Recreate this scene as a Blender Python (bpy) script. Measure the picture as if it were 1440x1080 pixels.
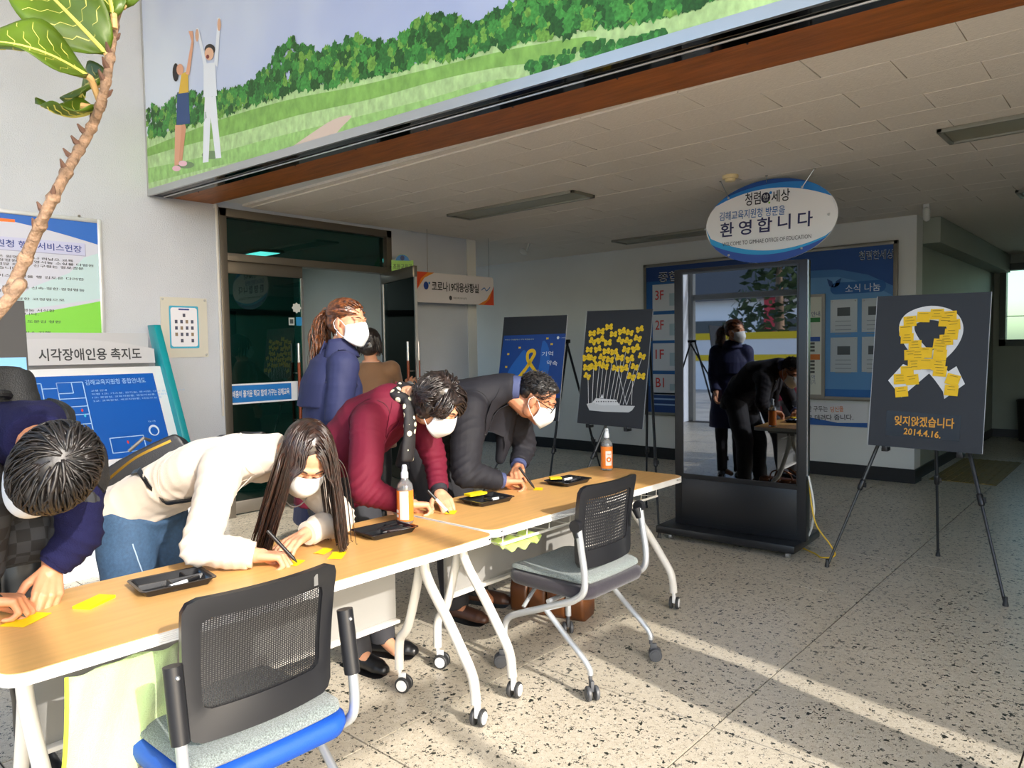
import bpy, bmesh, math, random
import numpy as np
from mathutils import Vector, Matrix, Euler, noise
from mathutils.bvhtree import BVHTree

for _o in list(bpy.data.objects): bpy.data.objects.remove(_o, do_unlink=True)
scene = bpy.context.scene
COL = scene.collection
PI = math.pi

# ---------------------------------------------------------------- camera, sky, sun, exposure
CAM_H = 1.44
FPX = 1031.0
CAM_ROT = Matrix(((0.74898542, -0.02055535, 0.66226756),
                  (0.66240796, 0.04642966, -0.74770314),
                  (-0.01537956, 0.99871005, 0.04839116)))
cam_data = bpy.data.cameras.new('camera')
cam_data.sensor_width = 36.0
cam_data.lens = FPX / 1440.0 * 36.0
cam_data.clip_start = 0.05
cam_data.clip_end = 200
camera = bpy.data.objects.new('camera', cam_data)
COL.objects.link(camera)
camera.matrix_world = Matrix.Translation((0, 0, CAM_H)) @ CAM_ROT.to_4x4()
scene.camera = camera

SUN_EL = math.radians(28.0)
SUN_AZ = Vector((0.986, -0.165, 0)).normalized()          # horizontal direction towards the sun
SUN_DIR = Vector((SUN_AZ.x * math.cos(SUN_EL), SUN_AZ.y * math.cos(SUN_EL), math.sin(SUN_EL)))
world = bpy.data.worlds.new('sky'); scene.world = world
world.use_nodes = True
_n = world.node_tree.nodes; _l = world.node_tree.links
_n.clear()
_sky = _n.new('ShaderNodeTexSky'); _sky.sky_type = 'NISHITA'
_sky.sun_disc = False
_sky.sun_elevation = SUN_EL
_sky.sun_rotation = math.atan2(SUN_DIR.x, SUN_DIR.y)
_sky.air_density = 1.0; _sky.dust_density = 1.5; _sky.ozone_density = 1.0
_bg = _n.new('ShaderNodeBackground'); _bg.inputs['Strength'].default_value = 0.85
_wo = _n.new('ShaderNodeOutputWorld')
_l.new(_sky.outputs[0], _bg.inputs[0]); _l.new(_bg.outputs[0], _wo.inputs[0])
sun_data = bpy.data.lights.new('sun', 'SUN')
sun_data.energy = 6.2; sun_data.angle = math.radians(0.6); sun_data.color = (1.0, 0.94, 0.86)
sun = bpy.data.objects.new('sun', sun_data); COL.objects.link(sun)
sun.rotation_euler = SUN_DIR.to_track_quat('Z', 'Y').to_euler()
scene.view_settings.view_transform = 'Standard'
scene.view_settings.look = 'None'
scene.view_settings.gamma = 1.0
scene.view_settings.use_curve_mapping = False
scene.view_settings.exposure = -0.22
scene.cycles.max_bounces = 8
scene.cycles.diffuse_bounces = 5
scene.cycles.glossy_bounces = 4
scene.cycles.transparent_max_bounces = 12
scene.cycles.sample_clamp_indirect = 6.0
scene.cycles.use_denoising = True
scene.cycles.caustics_reflective = False
scene.cycles.caustics_refractive = False

# ---------------------------------------------------------------- pixel helpers (where things stand in the room)
def _ray(px, py): return CAM_ROT @ Vector(((px - 720.0) / FPX, -(py - 540.0) / FPX, -1.0))
def PZ(px, py, z): d = _ray(px, py); return Vector((0, 0, CAM_H)) + d * ((z - CAM_H) / d.z)
def PX(px, py, x): d = _ray(px, py); return Vector((0, 0, CAM_H)) + d * (x / d.x)
def PY(px, py, y): d = _ray(px, py); return Vector((0, 0, CAM_H)) + d * (y / d.y)

# ---------------------------------------------------------------- materials
def lin(c):
    if isinstance(c, str):
        c = c.lstrip('#'); c = [int(c[i:i + 2], 16) / 255 for i in (0, 2, 4)]
    return tuple((x / 12.92 if x <= 0.04045 else ((x + 0.055) / 1.055) ** 2.4) for x in c[:3]) + (1.0,)
_M = {}
def mat(name, color, rough=0.5, metal=0.0, spec=0.5, mott=None, bump=None, coat=0.0, sheen=0.0, sss=0.0, aniso=None, space='Object'):
    """principled material; mott=(scale, amount[, stretch]) mottles the colour, bump=(scale, strength[, stretch]) gives fine relief"""
    if name in _M: return _M[name]
    m = bpy.data.materials.new(name); m.use_nodes = True
    nt = m.node_tree; b = nt.nodes['Principled BSDF']
    c = lin(color)
    b.inputs['Base Color'].default_value = c
    b.inputs['Roughness'].default_value = rough
    b.inputs['Metallic'].default_value = metal
    b.inputs['Specular IOR Level'].default_value = spec
    b.inputs['Coat Weight'].default_value = coat
    b.inputs['Sheen Weight'].default_value = sheen
    if sss:
        b.inputs['Subsurface Weight'].default_value = sss
        b.inputs['Subsurface Radius'].default_value = (0.012, 0.005, 0.003)
        b.inputs['Subsurface Scale'].default_value = 1.0
    def coords(stretch):
        tc = nt.nodes.new('ShaderNodeTexCoord'); mp = nt.nodes.new('ShaderNodeMapping')
        mp.inputs['Scale'].default_value = stretch
        if space == 'World':
            ge = nt.nodes.new('ShaderNodeNewGeometry'); nt.links.new(ge.outputs['Position'], mp.inputs[0])
        else: nt.links.new(tc.outputs['Object'], mp.inputs[0])
        return mp
    if mott:
        mp = coords(mott[2] if len(mott) > 2 else (1, 1, 1))
        nz = nt.nodes.new('ShaderNodeTexNoise'); nz.inputs['Scale'].default_value = mott[0]; nz.inputs['Detail'].default_value = 5
        nt.links.new(mp.outputs[0], nz.inputs['Vector'])
        rp = nt.nodes.new('ShaderNodeValToRGB')
        a = mott[1]
        rp.color_ramp.elements[0].position = 0.3; rp.color_ramp.elements[1].position = 0.7
        rp.color_ramp.elements[0].color = tuple(x * (1 - a) for x in c[:3]) + (1,)
        rp.color_ramp.elements[1].color = tuple(min(1, x * (1 + a)) for x in c[:3]) + (1,)
        nt.links.new(nz.outputs['Fac'], rp.inputs[0]); nt.links.new(rp.outputs[0], b.inputs['Base Color'])
    if bump:
        mp = coords(bump[2] if len(bump) > 2 else (1, 1, 1))
        nz = nt.nodes.new('ShaderNodeTexNoise'); nz.inputs['Scale'].default_value = bump[0]; nz.inputs['Detail'].default_value = 3
        nt.links.new(mp.outputs[0], nz.inputs['Vector'])
        bp = nt.nodes.new('ShaderNodeBump'); bp.inputs['Strength'].default_value = bump[1]; bp.inputs['Distance'].default_value = 0.01
        nt.links.new(nz.outputs['Fac'], bp.inputs['Height']); nt.links.new(bp.outputs[0], b.inputs['Normal'])
    _M[name] = m
    return m

def glass_mat(name, tint, rough=0.0, mixfac=0.12):
    """thin pane: tinted see-through layer plus a fresnel reflection"""
    if name in _M: return _M[name]
    m = bpy.data.materials.new(name); m.use_nodes = True
    nt = m.node_tree; nt.nodes.clear()
    o = nt.nodes.new('ShaderNodeOutputMaterial'); mx = nt.nodes.new('ShaderNodeMixShader')
    t = nt.nodes.new('ShaderNodeBsdfTransparent'); g = nt.nodes.new('ShaderNodeBsdfGlossy'); f = nt.nodes.new('ShaderNodeFresnel')
    t.inputs[0].default_value = lin(tint); g.inputs['Roughness'].default_value = rough; f.inputs[0].default_value = 1.5
    mt = nt.nodes.new('ShaderNodeMath'); mt.operation = 'ADD'; mt.inputs[1].default_value = mixfac; mt.use_clamp = True
    nt.links.new(f.outputs[0], mt.inputs[0]); nt.links.new(mt.outputs[0], mx.inputs[0])
    nt.links.new(t.outputs[0], mx.inputs[1]); nt.links.new(g.outputs[0], mx.inputs[2]); nt.links.new(mx.outputs[0], o.inputs[0])
    _M[name] = m
    return m

def nodes_of(m):
    return m.node_tree, m.node_tree.nodes['Principled BSDF']

def terrazzo():
    m = mat('terrazzo', '#cfc6b4', 0.33)
    nt, b = nodes_of(m)
    ge = nt.nodes.new('ShaderNodeNewGeometry')
    base = None
    def layer(scale, lo, hi, c0, prev, seed, stretch=(1, 1, 1)):
        mp = nt.nodes.new('ShaderNodeMapping'); mp.inputs['Location'].default_value = (seed, seed * 1.7, 0); mp.inputs['Scale'].default_value = stretch
        nt.links.new(ge.outputs['Position'], mp.inputs[0])
        wp = nt.nodes.new('ShaderNodeTexNoise'); wp.inputs['Scale'].default_value = scale * 1.3; nt.links.new(mp.outputs[0], wp.inputs['Vector'])
        mixv = nt.nodes.new('ShaderNodeMix'); mixv.data_type = 'RGBA'; mixv.blend_type = 'LINEAR_LIGHT'; mixv.inputs[0].default_value = 0.02
        nt.links.new(mp.outputs[0], mixv.inputs[6]); nt.links.new(wp.outputs['Color'], mixv.inputs[7])
        v = nt.nodes.new('ShaderNodeTexVoronoi'); v.inputs['Scale'].default_value = scale; v.inputs['Randomness'].default_value = 1
        nt.links.new(mixv.outputs[2], v.inputs['Vector'])
        sp = nt.nodes.new('ShaderNodeSeparateColor'); nt.links.new(v.outputs['Color'], sp.inputs[0])
        # chip present when random red is above threshold and close to the cell centre
        a = nt.nodes.new('ShaderNodeMath'); a.operation = 'GREATER_THAN'; a.inputs[1].default_value = hi; nt.links.new(sp.outputs[0], a.inputs[0])
        sz = nt.nodes.new('ShaderNodeMath'); sz.operation = 'MULTIPLY'; sz.inputs[1].default_value = lo; nt.links.new(sp.outputs[1], sz.inputs[0])
        d = nt.nodes.new('ShaderNodeMath'); d.operation = 'LESS_THAN'; nt.links.new(v.outputs['Distance'], d.inputs[0]); nt.links.new(sz.outputs[0], d.inputs[1])
        f = nt.nodes.new('ShaderNodeMath'); f.operation = 'MULTIPLY'; nt.links.new(a.outputs[0], f.inputs[0]); nt.links.new(d.outputs[0], f.inputs[1])
        mx = nt.nodes.new('ShaderNodeMix'); mx.data_type = 'RGBA'; nt.links.new(f.outputs[0], mx.inputs[0])
        if prev is None: mx.inputs[6].default_value = lin('#d2c8b4')
        else: nt.links.new(prev, mx.inputs[6])
        mx.inputs[7].default_value = lin(c0)
        return mx.outputs[2]
    base = layer(190, 0.75, 0.25, '#c2b69f', None, 3.1)
    base = layer(140, 0.7, 0.45, '#ded6c6', base, 7.7)
    base = layer(110, 0.6, 0.62, '#a89b86', base, 5.3)
    base = layer(78, 0.64, 0.70, '#4a4a42', base, 1.3)
    base = layer(50, 0.58, 0.80, '#2c302a', base, 9.1)
    nz = nt.nodes.new('ShaderNodeTexNoise'); nz.inputs['Scale'].default_value = 1.6; nz.inputs['Detail'].default_value = 4; nt.links.new(ge.outputs['Position'], nz.inputs['Vector'])
    rp = nt.nodes.new('ShaderNodeMapRange'); rp.inputs[3].default_value = 0.86; rp.inputs[4].default_value = 1.06; nt.links.new(nz.outputs['Fac'], rp.inputs[0])
    ml = nt.nodes.new('ShaderNodeMix'); ml.data_type = 'RGBA'; ml.blend_type = 'MULTIPLY'; ml.inputs[0].default_value = 1
    nt.links.new(base, ml.inputs[6]); nt.links.new(rp.outputs[0], ml.inputs[7])
    nt.links.new(ml.outputs[2], b.inputs['Base Color'])
    return m

# ---------------------------------------------------------------- mesh helpers
class MB:
    def __init__(s): s.v = []; s.f = []
    def add(s, vs, fs):
        o = len(s.v); s.v += [Vector(v) for v in vs]; s.f += [tuple(i + o for i in f) for f in fs]; return s
    def box(s, c, d, rot=None):
        c = Vector(c); hx, hy, hz = d[0] / 2, d[1] / 2, d[2] / 2
        vs = [Vector((x, y, z)) for z in (-hz, hz) for y in (-hy, hy) for x in (-hx, hx)]
        if rot is not None: vs = [rot @ v for v in vs]
        return s.add([v + c for v in vs], [(0, 2, 3, 1), (4, 5, 7, 6), (0, 1, 5, 4), (2, 6, 7, 3), (0, 4, 6, 2), (1, 3, 7, 5)])
    def bb(s, x0, y0, z0, x1, y1, z1): return s.box(((x0 + x1) / 2, (y0 + y1) / 2, (z0 + z1) / 2), (abs(x1 - x0), abs(y1 - y0), abs(z1 - z0)))
    def rings(s, rings, close=True, caps=True):
        n = len(rings[0]); o = len(s.v)
        for r in rings: s.v += [Vector(p) for p in r]
        for i in range(len(rings) - 1):
            for j in range(n if close else n - 1):
                k = (j + 1) % n
                s.f.append((o + i * n + j, o + i * n + k, o + (i + 1) * n + k, o + (i + 1) * n + j))
        if caps and close:
            s.f.append(tuple(o + j for j in reversed(range(n)))); s.f.append(tuple(o + (len(rings) - 1) * n + j for j in range(n)))
        return s
    def tube(s, path, r, n=8, caps=True, flat=None):
        """swept tube along a path; r number or list; flat=(fx,fy) squeezes the section"""
        P = [Vector(p) for p in path]; R = r if isinstance(r, (list, tuple)) else [r] * len(P)
        t0 = (P[1] - P[0]).normalized()
        ref = Vector((0, 0, 1)) if abs(t0.z) < 0.9 else Vector((1, 0, 0))
        u = t0.cross(ref).normalized(); rings = []
        for i, p in enumerate(P):
            if i == 0: t = P[1] - P[0]
            elif i == len(P) - 1: t = P[-1] - P[-2]
            else: t = (P[i + 1] - P[i]).normalized() + (P[i] - P[i - 1]).normalized()
            t = t.normalized() if t.length > 1e-9 else t0
            u = (u - t * u.dot(t)); u = u.normalized() if u.length > 1e-6 else t.orthogonal().normalized()
            w = t.cross(u)
            fx, fy = flat or (1, 1)
            rings.append([p + u * (math.cos(a) * R[i] * fx) + w * (math.sin(a) * R[i] * fy) for a in [2 * PI * k / n for k in range(n)]])
        return s.rings(rings, True, caps)
    def lathe(s, prof, c=(0, 0, 0), n=20, axis=None):
        c = Vector(c); q = axis if axis is not None else Matrix.Identity(3)
        return s.rings([[c + q @ Vector((r * math.cos(2 * PI * k / n), r * math.sin(2 * PI * k / n), z)) for k in range(n)] for r, z in prof])
    def ell(s, c, r, rot=None, nu=16, nv=10):
        c = Vector(c); q = rot if rot is not None else Matrix.Identity(3)
        r = (r, r, r) if isinstance(r, (int, float)) else r
        rings = []
        for i in range(1, nv):
            a = PI * i / nv
            rings.append([c + q @ Vector((r[0] * math.sin(a) * math.cos(2 * PI * k / nu), r[1] * math.sin(a) * math.sin(2 * PI * k / nu), -r[2] * math.cos(a))) for k in range(nu)])
        o = len(s.v); s.rings(rings, True, False)
        b = len(s.v); s.v += [c + q @ Vector((0, 0, -r[2])), c + q @ Vector((0, 0, r[2]))]
        for k in range(nu):
            s.f.append((b, o + (k + 1) % nu, o + k)); l = o + (nv - 2) * nu
            s.f.append((b + 1, l + k, l + (k + 1) % nu))
        return s
    def cap(s, p0, r0, p1, r1, n=14, m=4):
        """tapered capsule"""
        p0, p1 = Vector(p0), Vector(p1); t = p1 - p0
        L = t.length
        if L < 1e-6: return s.ell(p0, max(r0, r1))
        t.normalize(); u = t.orthogonal().normalized(); w = t.cross(u)
        def ring(c, r): return [c + u * (r * math.cos(2 * PI * k / n)) + w * (r * math.sin(2 * PI * k / n)) for k in range(n)]
        rings = []
        for i in range(m): a = PI / 2 * (i + 0.35) / m; rings.append(ring(p0 - t * (r0 * math.cos(a)), r0 * math.sin(a)))
        rings.append(ring(p0, r0)); rings.append(ring(p1, r1))
        for i in reversed(range(m)): a = PI / 2 * (i + 0.35) / m; rings.append(ring(p1 + t * (r1 * math.cos(a)), r1 * math.sin(a)))
        return s.rings(rings)
    def chain(s, pts, rs, n=14):
        for i in range(len(pts) - 1): s.cap(pts[i], rs[i], pts[i + 1], rs[i + 1], n)
        return s
    def prism(s, poly, M, d):
        """extrude a 2D outline (in the x,y of M) by depth d along M's z"""
        n = len(poly); a = [M @ Vector((x, y, 0)) for x, y in poly]; b = [M @ Vector((x, y, d)) for x, y in poly]
        return s.add(a + b, [tuple(reversed(range(n))), tuple(range(n, 2 * n))] + [(i, (i + 1) % n, n + (i + 1) % n, n + i) for i in range(n)])
    def poly(s, poly, M, z=0.0):
        return s.add([M @ Vector((x, y, z)) for x, y in poly], [tuple(range(len(poly)))])
    def grid(s, pts, thick=0.0, both=True):
        """pts[i][j] surface; optional thickness along the normals"""
        a, b = len(pts), len(pts[0]); o = len(s.v)
        P = [[Vector(p) for p in row] for row in pts]
        if thick:
            N = []
            for i in range(a):
                r = []
                for j in range(b):
                    du = P[min(i + 1, a - 1)][j] - P[max(i - 1, 0)][j]; dv = P[i][min(j + 1, b - 1)] - P[i][max(j - 1, 0)]
                    nn = du.cross(dv); r.append(nn.normalized() if nn.length > 1e-12 else Vector((0, 0, 1)))
                N.append(r)
        for row in P: s.v += row
        for i in range(a - 1):
            for j in range(b - 1): s.f.append((o + i * b + j, o + (i + 1) * b + j, o + (i + 1) * b + j + 1, o + i * b + j + 1))
        if thick:
            o2 = len(s.v)
            for i in range(a): s.v += [P[i][j] - N[i][j] * thick for j in range(b)]
            for i in range(a - 1):
                for j in range(b - 1): s.f.append((o2 + i * b + j + 1, o2 + (i + 1) * b + j + 1, o2 + (i + 1) * b + j, o2 + i * b + j))
            edge = [(0, j) for j in range(b)] + [(i, b - 1) for i in range(1, a)] + [(a - 1, j) for j in range(b - 2, -1, -1)] + [(i, 0) for i in range(a - 2, 0, -1)]
            for k in range(len(edge)):
                e, g = edge[k], edge[(k + 1) % len(edge)]
                s.f.append((o + e[0] * b + e[1], o + g[0] * b + g[1], o2 + g[0] * b + g[1], o2 + e[0] * b + e[1]))
        return s

def wmat(o):
    m = o.matrix_basis.copy()
    while o.parent: o = o.parent; m = o.matrix_basis @ m
    return m
def tag(o, label=None, cat=None, group=None, kind=None):
    if label: o['label'] = label
    if cat: o['category'] = cat
    if group: o['group'] = group
    if kind: o['kind'] = kind
    return o
def thing(name, label, cat, loc=(0, 0, 0), rotz=0.0, group=None):
    o = bpy.data.objects.new(name, None); COL.objects.link(o)
    o.empty_display_size = 0.1
    o.location = loc; o.rotation_euler = (0, 0, rotz)
    return tag(o, label, cat, group)
def obj(name, mb, material, parent=None, smooth=False, local=False, bevel=0.0, seg=2, mods=None, angle=40):
    """link a mesh; coordinates are room coordinates unless local=True (then in the parent's own frame)"""
    me = mb if isinstance(mb, bpy.types.Mesh) else None
    if me is None:
        vs = mb.v; org = Vector((0, 0, 0))
        me = bpy.data.meshes.new(name)
        if parent is not None and not local:
            inv = wmat(parent).inverted(); vs = [inv @ v for v in vs]
        elif parent is None and not local:
            lo = Vector([min(v[i] for v in vs) for i in range(3)]); hi = Vector([max(v[i] for v in vs) for i in range(3)])
            org = Vector(((lo.x + hi.x) / 2, (lo.y + hi.y) / 2, lo.z)); vs = [v - org for v in vs]
        me.from_pydata([tuple(v) for v in vs], [], mb.f)
        if bevel or smooth:
            bm = bmesh.new(); bm.from_mesh(me)
            if bevel:
                es = [e for e in bm.edges if len(e.link_faces) == 2 and e.calc_face_angle(0) > 0.6]
                bmesh.ops.bevel(bm, geom=es, offset=bevel, segments=seg, profile=0.5, affect='EDGES', clamp_overlap=True)
            bmesh.ops.recalc_face_normals(bm, faces=bm.faces)
            bm.to_mesh(me); bm.free()
        if smooth or bevel:
            me.polygons.foreach_set('use_smooth', [True] * len(me.polygons))
            if angle < 180: me.set_sharp_from_angle(angle=math.radians(angle))
        me.update()
    else: org = Vector((0, 0, 0))
    o = bpy.data.objects.new(name, me); COL.objects.link(o)
    if isinstance(material, (list, tuple)):
        for m in material: me.materials.append(m)
    elif material is not None and not me.materials: me.materials.append(material)
    o.location = org
    if parent is not None: o.parent = parent
    return o
def struct(name, mb, m, **k):
    o = obj(name, mb, m, **k); o['kind'] = 'structure'; return o
def copy_tree(o, parent=None):
    c = o.copy(); COL.objects.link(c); c.parent = parent
    for ch in list(o.children): copy_tree(ch, c)
    return c
def frame(o, right, up):
    r = Vector(right).normalized(); u = Vector(up); u = (u - r * u.dot(r)).normalized(); n = r.cross(u)
    return Matrix(((r.x, u.x, n.x, o[0]), (r.y, u.y, n.y, o[1]), (r.z, u.z, n.z, o[2]), (0, 0, 0, 1)))
def text_mesh(s, w, h, M, bold=0.0):
    cu = bpy.data.curves.new('t', 'FONT'); cu.body = s; cu.align_x = 'CENTER'; cu.size = 1.0; cu.offset = bold; cu.resolution_u = 3
    ob = bpy.data.objects.new('t', cu); me = ob.to_mesh()
    n = len(me.vertices)
    if n == 0: ob.to_mesh_clear(); bpy.data.objects.remove(ob); bpy.data.curves.remove(cu); return None
    co = np.empty(n * 3); me.vertices.foreach_get('co', co); co = co.reshape(-1, 3)
    lo, hi = co.min(0), co.max(0); mid = (lo + hi) / 2; ex = np.maximum(hi - lo, 1e-6)
    sy = h / ex[1] if h else w / ex[0]; sx = w / ex[0] if w else sy
    mb = MB()
    mb.add([M @ Vector(((p[0] - mid[0]) * sx, (p[1] - mid[1]) * sy, 0)) for p in co], [tuple(p.vertices) for p in me.polygons])
    ob.to_mesh_clear(); bpy.data.objects.remove(ob); bpy.data.curves.remove(cu)
    return mb
LOADED = set()
def fine(s):
    """print too small to read: only syllables that the readable signs already use"""
    pool = sorted(c for c in LOADED if ord(c) > 0x3000)
    return ''.join(c if ord(c) < 0x3000 or c in LOADED else pool[(ord(c) * 7) % len(pool)] for c in s)
def text(s, w, h, M, m, parent, name='lettering', bold=0.0):
    LOADED.update(s)
    mb = text_mesh(s, w, h, M, bold)
    return obj(name, mb, m, parent) if mb else None
def T(M, x, y, z=0.0): return M @ Matrix.Translation((x, y, z))
def rect(x0, y0, x1, y1): return [(x0, y0), (x1, y0), (x1, y1), (x0, y1)]
def rrect(x0, y0, x1, y1, r, n=5):
    out = []
    for cx, cy, a0 in ((x1 - r, y0 + r, -90), (x1 - r, y1 - r, 0), (x0 + r, y1 - r, 90), (x0 + r, y0 + r, 180)):
        for i in range(n + 1): a = math.radians(a0 + 90 * i / n); out.append((cx + r * math.cos(a), cy + r * math.sin(a)))
    return out
def ellipse(cx, cy, a, b, n=32, a0=0, a1=360):
    k = n if a1 - a0 >= 360 else n + 1
    return [(cx + a * math.cos(math.radians(a0 + (a1 - a0) * i / n)), cy + b * math.sin(math.radians(a0 + (a1 - a0) * i / n))) for i in range(k)]
def smoothpath(pts, n=6):
    """Catmull-Rom through the points"""
    P = [Vector(p) for p in pts]; out = []
    for i in range(len(P) - 1):
        p0 = P[max(i - 1, 0)]; p1 = P[i]; p2 = P[i + 1]; p3 = P[min(i + 2, len(P) - 1)]
        for k in range(n):
            t = k / n
            out.append(0.5 * ((2 * p1) + (p2 - p0) * t + (2 * p0 - 5 * p1 + 4 * p2 - p3) * t * t + (3 * p1 - p0 - 3 * p2 + p3) * t ** 3))
    out.append(P[-1]); return out
def sp2(pts, n=6): return [(p.x, p.y) for p in smoothpath([(x, y, 0) for x, y in pts], n)]
# ================================================================ structure
CEIL = 2.71
XW = -6.04            # face of the door wall
YB = 8.255            # face of the notice-board wall
M_TER = terrazzo()
M_PLASTER = mat('white_plaster', '#bfc6d2', 0.75, bump=(130, 0.35), mott=(2.5, 0.03), space='World')
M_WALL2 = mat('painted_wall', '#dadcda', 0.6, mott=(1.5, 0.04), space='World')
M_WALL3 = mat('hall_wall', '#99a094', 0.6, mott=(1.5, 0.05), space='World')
M_BASE = mat('black_skirting', '#17181a', 0.4)
M_JOINT = mat('dark_joint', '#2a241b', 0.8)
M_CEILT = mat('ceiling_tile', '#e4dbcf', 0.8, bump=(60, 0.35, (1, 3, 1)), mott=(45, 0.05, (1, 3, 1)), space='World')
M_CEILJ = mat('ceiling_joint', '#e6dfd2', 0.8)
M_BLACK = mat('black_plastic', '#17181b', 0.35)
M_STEEL = mat('brushed_steel', '#8f8a80', 0.38, metal=0.85)
M_ALU = mat('aluminium', '#c4c6c8', 0.32, metal=0.9)
M_WHITE = mat('white_print', '#eef0f2', 0.5)

# floor: slab with terrazzo tiles, thin dark strips between
fl = struct('floor', MB().bb(-10.2, -3.4, -0.12, 3.4, 13.4, -0.006), M_JOINT)
tx = [-1.236 + 0.905 * k for k in range(-7, 6)]
ty = [2.51 + 0.915 * k for k in range(-6, 13)]
tile_me = None
for i in range(len(tx) - 1):
    for j in range(len(ty) - 1):
        if tile_me is None:
            o = obj('floor_tile', MB().bb(-0.449, -0.454, -0.03, 0.449, 0.454, 0.0), M_TER, fl, local=True)
            tile_me = o.data
        else:
            o = bpy.data.objects.new('floor_tile', tile_me); COL.objects.link(o); o.parent = fl
        o.location = Vector(((tx[i] + tx[i + 1]) / 2, (ty[j] + ty[j + 1]) / 2, 0)) - fl.location
struct('floor_corridor', MB().bb(-10.2, 6.2, -0.02, tx[0], 8.3, 0.0), M_TER)
struct('floor_office', MB().bb(-10.2, 2.6, -0.02, tx[0], 6.2, 0.0), mat('office_floor', '#7d7f78', 0.4))
struct('ground', MB().bb(-60, -70, -0.4, 60, -3.4, -0.125).bb(3.4, -3.4, -0.4, 60, 60, -0.125).bb(-60, -3.4, -0.4, -10.2, 60, -0.125).bb(-10.2, 13.4, -0.4, 3.4, 60, -0.125), mat('paving', '#a9a499', 0.8, mott=(3, 0.15), space='World'))

# door wall (left), with the doorway
wl = struct('wall_left', MB().bb(XW - .2, -3.4, 0, XW, 3.08, 5.4).bb(XW - .2, 3.08, 2.68, XW, 4.95, 5.4).bb(XW - .2, 4.95, 0, XW, 6.17, 2.9), M_PLASTER)
obj('corner_trim', MB().bb(XW - .2, 6.17, 0, XW + .012, 6.20, CEIL).bb(XW, 6.06, 0.0, XW + .012, 6.17, CEIL), M_WALL2, wl)
obj('conduit', MB().tube([(XW + .012, 3.055, 2.68), (XW + .012, 3.055, 0.9)], .011, 8).lathe([(0, -.012), (.02, -.012), (.02, .012), (0, .012)], (XW + .014, 3.05, 2.685), 10), mat('conduit_grey', '#cfccc6', .5), wl, smooth=True)
struct('wall_back', MB().bb(-10.2, YB, 0, -1.86, YB + .25, 2.9), M_WALL2)
struct('baseboard_back', MB().bb(-10.2, YB - .014, 0, -1.87, YB, .145).bb(-1.874, YB - .014, 0, -1.846, YB + .25, .145), M_BASE)
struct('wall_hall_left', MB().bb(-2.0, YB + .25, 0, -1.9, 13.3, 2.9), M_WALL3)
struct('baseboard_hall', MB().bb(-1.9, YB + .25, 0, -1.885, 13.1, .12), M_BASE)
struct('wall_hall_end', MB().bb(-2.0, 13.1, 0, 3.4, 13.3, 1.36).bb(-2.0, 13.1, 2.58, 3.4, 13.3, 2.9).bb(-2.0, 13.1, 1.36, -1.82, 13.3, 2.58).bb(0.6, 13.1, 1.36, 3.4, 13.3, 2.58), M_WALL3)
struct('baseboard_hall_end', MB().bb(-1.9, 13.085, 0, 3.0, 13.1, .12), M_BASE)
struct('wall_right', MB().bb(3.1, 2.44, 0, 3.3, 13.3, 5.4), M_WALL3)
struct('wall_corridor', MB().bb(-10.2, 6.17, 0, XW - .2, 6.3, 2.9).bb(-10.2, 6.3, 0, -10.0, YB, 1.0).bb(-10.2, 6.3, 2.3, -10.0, YB, 2.9), M_WALL2)
# office behind the glass doors
struct('wall_office', MB().bb(-10.0, 2.6, 0, -9.85, 6.2, 2.9).bb(-10.0, 2.6, 0, XW - .2, 2.75, 2.9), mat('office_wall', '#8f9793', .6))
struct('trim_1', MB().bb(-9.85, 2.75, 0.86, -9.83, 6.17, 0.98).bb(-9.85, 2.75, 1.98, -9.82, 6.17, 2.06), M_BLACK)
# far hall window
w1 = thing('window_1', 'far hall window with mullion and bright view', 'window', (-.5, 13.1, 1.36)); del w1['category']; w1['kind'] = 'structure'
M_DKFRAME = mat('dark_window_frame', '#4c524c', .4, metal=.3)
obj('window_frame', MB().bb(-1.82, 13.04, 1.36, -1.74, 13.2, 2.58).bb(.5, 13.04, 1.36, .6, 13.2, 2.58).bb(-1.82, 13.04, 2.48, .6, 13.2, 2.58).bb(-1.82, 13.04, 1.36, .6, 13.2, 1.46).bb(-.55, 13.06, 1.46, -.47, 13.16, 2.48), M_DKFRAME, w1)
for x0, x1 in ((-1.74, -.55), (-.47, .5)):
    p = obj('pane', MB().bb(x0, 13.12, 1.46, x1, 13.126, 2.48), glass_mat('hall_glass', '#d3e4dc', 0, .02), w1)
    for k in range(1, 4): obj('grille_bar', MB().bb(x0 + (x1 - x0) * k / 4 - .006, 13.15, 1.46, x0 + (x1 - x0) * k / 4 + .006, 13.162, 2.48), M_DKFRAME, p)
    obj('grille_bar', MB().bb(x0, 13.15, 1.8, x1, 13.162, 1.812), M_DKFRAME, p)
obj('window_sill', MB().bb(-1.86, 12.98, 1.32, .64, 13.1, 1.36), M_WALL3, w1)

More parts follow.
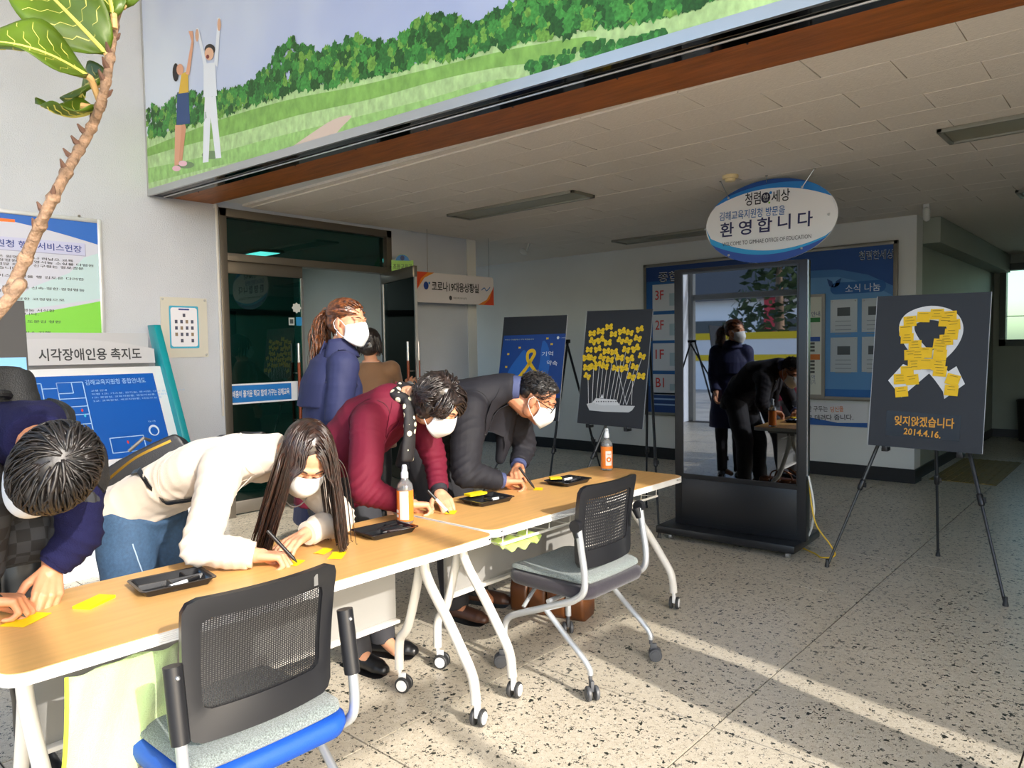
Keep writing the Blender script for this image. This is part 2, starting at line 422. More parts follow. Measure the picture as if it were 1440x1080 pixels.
# lobby ceiling: slab with staggered tiles
cl = struct('ceiling', MB().bb(-10.2, 3.3, CEIL + .006, 3.4, 13.4, 2.95).bb(-10.2, 2.6, CEIL + .006, XW - .2, 3.3, 2.95), M_CEILT)
cme = None
ntile = 0
for j in range(16):
    y = 3.36 + .3 * j + .15
    if y > YB - .1: break
    for i in range(-1, 14):
        x0 = max(-6.02, -6.04 + .6 * i + (.3 if j % 2 else 0)); x1 = min(2.2, -6.04 + .6 * (i + 1) + (.3 if j % 2 else 0))
        if x1 - x0 < .25: continue
        full = abs(x1 - x0 - .6) < 1e-4
        if full and cme is not None:
            o = bpy.data.objects.new('ceiling_tile', cme); COL.objects.link(o); o.parent = cl
        else:
            o = obj('ceiling_tile', MB().bb(-(x1 - x0) / 2 + .0015, -.1485, -.012, (x1 - x0) / 2 - .0015, .1485, 0), M_CEILT, cl, local=True, bevel=.002, seg=1)
            if full: cme = o.data
        o.location = Vector(((x0 + x1) / 2, y, CEIL + .007 + random.Random(ntile * 7).uniform(-.0012, .0012))) - cl.location
        ntile += 1
# the hall ceiling beam beyond the notice boards
struct('trim_2', MB().bb(-1.9, YB + .25, 2.45, -1.70, 13.1, CEIL), M_WALL3)

# tall entrance bay: roof, glazed front and side
struct('ceiling_entrance', MB().bb(-6.3, -3.4, 5.3, 3.4, 3.4, 5.5), M_WALL2)
M_MULL = mat('mullion_metal', '#6d6e6c', .4, metal=.6)
facade = thing('window_2', 'glazed entrance front', 'window', (-1.5, -3.3, 0)); del facade['category']; facade['kind'] = 'structure'
for x in (-6.0, -3.9, -2.55, -0.6, 1.2, 3.15): obj('mullion', MB().bb(x - .05, -3.35, 0, x + .05, -3.22, 5.3), M_MULL, facade)
for z in (2.35, 2.95): obj('transom', MB().bb(-6.2, -3.34, z - .05, 3.2, -3.24, z + .05), M_MULL, facade)
side = thing('window_3', 'glazed entrance side', 'window', (3.2, 0, 0)); del side['category']; side['kind'] = 'structure'
for y in (-3.2, -1.7, -0.35, 1.0): obj('mullion', MB().bb(3.12, y - .035, 0, 3.26, y + .035, 5.3), M_MULL, side)
for z in (2.94,): obj('transom', MB().bb(3.14, -3.2, z - .05, 3.24, 2.44, z + .04), M_MULL, side)
struct('pillar', MB().bb(-2.2, -3.6, 0, -1.7, -3.1, 5.3), M_PLASTER)

# beam over the opening: wall above, dark glossy strip and stained board underneath
BA = Vector((XW, 2.505, 0)); BD = Vector((1, .0655, 0)).normalized(); BN = Vector((BD.y, -BD.x, 0))   # along, facing outward
BL = 9.15
def beam_box(v0, v1, z0, z1, u0=0.0, u1=BL):
    mb = MB(); c = [BA + BD * u + BN * (-v) for u in (u0, u1) for v in (v0, v1)]
    mb.add([(p.x, p.y, z) for z in (z0, z1) for p in (c[0], c[2], c[3], c[1])], [(3, 2, 1, 0), (4, 5, 6, 7), (0, 1, 5, 4), (1, 2, 6, 5), (2, 3, 7, 6), (3, 0, 4, 7)])
    return mb
struct('wall_beam', beam_box(.03, .9, 2.735, 5.4), M_WALL2)
M_WOOD = mat('stained_board', '#98561f', .45, mott=(5, .3, (1, 8, 1)), bump=(30, .2, (1, 8, 1)), space='World')
tb = struct('trim_3', beam_box(.185, .53, 2.70, 2.735), M_WOOD)
for k in range(14): obj('nail', MB().ell(BA + BD * (.4 + k * .62) - BN * .197 + Vector((0, 0, 2.70)), .006, nu=6, nv=4), M_BLACK, tb)

# ---- printed landscape banner on the beam
mur = thing('mural_banner', 'wide printed landscape banner of a green hill and sky above the lobby opening', 'banner', (-2, 2.7, 2.7))
def MU(px, py):
    d = _ray(px, py); o = Vector((0, 0, CAM_H)); t = (BA - o).dot(BN) / d.dot(BN); p = o + d * t
    return ((p - BA).dot(BD), p.z - 2.70)
MM = Matrix(((BD.x, 0, BN.x, BA.x), (BD.y, 0, BN.y, BA.y), (0, 1, 0, 2.70), (0, 0, 0, 1)))
def sky_mat():
    m = mat('print_sky', '#aeb9dc', .3)
    nt, b = nodes_of(m)
    tc = nt.nodes.new('ShaderNodeTexCoord'); nz = nt.nodes.new('ShaderNodeTexNoise'); nz.inputs['Scale'].default_value = .7; nz.inputs['Detail'].default_value = 3
    nt.links.new(tc.outputs['Object'], nz.inputs['Vector'])
    rp = nt.nodes.new('ShaderNodeValToRGB'); e = rp.color_ramp.elements; e[0].position = .35; e[0].color = lin('#a9b6de'); e[1].position = .7; e[1].color = lin('#d3dcec')
    nt.links.new(nz.outputs['Fac'], rp.inputs[0]); nt.links.new(rp.outputs[0], b.inputs['Base Color'])
    return m
obj('sky_print', MB().prism(rect(0.0, .03, BL - .5, 2.3), T(MM, 0, 0, -.03), .03), sky_mat(), mur)
def pgrass(name, c, s): return mat(name, c, .5, mott=(s, .22, (1, 1, .6)), space='World')
def upoly(pts, n=4): return sp2([MU(*p) for p in pts], n)
def layer_obj(name, pts, m, z, n=4, close_bottom=None):
    o = upoly(pts, n)
    o = [(min(max(u, 0.005), BL - .51), max(v, .031)) for u, v in o]
    if close_bottom is not None: o = o + [(o[-1][0] + (BL - .51 - o[-1][0]) * k / 8, o[-1][1] + .02 * k + .05 * math.sin(k * .9)) for k in range(1, 9)]; o = o + [(o[-1][0], close_bottom), (o[0][0], close_bottom)]
    return obj(name, MB().poly(list(reversed(o)) if False else o, MM, z), m, mur)
hill = [(192, 196), (250, 181), (330, 153), (400, 130), (480, 113), (560, 96), (640, 73), (720, 56), (800, 43), (880, 28), (960, 8), (1020, -12), (1100, -40), (1200, -80)]
layer_obj('hill_print', hill, pgrass('print_grass', '#a9c98c', 26), .0015, 4, .031)
layer_obj('hill_print', [(192, 225), (260, 205), (340, 185), (420, 162), (520, 140), (620, 112), (700, 95), (790, 82), (840, 52), (760, 62), (690, 76), (600, 98), (500, 122), (400, 142), (300, 172), (192, 215)], pgrass('print_grass_deep', '#7fae55', 22), .0022)
layer_obj('hill_print', [(192, 262), (300, 235), (400, 213), (520, 180), (640, 150), (760, 118), (700, 112), (600, 140), (480, 170), (380, 195), (280, 222), (192, 240)], pgrass('print_grass_mid', '#93bf70', 24), .0024)
layer_obj('path_print', [(398, 216), (435, 190), (470, 168), (495, 163), (480, 180), (462, 200), (440, 210)], mat('print_path', '#cdb9ad', .5), .0028)
layer_obj('path_print', [(716, 52), (770, 42), (820, 37), (800, 47), (740, 54)], mat('print_path', '#cdb9ad', .5), .0028)
rng = random.Random(5)
greens = [mat('print_leaf_%d' % i, c, .5, mott=(60, .35), space='World') for i, c in enumerate(('#2c6b2c', '#3f8a3a', '#21521f', '#6a9c3f'))]
tree_top = [(196, 140), (225, 152), (262, 128), (300, 128), (345, 122), (372, 98), (395, 66), (412, 50), (428, 62), (445, 68), (466, 66), (480, 62), (502, 48), (522, 58), (545, 62), (566, 50), (588, 30), (610, 20), (640, 22), (662, 40), (690, 22), (720, 8), (760, -4), (800, -14), (860, -24), (940, -40), (1040, -70), (1160, -110)]
def interp(pts, x):
    for (x0, y0), (x1, y1) in zip(pts, pts[1:]):
        if x0 <= x <= x1: return y0 + (y1 - y0) * (x - x0) / (x1 - x0)
    return pts[-1][1]
lay = [MB() for _ in greens]
x = 199.0
while x < 1150:
    top = interp(tree_top, x); bot = interp(hill, x)
    if bot - top > 4:
        for _ in range(7):
            hh = rng.random(); py = bot - 2 - (bot - top - 3) * hh
            u, v = MU(x + rng.uniform(-4, 4), py)
            r = rng.uniform(.018, .048) * (1.15 - .45 * hh)
            if u < r + .01 or v < .05 or v > 2.2: continue
            k = 5 + rng.randrange(4); a0 = rng.random() * 6
            pl = []
            for q in range(2 * k):
                rr = r * (1.0 if q % 2 == 0 else .72) * rng.uniform(.85, 1.15); a = a0 + PI * q / k
                pl.append((u + rr * math.cos(a), v + rr * math.sin(a) * 1.15))
            gi = rng.choices(range(4), (4, 4, 3, 2))[0]
            lay[gi].poly(pl, MM, .003 + rng.random() * .0012)
    x += 2.4
u0_, v0_ = MU(1100, -40); u1_, v1_ = MU(1200, -80); uu = u0_
while uu < BL - .6:
    for _ in range(7):
        hv = (v0_ + (v1_ - v0_) * min(1, (uu - u0_) / (u1_ - u0_))) + max(0, uu - u1_) * .05; hh = rng.random(); u = uu + rng.uniform(-.02, .02); v = hv + .02 + (.30 + .08 * math.sin(uu * 7)) * hh
        if v > 2.2: continue
        r = rng.uniform(.018, .048) * (1.15 - .45 * hh); k = 5 + rng.randrange(4); a0 = rng.random() * 6; pl = []
        for q in range(2 * k): rr = r * (1.0 if q % 2 == 0 else .72) * rng.uniform(.85, 1.15); a = a0 + PI * q / k; pl.append((u + rr * math.cos(a), v + rr * math.sin(a) * 1.15))
        lay[rng.choices(range(4), (4, 4, 3, 2))[0]].poly(pl, MM, .003 + rng.random() * .0012)
    uu += .022
for (x0, x1, ya, yb) in ((740, 965, 98, 40),):
    for k in range(170):
        t = rng.random(); xx = x0 + (x1 - x0) * t; yy = ya + (yb - ya) * t + rng.uniform(-14, 18) * math.sin(PI * min(1, t * 1.3 + .1))
        u, v = MU(xx, yy)
        if v < .05: continue
        r = rng.uniform(.012, .03)
        lay[rng.choice((0, 0, 1, 2))].poly([(u + r * math.cos(a) * rng.uniform(.6, 1.2), v + r * math.sin(a)) for a in [2 * PI * q / 7 for q in range(7)]], MM, .0032 + rng.random() * .0006)
for mb, m in zip(lay, greens): tag(obj('tree_print', mb, m, mur), kind='stuff')
# the two printed children on the hill
def pm(pts, c, z, n=0):
    m = mat('print_' + c.strip('#'), c, .5)
    o = [MU(*p) for p in pts] if n == 0 else upoly(pts + [pts[0]], n)[:-1]
    return obj('figure_print', MB().poly(o, MM, z), m, mur)
def pe(cx, cy, rx, ry, c, z): return pm([(cx + rx * math.cos(2 * PI * k / 14), cy + ry * math.sin(2 * PI * k / 14)) for k in range(14)], c, z)
pe(298, 218, 14, 6, '#6f8a60', .003); pe(262, 232, 12, 5, '#6f8a60', .003)
pm([(289, 134), (304, 133), (307, 170), (312, 222), (304, 223), (297, 165), (294, 228), (286, 229), (287, 180)], '#e2e6ee', .0042)
pm([(287, 90), (303, 88), (306, 135), (287, 137)], '#dfe4ee', .0044)
pm([(287, 92), (277, 40), (280, 40), (292, 90)], '#dfe4ee', .0046); pm([(302, 90), (307, 25), (311, 26), (307, 95)], '#dfe4ee', .0046)
pe(278, 50, 2.5, 9, '#d7a98c', .0048); pe(309, 35, 2.5, 9, '#d7a98c', .0048)
pe(295, 76, 6.5, 9, '#e0b496', .0050); pe(296, 70, 7.5, 8, '#2a2422', .0049); pe(293, 80, 2.2, 3, '#7a2f28', .0052)
pm([(247, 176), (256, 176), (252, 232), (246, 233)], '#d9a183', .0042); pm([(256, 176), (263, 174), (257, 226), (251, 226)], '#d09575', .0041)
pm([(250, 130), (266, 128), (268, 174), (249, 176)], '#2f4a7c', .0044); pm([(256, 104), (265, 100), (266, 130), (252, 132)], '#d9b13c', .0046)
pm([(262, 104), (270, 58), (266, 44), (272, 44), (273, 62), (267, 106)], '#dca486', .0048)
pe(248, 102, 4.5, 13, '#262020', .0048); pe(254, 98, 5, 8, '#dca486', .0050)
pe(249, 237, 6, 4, '#e6b7c4', .0046); pe(258, 230, 6, 4, '#e6b7c4', .0046)
# frame of the banner
M_GLOSSBLK = mat('glossy_black', '#0b0c0e', .06, metal=.6)
obj('frame_underside', beam_box(0.012, .185, 2.697, 2.733, 0, BL - .5), M_GLOSSBLK, mur)
obj('frame_edge', beam_box(-.008, .012, 2.69, 2.742, 0, BL - .5), M_ALU, mur)
obj('frame_edge', beam_box(-.006, .012, 2.742, 4.98, 0, .016), M_ALU, mur)
obj('frame_rail', MB().tube([BA + BD * .05 - BN * .10 + Vector((0, 0, 2.692)), BA + BD * (BL - .6) - BN * .10 + Vector((0, 0, 2.692))], .006, 6), M_ALU, mur)
# ================================================================ tables and chairs
M_LAMI = mat('beech_laminate', '#d9a967', .38, mott=(7, .08, (6, .5, 1)), space='World')
M_EDGE = mat('ribbed_white_edge', '#e3e2de', .45)
M_GREYP = mat('grey_steel_panel', '#8d8c89', .45)
M_LEGW = mat('cream_painted_steel', '#dedbd4', .35)
M_RUB = mat('dark_rubber', '#2e2f31', .55)
M_SILV = mat('silver_painted_tube', '#c2c6ca', .28, metal=.55)
M_CAST = mat('grey_caster', '#4c4e52', .45)
M_WCAST = mat('white_caster', '#e7e7e6', .35)

def ribbed(x0, y0, x1, y1, z0, z1, r, ribs=6):
    mb = MB(); rings = []
    for k in range(ribs * 3 + 1):
        t = k / (ribs * 3); g = -.0016 if k % 3 == 0 and 0 < k < ribs * 3 else 0.0
        rings.append([(x, y, z0 + (z1 - z0) * t) for x, y in rrect(x0 - g, y0 - g, x1 + g, y1 + g, r, 6)])
    return mb.rings(rings)
def caster(parent, x, y, rot, mw, mt, w=.011, r=.033, twin=True, name='caster'):
    """swivel caster: fork with two wheels"""
    c = obj(name, MB().tube([(x, y, .075), (x, y, .098)], .009, 8).box((x + .012 * math.cos(rot), y + .012 * math.sin(rot), .058), (.03, .016, .044), Matrix.Rotation(rot, 3, 'Z')), mw, parent, local=True, bevel=.003)
    ax = Vector((-math.sin(rot), math.cos(rot), 0)); ctr = Vector((x, y, r)) + Vector((math.cos(rot), math.sin(rot), 0)) * .02
    q = ax.to_track_quat('Z', 'Y').to_matrix()
    for sgn in (-1, 1):
        p = ctr + ax * (.017 * sgn)
        obj('wheel', MB().lathe([(.004, -w * .7), (r - .003, -w * .7), (r, -w * .4), (r, w * .4), (r - .003, w * .7), (.004, w * .7)], p, 20, q), mt, c, local=True, smooth=True)
        obj('hub', MB().lathe([(.002, -.002), (r * .74, -.002), (r * .70, .002), (.002, .0035)], p + ax * (sgn * w * .75), 18, q if sgn > 0 else q @ Matrix.Rotation(PI, 3, 'X')), mw, c, local=True, smooth=True)
    return c
def make_table(name, label, x1, y0, y1, zt=.72, depth=.60, legs=(.11, .13), rack=.09):
    x0 = x1 - depth
    t = thing(name, label, 'table', ((x0 + x1) / 2, (y0 + y1) / 2, 0), 0)
    obj('tabletop', MB().prism(rrect(x0 + .004, y0 + .004, x1 - .004, y1 - .004, .052, 8), Matrix.Translation((0, 0, zt - .006)), .006), M_LAMI, t)
    obj('edge_band', ribbed(x0, y0, x1, y1, zt - .031, zt - .0015, .055), M_EDGE, t, smooth=True, angle=60)
    xm = x0 + depth * .5
    obj('modesty_panel', MB().bb(x0 + .165, y0 + .14, .335, x0 + .172, y1 - .16, zt - .04), M_GREYP, t)
    obj('panel_flange', MB().bb(x0 + .165, y0 + .14, .32, x0 + .20, y1 - .16, .335), M_LEGW, t, bevel=.003)
    rk = obj('shelf_rack', MB().tube([(x0 + .2, y0 + .15, zt - .115), (x0 + .2, y1 - .15, zt - .115)], .006).tube([(x1 - rack, y0 + .15, zt - .10), (x1 - rack, y1 - .15, zt - .10)], .007), M_LEGW, t, smooth=True)
    for k in range(9):
        y = y0 + .16 + (y1 - y0 - .32) * k / 8
        obj('rack_wire', MB().tube([(x0 + .2, y, zt - .115), (x1 - rack, y, zt - .10), (x1 - rack + .005, y, zt - .035)], .003, 6), M_LEGW, rk, smooth=True)
    obj('frame_beam', MB().bb(xm - .03, y0 + .1, zt - .075, xm + .03, y1 - .1, zt - .032), M_GREYP, t, bevel=.004)
    for yl in (y0 + legs[0], y1 - legs[1]):
        b = obj('leg_bracket', MB().bb(xm - .2, yl - .02, zt - .06, xm + .22, yl + .02, zt - .032), M_GREYP, t, bevel=.005)
        fr = smoothpath([(xm + .02, yl, zt - .06), (xm + .02, yl, zt - .15), (xm + .055, yl, .50), (xm + .15, yl, .385), (xm + .235, yl, .27), (x1 - .015, yl, .19), (x1 - .002, yl, .095)], 5)
        obj('leg', MB().tube(fr, .0205, 12), M_LEGW, t, smooth=True)
        rr = smoothpath([(xm - .01, yl + .012, zt - .06), (xm - .03, yl + .012, .52), (xm - .10, yl + .012, .30), (x0 + .142, yl + .012, .22), (x0 + .135, yl + .012, .095)], 5)
        obj('leg', MB().tube(rr, .0195, 12), M_LEGW, t, smooth=True)
        for cx, a in ((x1 - .002, 1.9), (x0 + .135, .4)):
            caster(t, cx - t.location.x, yl - t.location.y + (0.012 if cx < xm else 0), a, M_WCAST, M_RUB)
    return t
T1 = make_table('folding_table', 'beech folding table nearest the camera with a green towel hanging below', -1.92, .44, 2.065, rack=.27)
T2 = make_table('folding_table', 'beech folding table farther along, ending beside the black kiosk', -1.965, 2.085, 3.655)
for t, u in ((T1, 2.04), (T2, 3.60), (T2, 2.16)):
    x = -1.92 if t is T1 else -1.965
    text('▼ Fursys', .045, .011, frame((x + .0018, u - .02 if u > 2.2 else u - .0, .706), (0, 1, 0), (0, 0, 1)), M_BLACK, t, 'maker_mark')

# ---- mesh / perforated task chairs, facing the tables (towards -x)
def holes_mat(name, color, kind, rough=.45):
    m = mat(name, color, rough)
    nt, b = nodes_of(m)
    tc = nt.nodes.new('ShaderNodeTexCoord'); sx = nt.nodes.new('ShaderNodeSeparateXYZ'); nt.links.new(tc.outputs['Object'], sx.inputs[0])
    def wave(out, f, thr):
        mu = nt.nodes.new('ShaderNodeMath'); mu.operation = 'MULTIPLY'; mu.inputs[1].default_value = f; nt.links.new(out, mu.inputs[0])
        si = nt.nodes.new('ShaderNodeMath'); si.operation = 'SINE'; nt.links.new(mu.outputs[0], si.inputs[0])
        g = nt.nodes.new('ShaderNodeMath'); g.operation = 'GREATER_THAN'; g.inputs[1].default_value = thr; nt.links.new(si.outputs[0], g.inputs[0]); return g.outputs[0]
    if kind == 'mesh': a, c = wave(sx.outputs['Y'], 2 * PI / .0065, .0), wave(sx.outputs['Z'], 2 * PI / .0048, .5)
    else: a, c = wave(sx.outputs['Y'], 2 * PI / .0125, .45), wave(sx.outputs['Z'], 2 * PI / .0135, .55)
    f = nt.nodes.new('ShaderNodeMath'); f.operation = 'MULTIPLY'; nt.links.new(a, f.inputs[0]); nt.links.new(c, f.inputs[1])
    mx = nt.nodes.new('ShaderNodeMixShader'); tr = nt.nodes.new('ShaderNodeBsdfTransparent')
    out = nt.nodes['Material Output']
    nt.links.new(f.outputs[0], mx.inputs[0]); nt.links.new(b.outputs[0], mx.inputs[1]); nt.links.new(tr.outputs[0], mx.inputs[2]); nt.links.new(mx.outputs[0], out.inputs[0])
    return m
M_PAD = mat('grey_tweed_pad', '#76807f', .9, mott=(260, .55), bump=(300, .6), sheen=.3)
M_CHBLK = mat('chair_black', '#1b1c20', .38)
def back_pt(y, z, w, zt, zb, bow=.035, lean=.05):
    """point of the curved backrest: concave to the sitter, leaning a little backwards"""
    t = (z - zb) / (zt - zb)
    return Vector((.16 + lean * t ** 1.6 + .018 * (1 - t) ** 2 - bow * (1 - (y / w) ** 2) * -1.0 - bow, y, z))
def make_chair(label, loc, rotz, kind):
    c = thing('task_chair', label, 'chair', loc, rotz, 'task chairs at the tables')
    W, ZB, ZT = .215, .505, .865
    mesh_like = kind == 'mesh'
    ny, nz = 22, 16
    def hw(z): return W * (1 - .07 * ((z - ZT) / (ZB - ZT)))          # half width at a height
    def bp(u, z, off=0.0):
        y = hw(z) * u; p = back_pt(y, z, W, ZT, ZB, .035)
        p.z += -.012 * (1 - abs(u)) * 0 + .0; p.x += off; return p
    iu, zi0, zi1 = .80, ZB + .075, ZT - .055
    # frame: ring between the outer outline and the inner opening
    outer = rrect(-1, ZB, 1, ZT, .035, 6); 
    def outl(s, z0, z1, r):
        o = []
        for y, z in rrect(-W * s, z0, W * s, z1, r, 6):
            o.append((y / W, z))
        return o
    A = outl(1.0, ZB, ZT, .035); B = outl(iu, zi0, zi1, .02)
    mb = MB()
    def samp(o, k=3):
        out = []
        for i in range(len(o)):
            a, b = o[i], o[(i + 1) % len(o)]; n = max(1, int(math.hypot((b[0] - a[0]) * W, b[1] - a[1]) / .02))
            out += [(a[0] + (b[0] - a[0]) * j / n, a[1] + (b[1] - a[1]) * j / n) for j in range(n)]
        return out
    def resample(o, n):
        o = o + [o[0]]; L = [0]
        for i in range(len(o) - 1): L.append(L[-1] + math.hypot((o[i + 1][0] - o[i][0]) * W, o[i + 1][1] - o[i][1]))
        out = []
        for k in range(n):
            s = L[-1] * k / n; i = max(j for j in range(len(L) - 1) if L[j] <= s)
            t = (s - L[i]) / max(L[i + 1] - L[i], 1e-9); out.append((o[i][0] + (o[i + 1][0] - o[i][0]) * t, o[i][1] + (o[i + 1][1] - o[i][1]) * t))
        return out
    # pair the rings by angle so that they bridge evenly
    N = 72
    def radial(o, n=N):
        cx, cz = 0.0, (ZB + ZT) / 2; o = samp(o); out = []
        for k in range(n):
            a = 2 * PI * k / n; d = (math.cos(a), math.sin(a)); best = None
            for i in range(len(o)):
                p, q = o[i], o[(i + 1) % len(o)]
                x1, z1, x2, z2 = p[0] * W, p[1] - cz, q[0] * W, q[1] - cz
                den = d[0] * (z2 - z1) - d[1] * (x2 - x1)
                if abs(den) < 1e-12: continue
                s = (x1 * (z2 - z1) - z1 * (x2 - x1)) / den; t = (x1 * d[1] - z1 * d[0]) / den
                if s > 0 and -1e-6 <= t <= 1 + 1e-6 and (best is None or s > best): best = s
            best = best or .1
            out.append((best * d[0] / W, best * d[1] + cz))
        return out
    ra, rb = radial(A), radial(B)
    rings = [[bp(u, z, .012) for u, z in ra], [bp(u * .985, z, -.010) for u, z in ra], [bp(u * 1.0, z, -.012) for u, z in rb], [bp(u, z, .006) for u, z in rb], [bp(u, z, .012) for u, z in [(p[0] * .5 + q[0] * .5, p[1] * .5 + q[1] * .5) for p, q in zip(ra, rb)]]]
    rings.append(rings[0])
    mb.rings(rings, True, False)
    bf = obj('back_frame', mb, M_CHBLK, c, smooth=True, local=True, angle=55)
    g = []
    for i in range(15):
        z = zi0 - .012 + (zi1 - zi0 + .024) * i / 14
        g.append([bp(-iu * 1.03 + 2 * iu * 1.03 * j / 18, z, -.001) for j in range(19)])
    obj('back_mesh', MB().grid(g), holes_mat('chair_mesh' if mesh_like else 'chair_perforated', '#15161a' if mesh_like else '#1e1f23', kind), bf, smooth=True, local=True)
    if mesh_like: obj('size_tag', MB().box(bp(.62, ZT - .03, .014), (.002, .012, .03)), M_ALU, bf, local=True)
    else: obj('adjust_slot', MB().box(bp(.87, ZB + .16, .014), (.003, .012, .085)), M_BLACK, bf, local=True, bevel=.001)
    # seat: upholstered shell with a loose pad
    sm = mat('royal_blue_upholstery', '#0e4cae', .6, bump=(400, .2)) if mesh_like else mat('aubergine_upholstery', '#221d28', .8, bump=(400, .25), sheen=.3)
    def seat_rings(z0, z1, s, crown, dx=0.0):
        rr = []
        for t, k in ((0, .90), (.15, .97), (.5, 1.0), (.85, .985), (1, .93)):
            rr.append([(x * s * k + dx, y * s * k, z0 + (z1 - z0) * t - (.035 * max(0, x / .23) ** 2 * -1 if False else 0) + .018 * (max(0, -x - .12) / .12) * -1 * 0) for x, y in rrect(-.235, -.235, .225, .235, .07, 8)])
        return rr
    st = obj('seat', MB().rings(seat_rings(.385, .445, 1.0, 0)), sm, c, smooth=True, local=True, angle=50)
    pr = []
    for t, k in ((0, .94), (.3, 1.0), (.7, .99), (1, .92)):
        pr.append([(x * k - .01, y * k, .443 + .028 * t + .010 * math.sin(9 * x + 3 * y) * t + .006 * (abs(y) / .2) ** 2) for x, y in samp2(rrect(-.22, -.215, .215, .215, .04, 6))])
    o = len(pr)
    mp = MB().rings(pr, True, True)
    obj('seat_pad', mp, M_PAD, c, smooth=True, local=True, angle=60)
    # frame, each side: upright, sweep to the front caster, strut to the rear caster
    for s in (-1, 1):
        y = .238 * s
        up = smoothpath([(.185, y, .70), (.20, y, .60), (.215, y, .50), (.205, y, .43), (.15, y, .385)], 5)
        fwd = smoothpath([(.15, y, .385), (-.02, y, .315), (-.18, y, .25), (-.225, y, .21), (-.235, y, .16), (-.235, y, .098)], 5)
        obj('side_tube', MB().tube(up + fwd[1:], .0135, 10, flat=(1.0, 1.15)), M_SILV, c, smooth=True, local=True)
        obj('rear_leg', MB().tube(smoothpath([(.0, y, .325), (.10, y, .24), (.20, y, .16), (.235, y, .12), (.238, y, .098)], 5), .0125, 10), M_SILV, c, smooth=True, local=True)
        bk = obj('back_bracket', MB().tube([(.180, y, .722), (.199, y, .60), (.208, y, .548)] if mesh_like else [(.17, y * .97, .70), (.185, y, .655)], [.0225, .0225, .0215] if mesh_like else [.024, .018], 12), M_CHBLK, c, smooth=True, local=True)
        if not mesh_like: obj('pivot_knob', MB().lathe([(.001, -.014), (.026, -.014), (.028, 0), (.026, .014), (.001, .014)], (.178, y * 1.02, .705), 18, Matrix.Rotation(PI / 2, 3, 'X')), M_CHBLK, bk, smooth=True, local=True)
        else: obj('screw', MB().ell((.205, y, .70), .006, nu=8, nv=6), M_ALU, bk, local=True)
        caster(c, -.235, y, 2.4 * s, M_CAST, M_CAST, r=.030); caster(c, .238, y, .6 * s, M_CAST, M_CAST, r=.030)
    obj('seat_bar', MB().tube([(.02, -.238, .355), (.02, .238, .355)], .011, 8).tube([(-.12, -.238, .30), (-.12, -.15, .37), (-.12, .15, .37), (-.12, .238, .30)], .009, 8), M_SILV, c, smooth=True, local=True)
    return c
def samp2(o, d=.03):
    out = []
    for i in range(len(o)):
        a, b = o[i], o[(i + 1) % len(o)]; n = max(1, int(math.hypot(b[0] - a[0], b[1] - a[1]) / d))
        out += [(a[0] + (b[0] - a[0]) * j / n, a[1] + (b[1] - a[1]) * j / n) for j in range(n)]
    return out
make_chair('black mesh-back chair with blue seat and grey pad, nearest the camera', (-1.87, .952, 0), .0, 'mesh')
make_chair('chair with perforated black plastic back and dark seat at the farther table', (-1.965, 2.645, 0), .0, 'holes')

# ---- towels
def towel(name, label, cols, rows, m, thick=.004, smooth_n=3):
    return tag(obj(name, MB().grid(rows, thick), m, None, smooth=True, angle=180), label, 'towel')
rows = []
for i in range(13):
    t = i / 12; r = []
    for j in range(17):
        s = j / 16
        y = .585 + (.86 - .585) * s
        z = .655 - t * (.37 - .16 * s ** 1.3)
        x = -1.985 + .012 * math.sin(9 * s + 2 * t) + .05 * t * (1 - s) + .01 * math.sin(17 * s + 5 * t)
        r.append((x, y - .03 * t * (1 - s) - .02 * t, z))
    rows.append(r)
M_TOWEL = mat('pale_green_towel', '#b9d296', .95, bump=(300, .5), sheen=.5)
tw = towel('towel', 'pale green towel hanging below the front edge of the nearest table', 0, rows, M_TOWEL)
obj('towel_hem', MB().tube([rows[i][0] for i in range(13)], .005, 6), mat('lime_hem', '#d4ee3c', .8), tw, smooth=True)
rows = [[(-2.05 - .09 * t, 2.24 + .26 * s, .628 - .02 * math.sin(3 * s) + .012 * math.sin(20 * s + 4 * t) - .03 * (1 - t)) for s in [j / 14 for j in range(15)]] for t in [i / 6 for i in range(7)]]
towel('towel', 'crumpled lime towel lying in the rack under the farther table', 0, rows, mat('lime_cloth', '#b9d36a', .9, sheen=.4))
# ================================================================ kiosk, easels, boards, signs
def uvp(M, px, py):
    o = M.translation; n = M.to_3x3() @ Vector((0, 0, 1)); d = _ray(px, py); c = Vector((0, 0, CAM_H))
    t = (o - c).dot(n) / d.dot(n); p = M.inverted() @ (c + d * t); return (p.x, p.y)
def flat(name, poly, M, m, parent, z=.001): return obj(name, MB().poly(poly, M, z), m, parent)
def pc(c, rough=.45): return mat('ink_' + c.strip('#'), c, rough)

# ---- black display kiosk
ky = 4.95
k = thing('display_kiosk', 'tall black display kiosk with a mirror-like screen', 'kiosk', (-2.25, 4.95, 0))
kx0, kx1 = -2.735, -1.772
M_KB = mat('kiosk_black', '#16181c', .32)
obj('body', MB().bb(kx0, ky, .10, kx1, ky + .085, 2.005), M_KB, k, bevel=.006)
obj('side_trim', MB().bb(kx1 - .001, ky + .012, .55, kx1 + .006, ky + .03, 2.0), M_ALU, k)
obj('bezel', MB().bb(-2.672, ky - .006, .478, -1.825, ky + .002, .488).bb(-2.672, ky - .006, 1.965, -1.825, ky + .002, 1.978).bb(-2.672, ky - .006, .478, -2.662, ky + .002, 1.978).bb(-1.835, ky - .006, .478, -1.825, ky + .002, 1.978), M_BLACK, k)
scr = mat('dark_glass_screen', '#868c95', .015, metal=1.0)
obj('screen', MB().bb(-2.662, ky - .003, .488, -1.835, ky + .001, 1.965), scr, k)
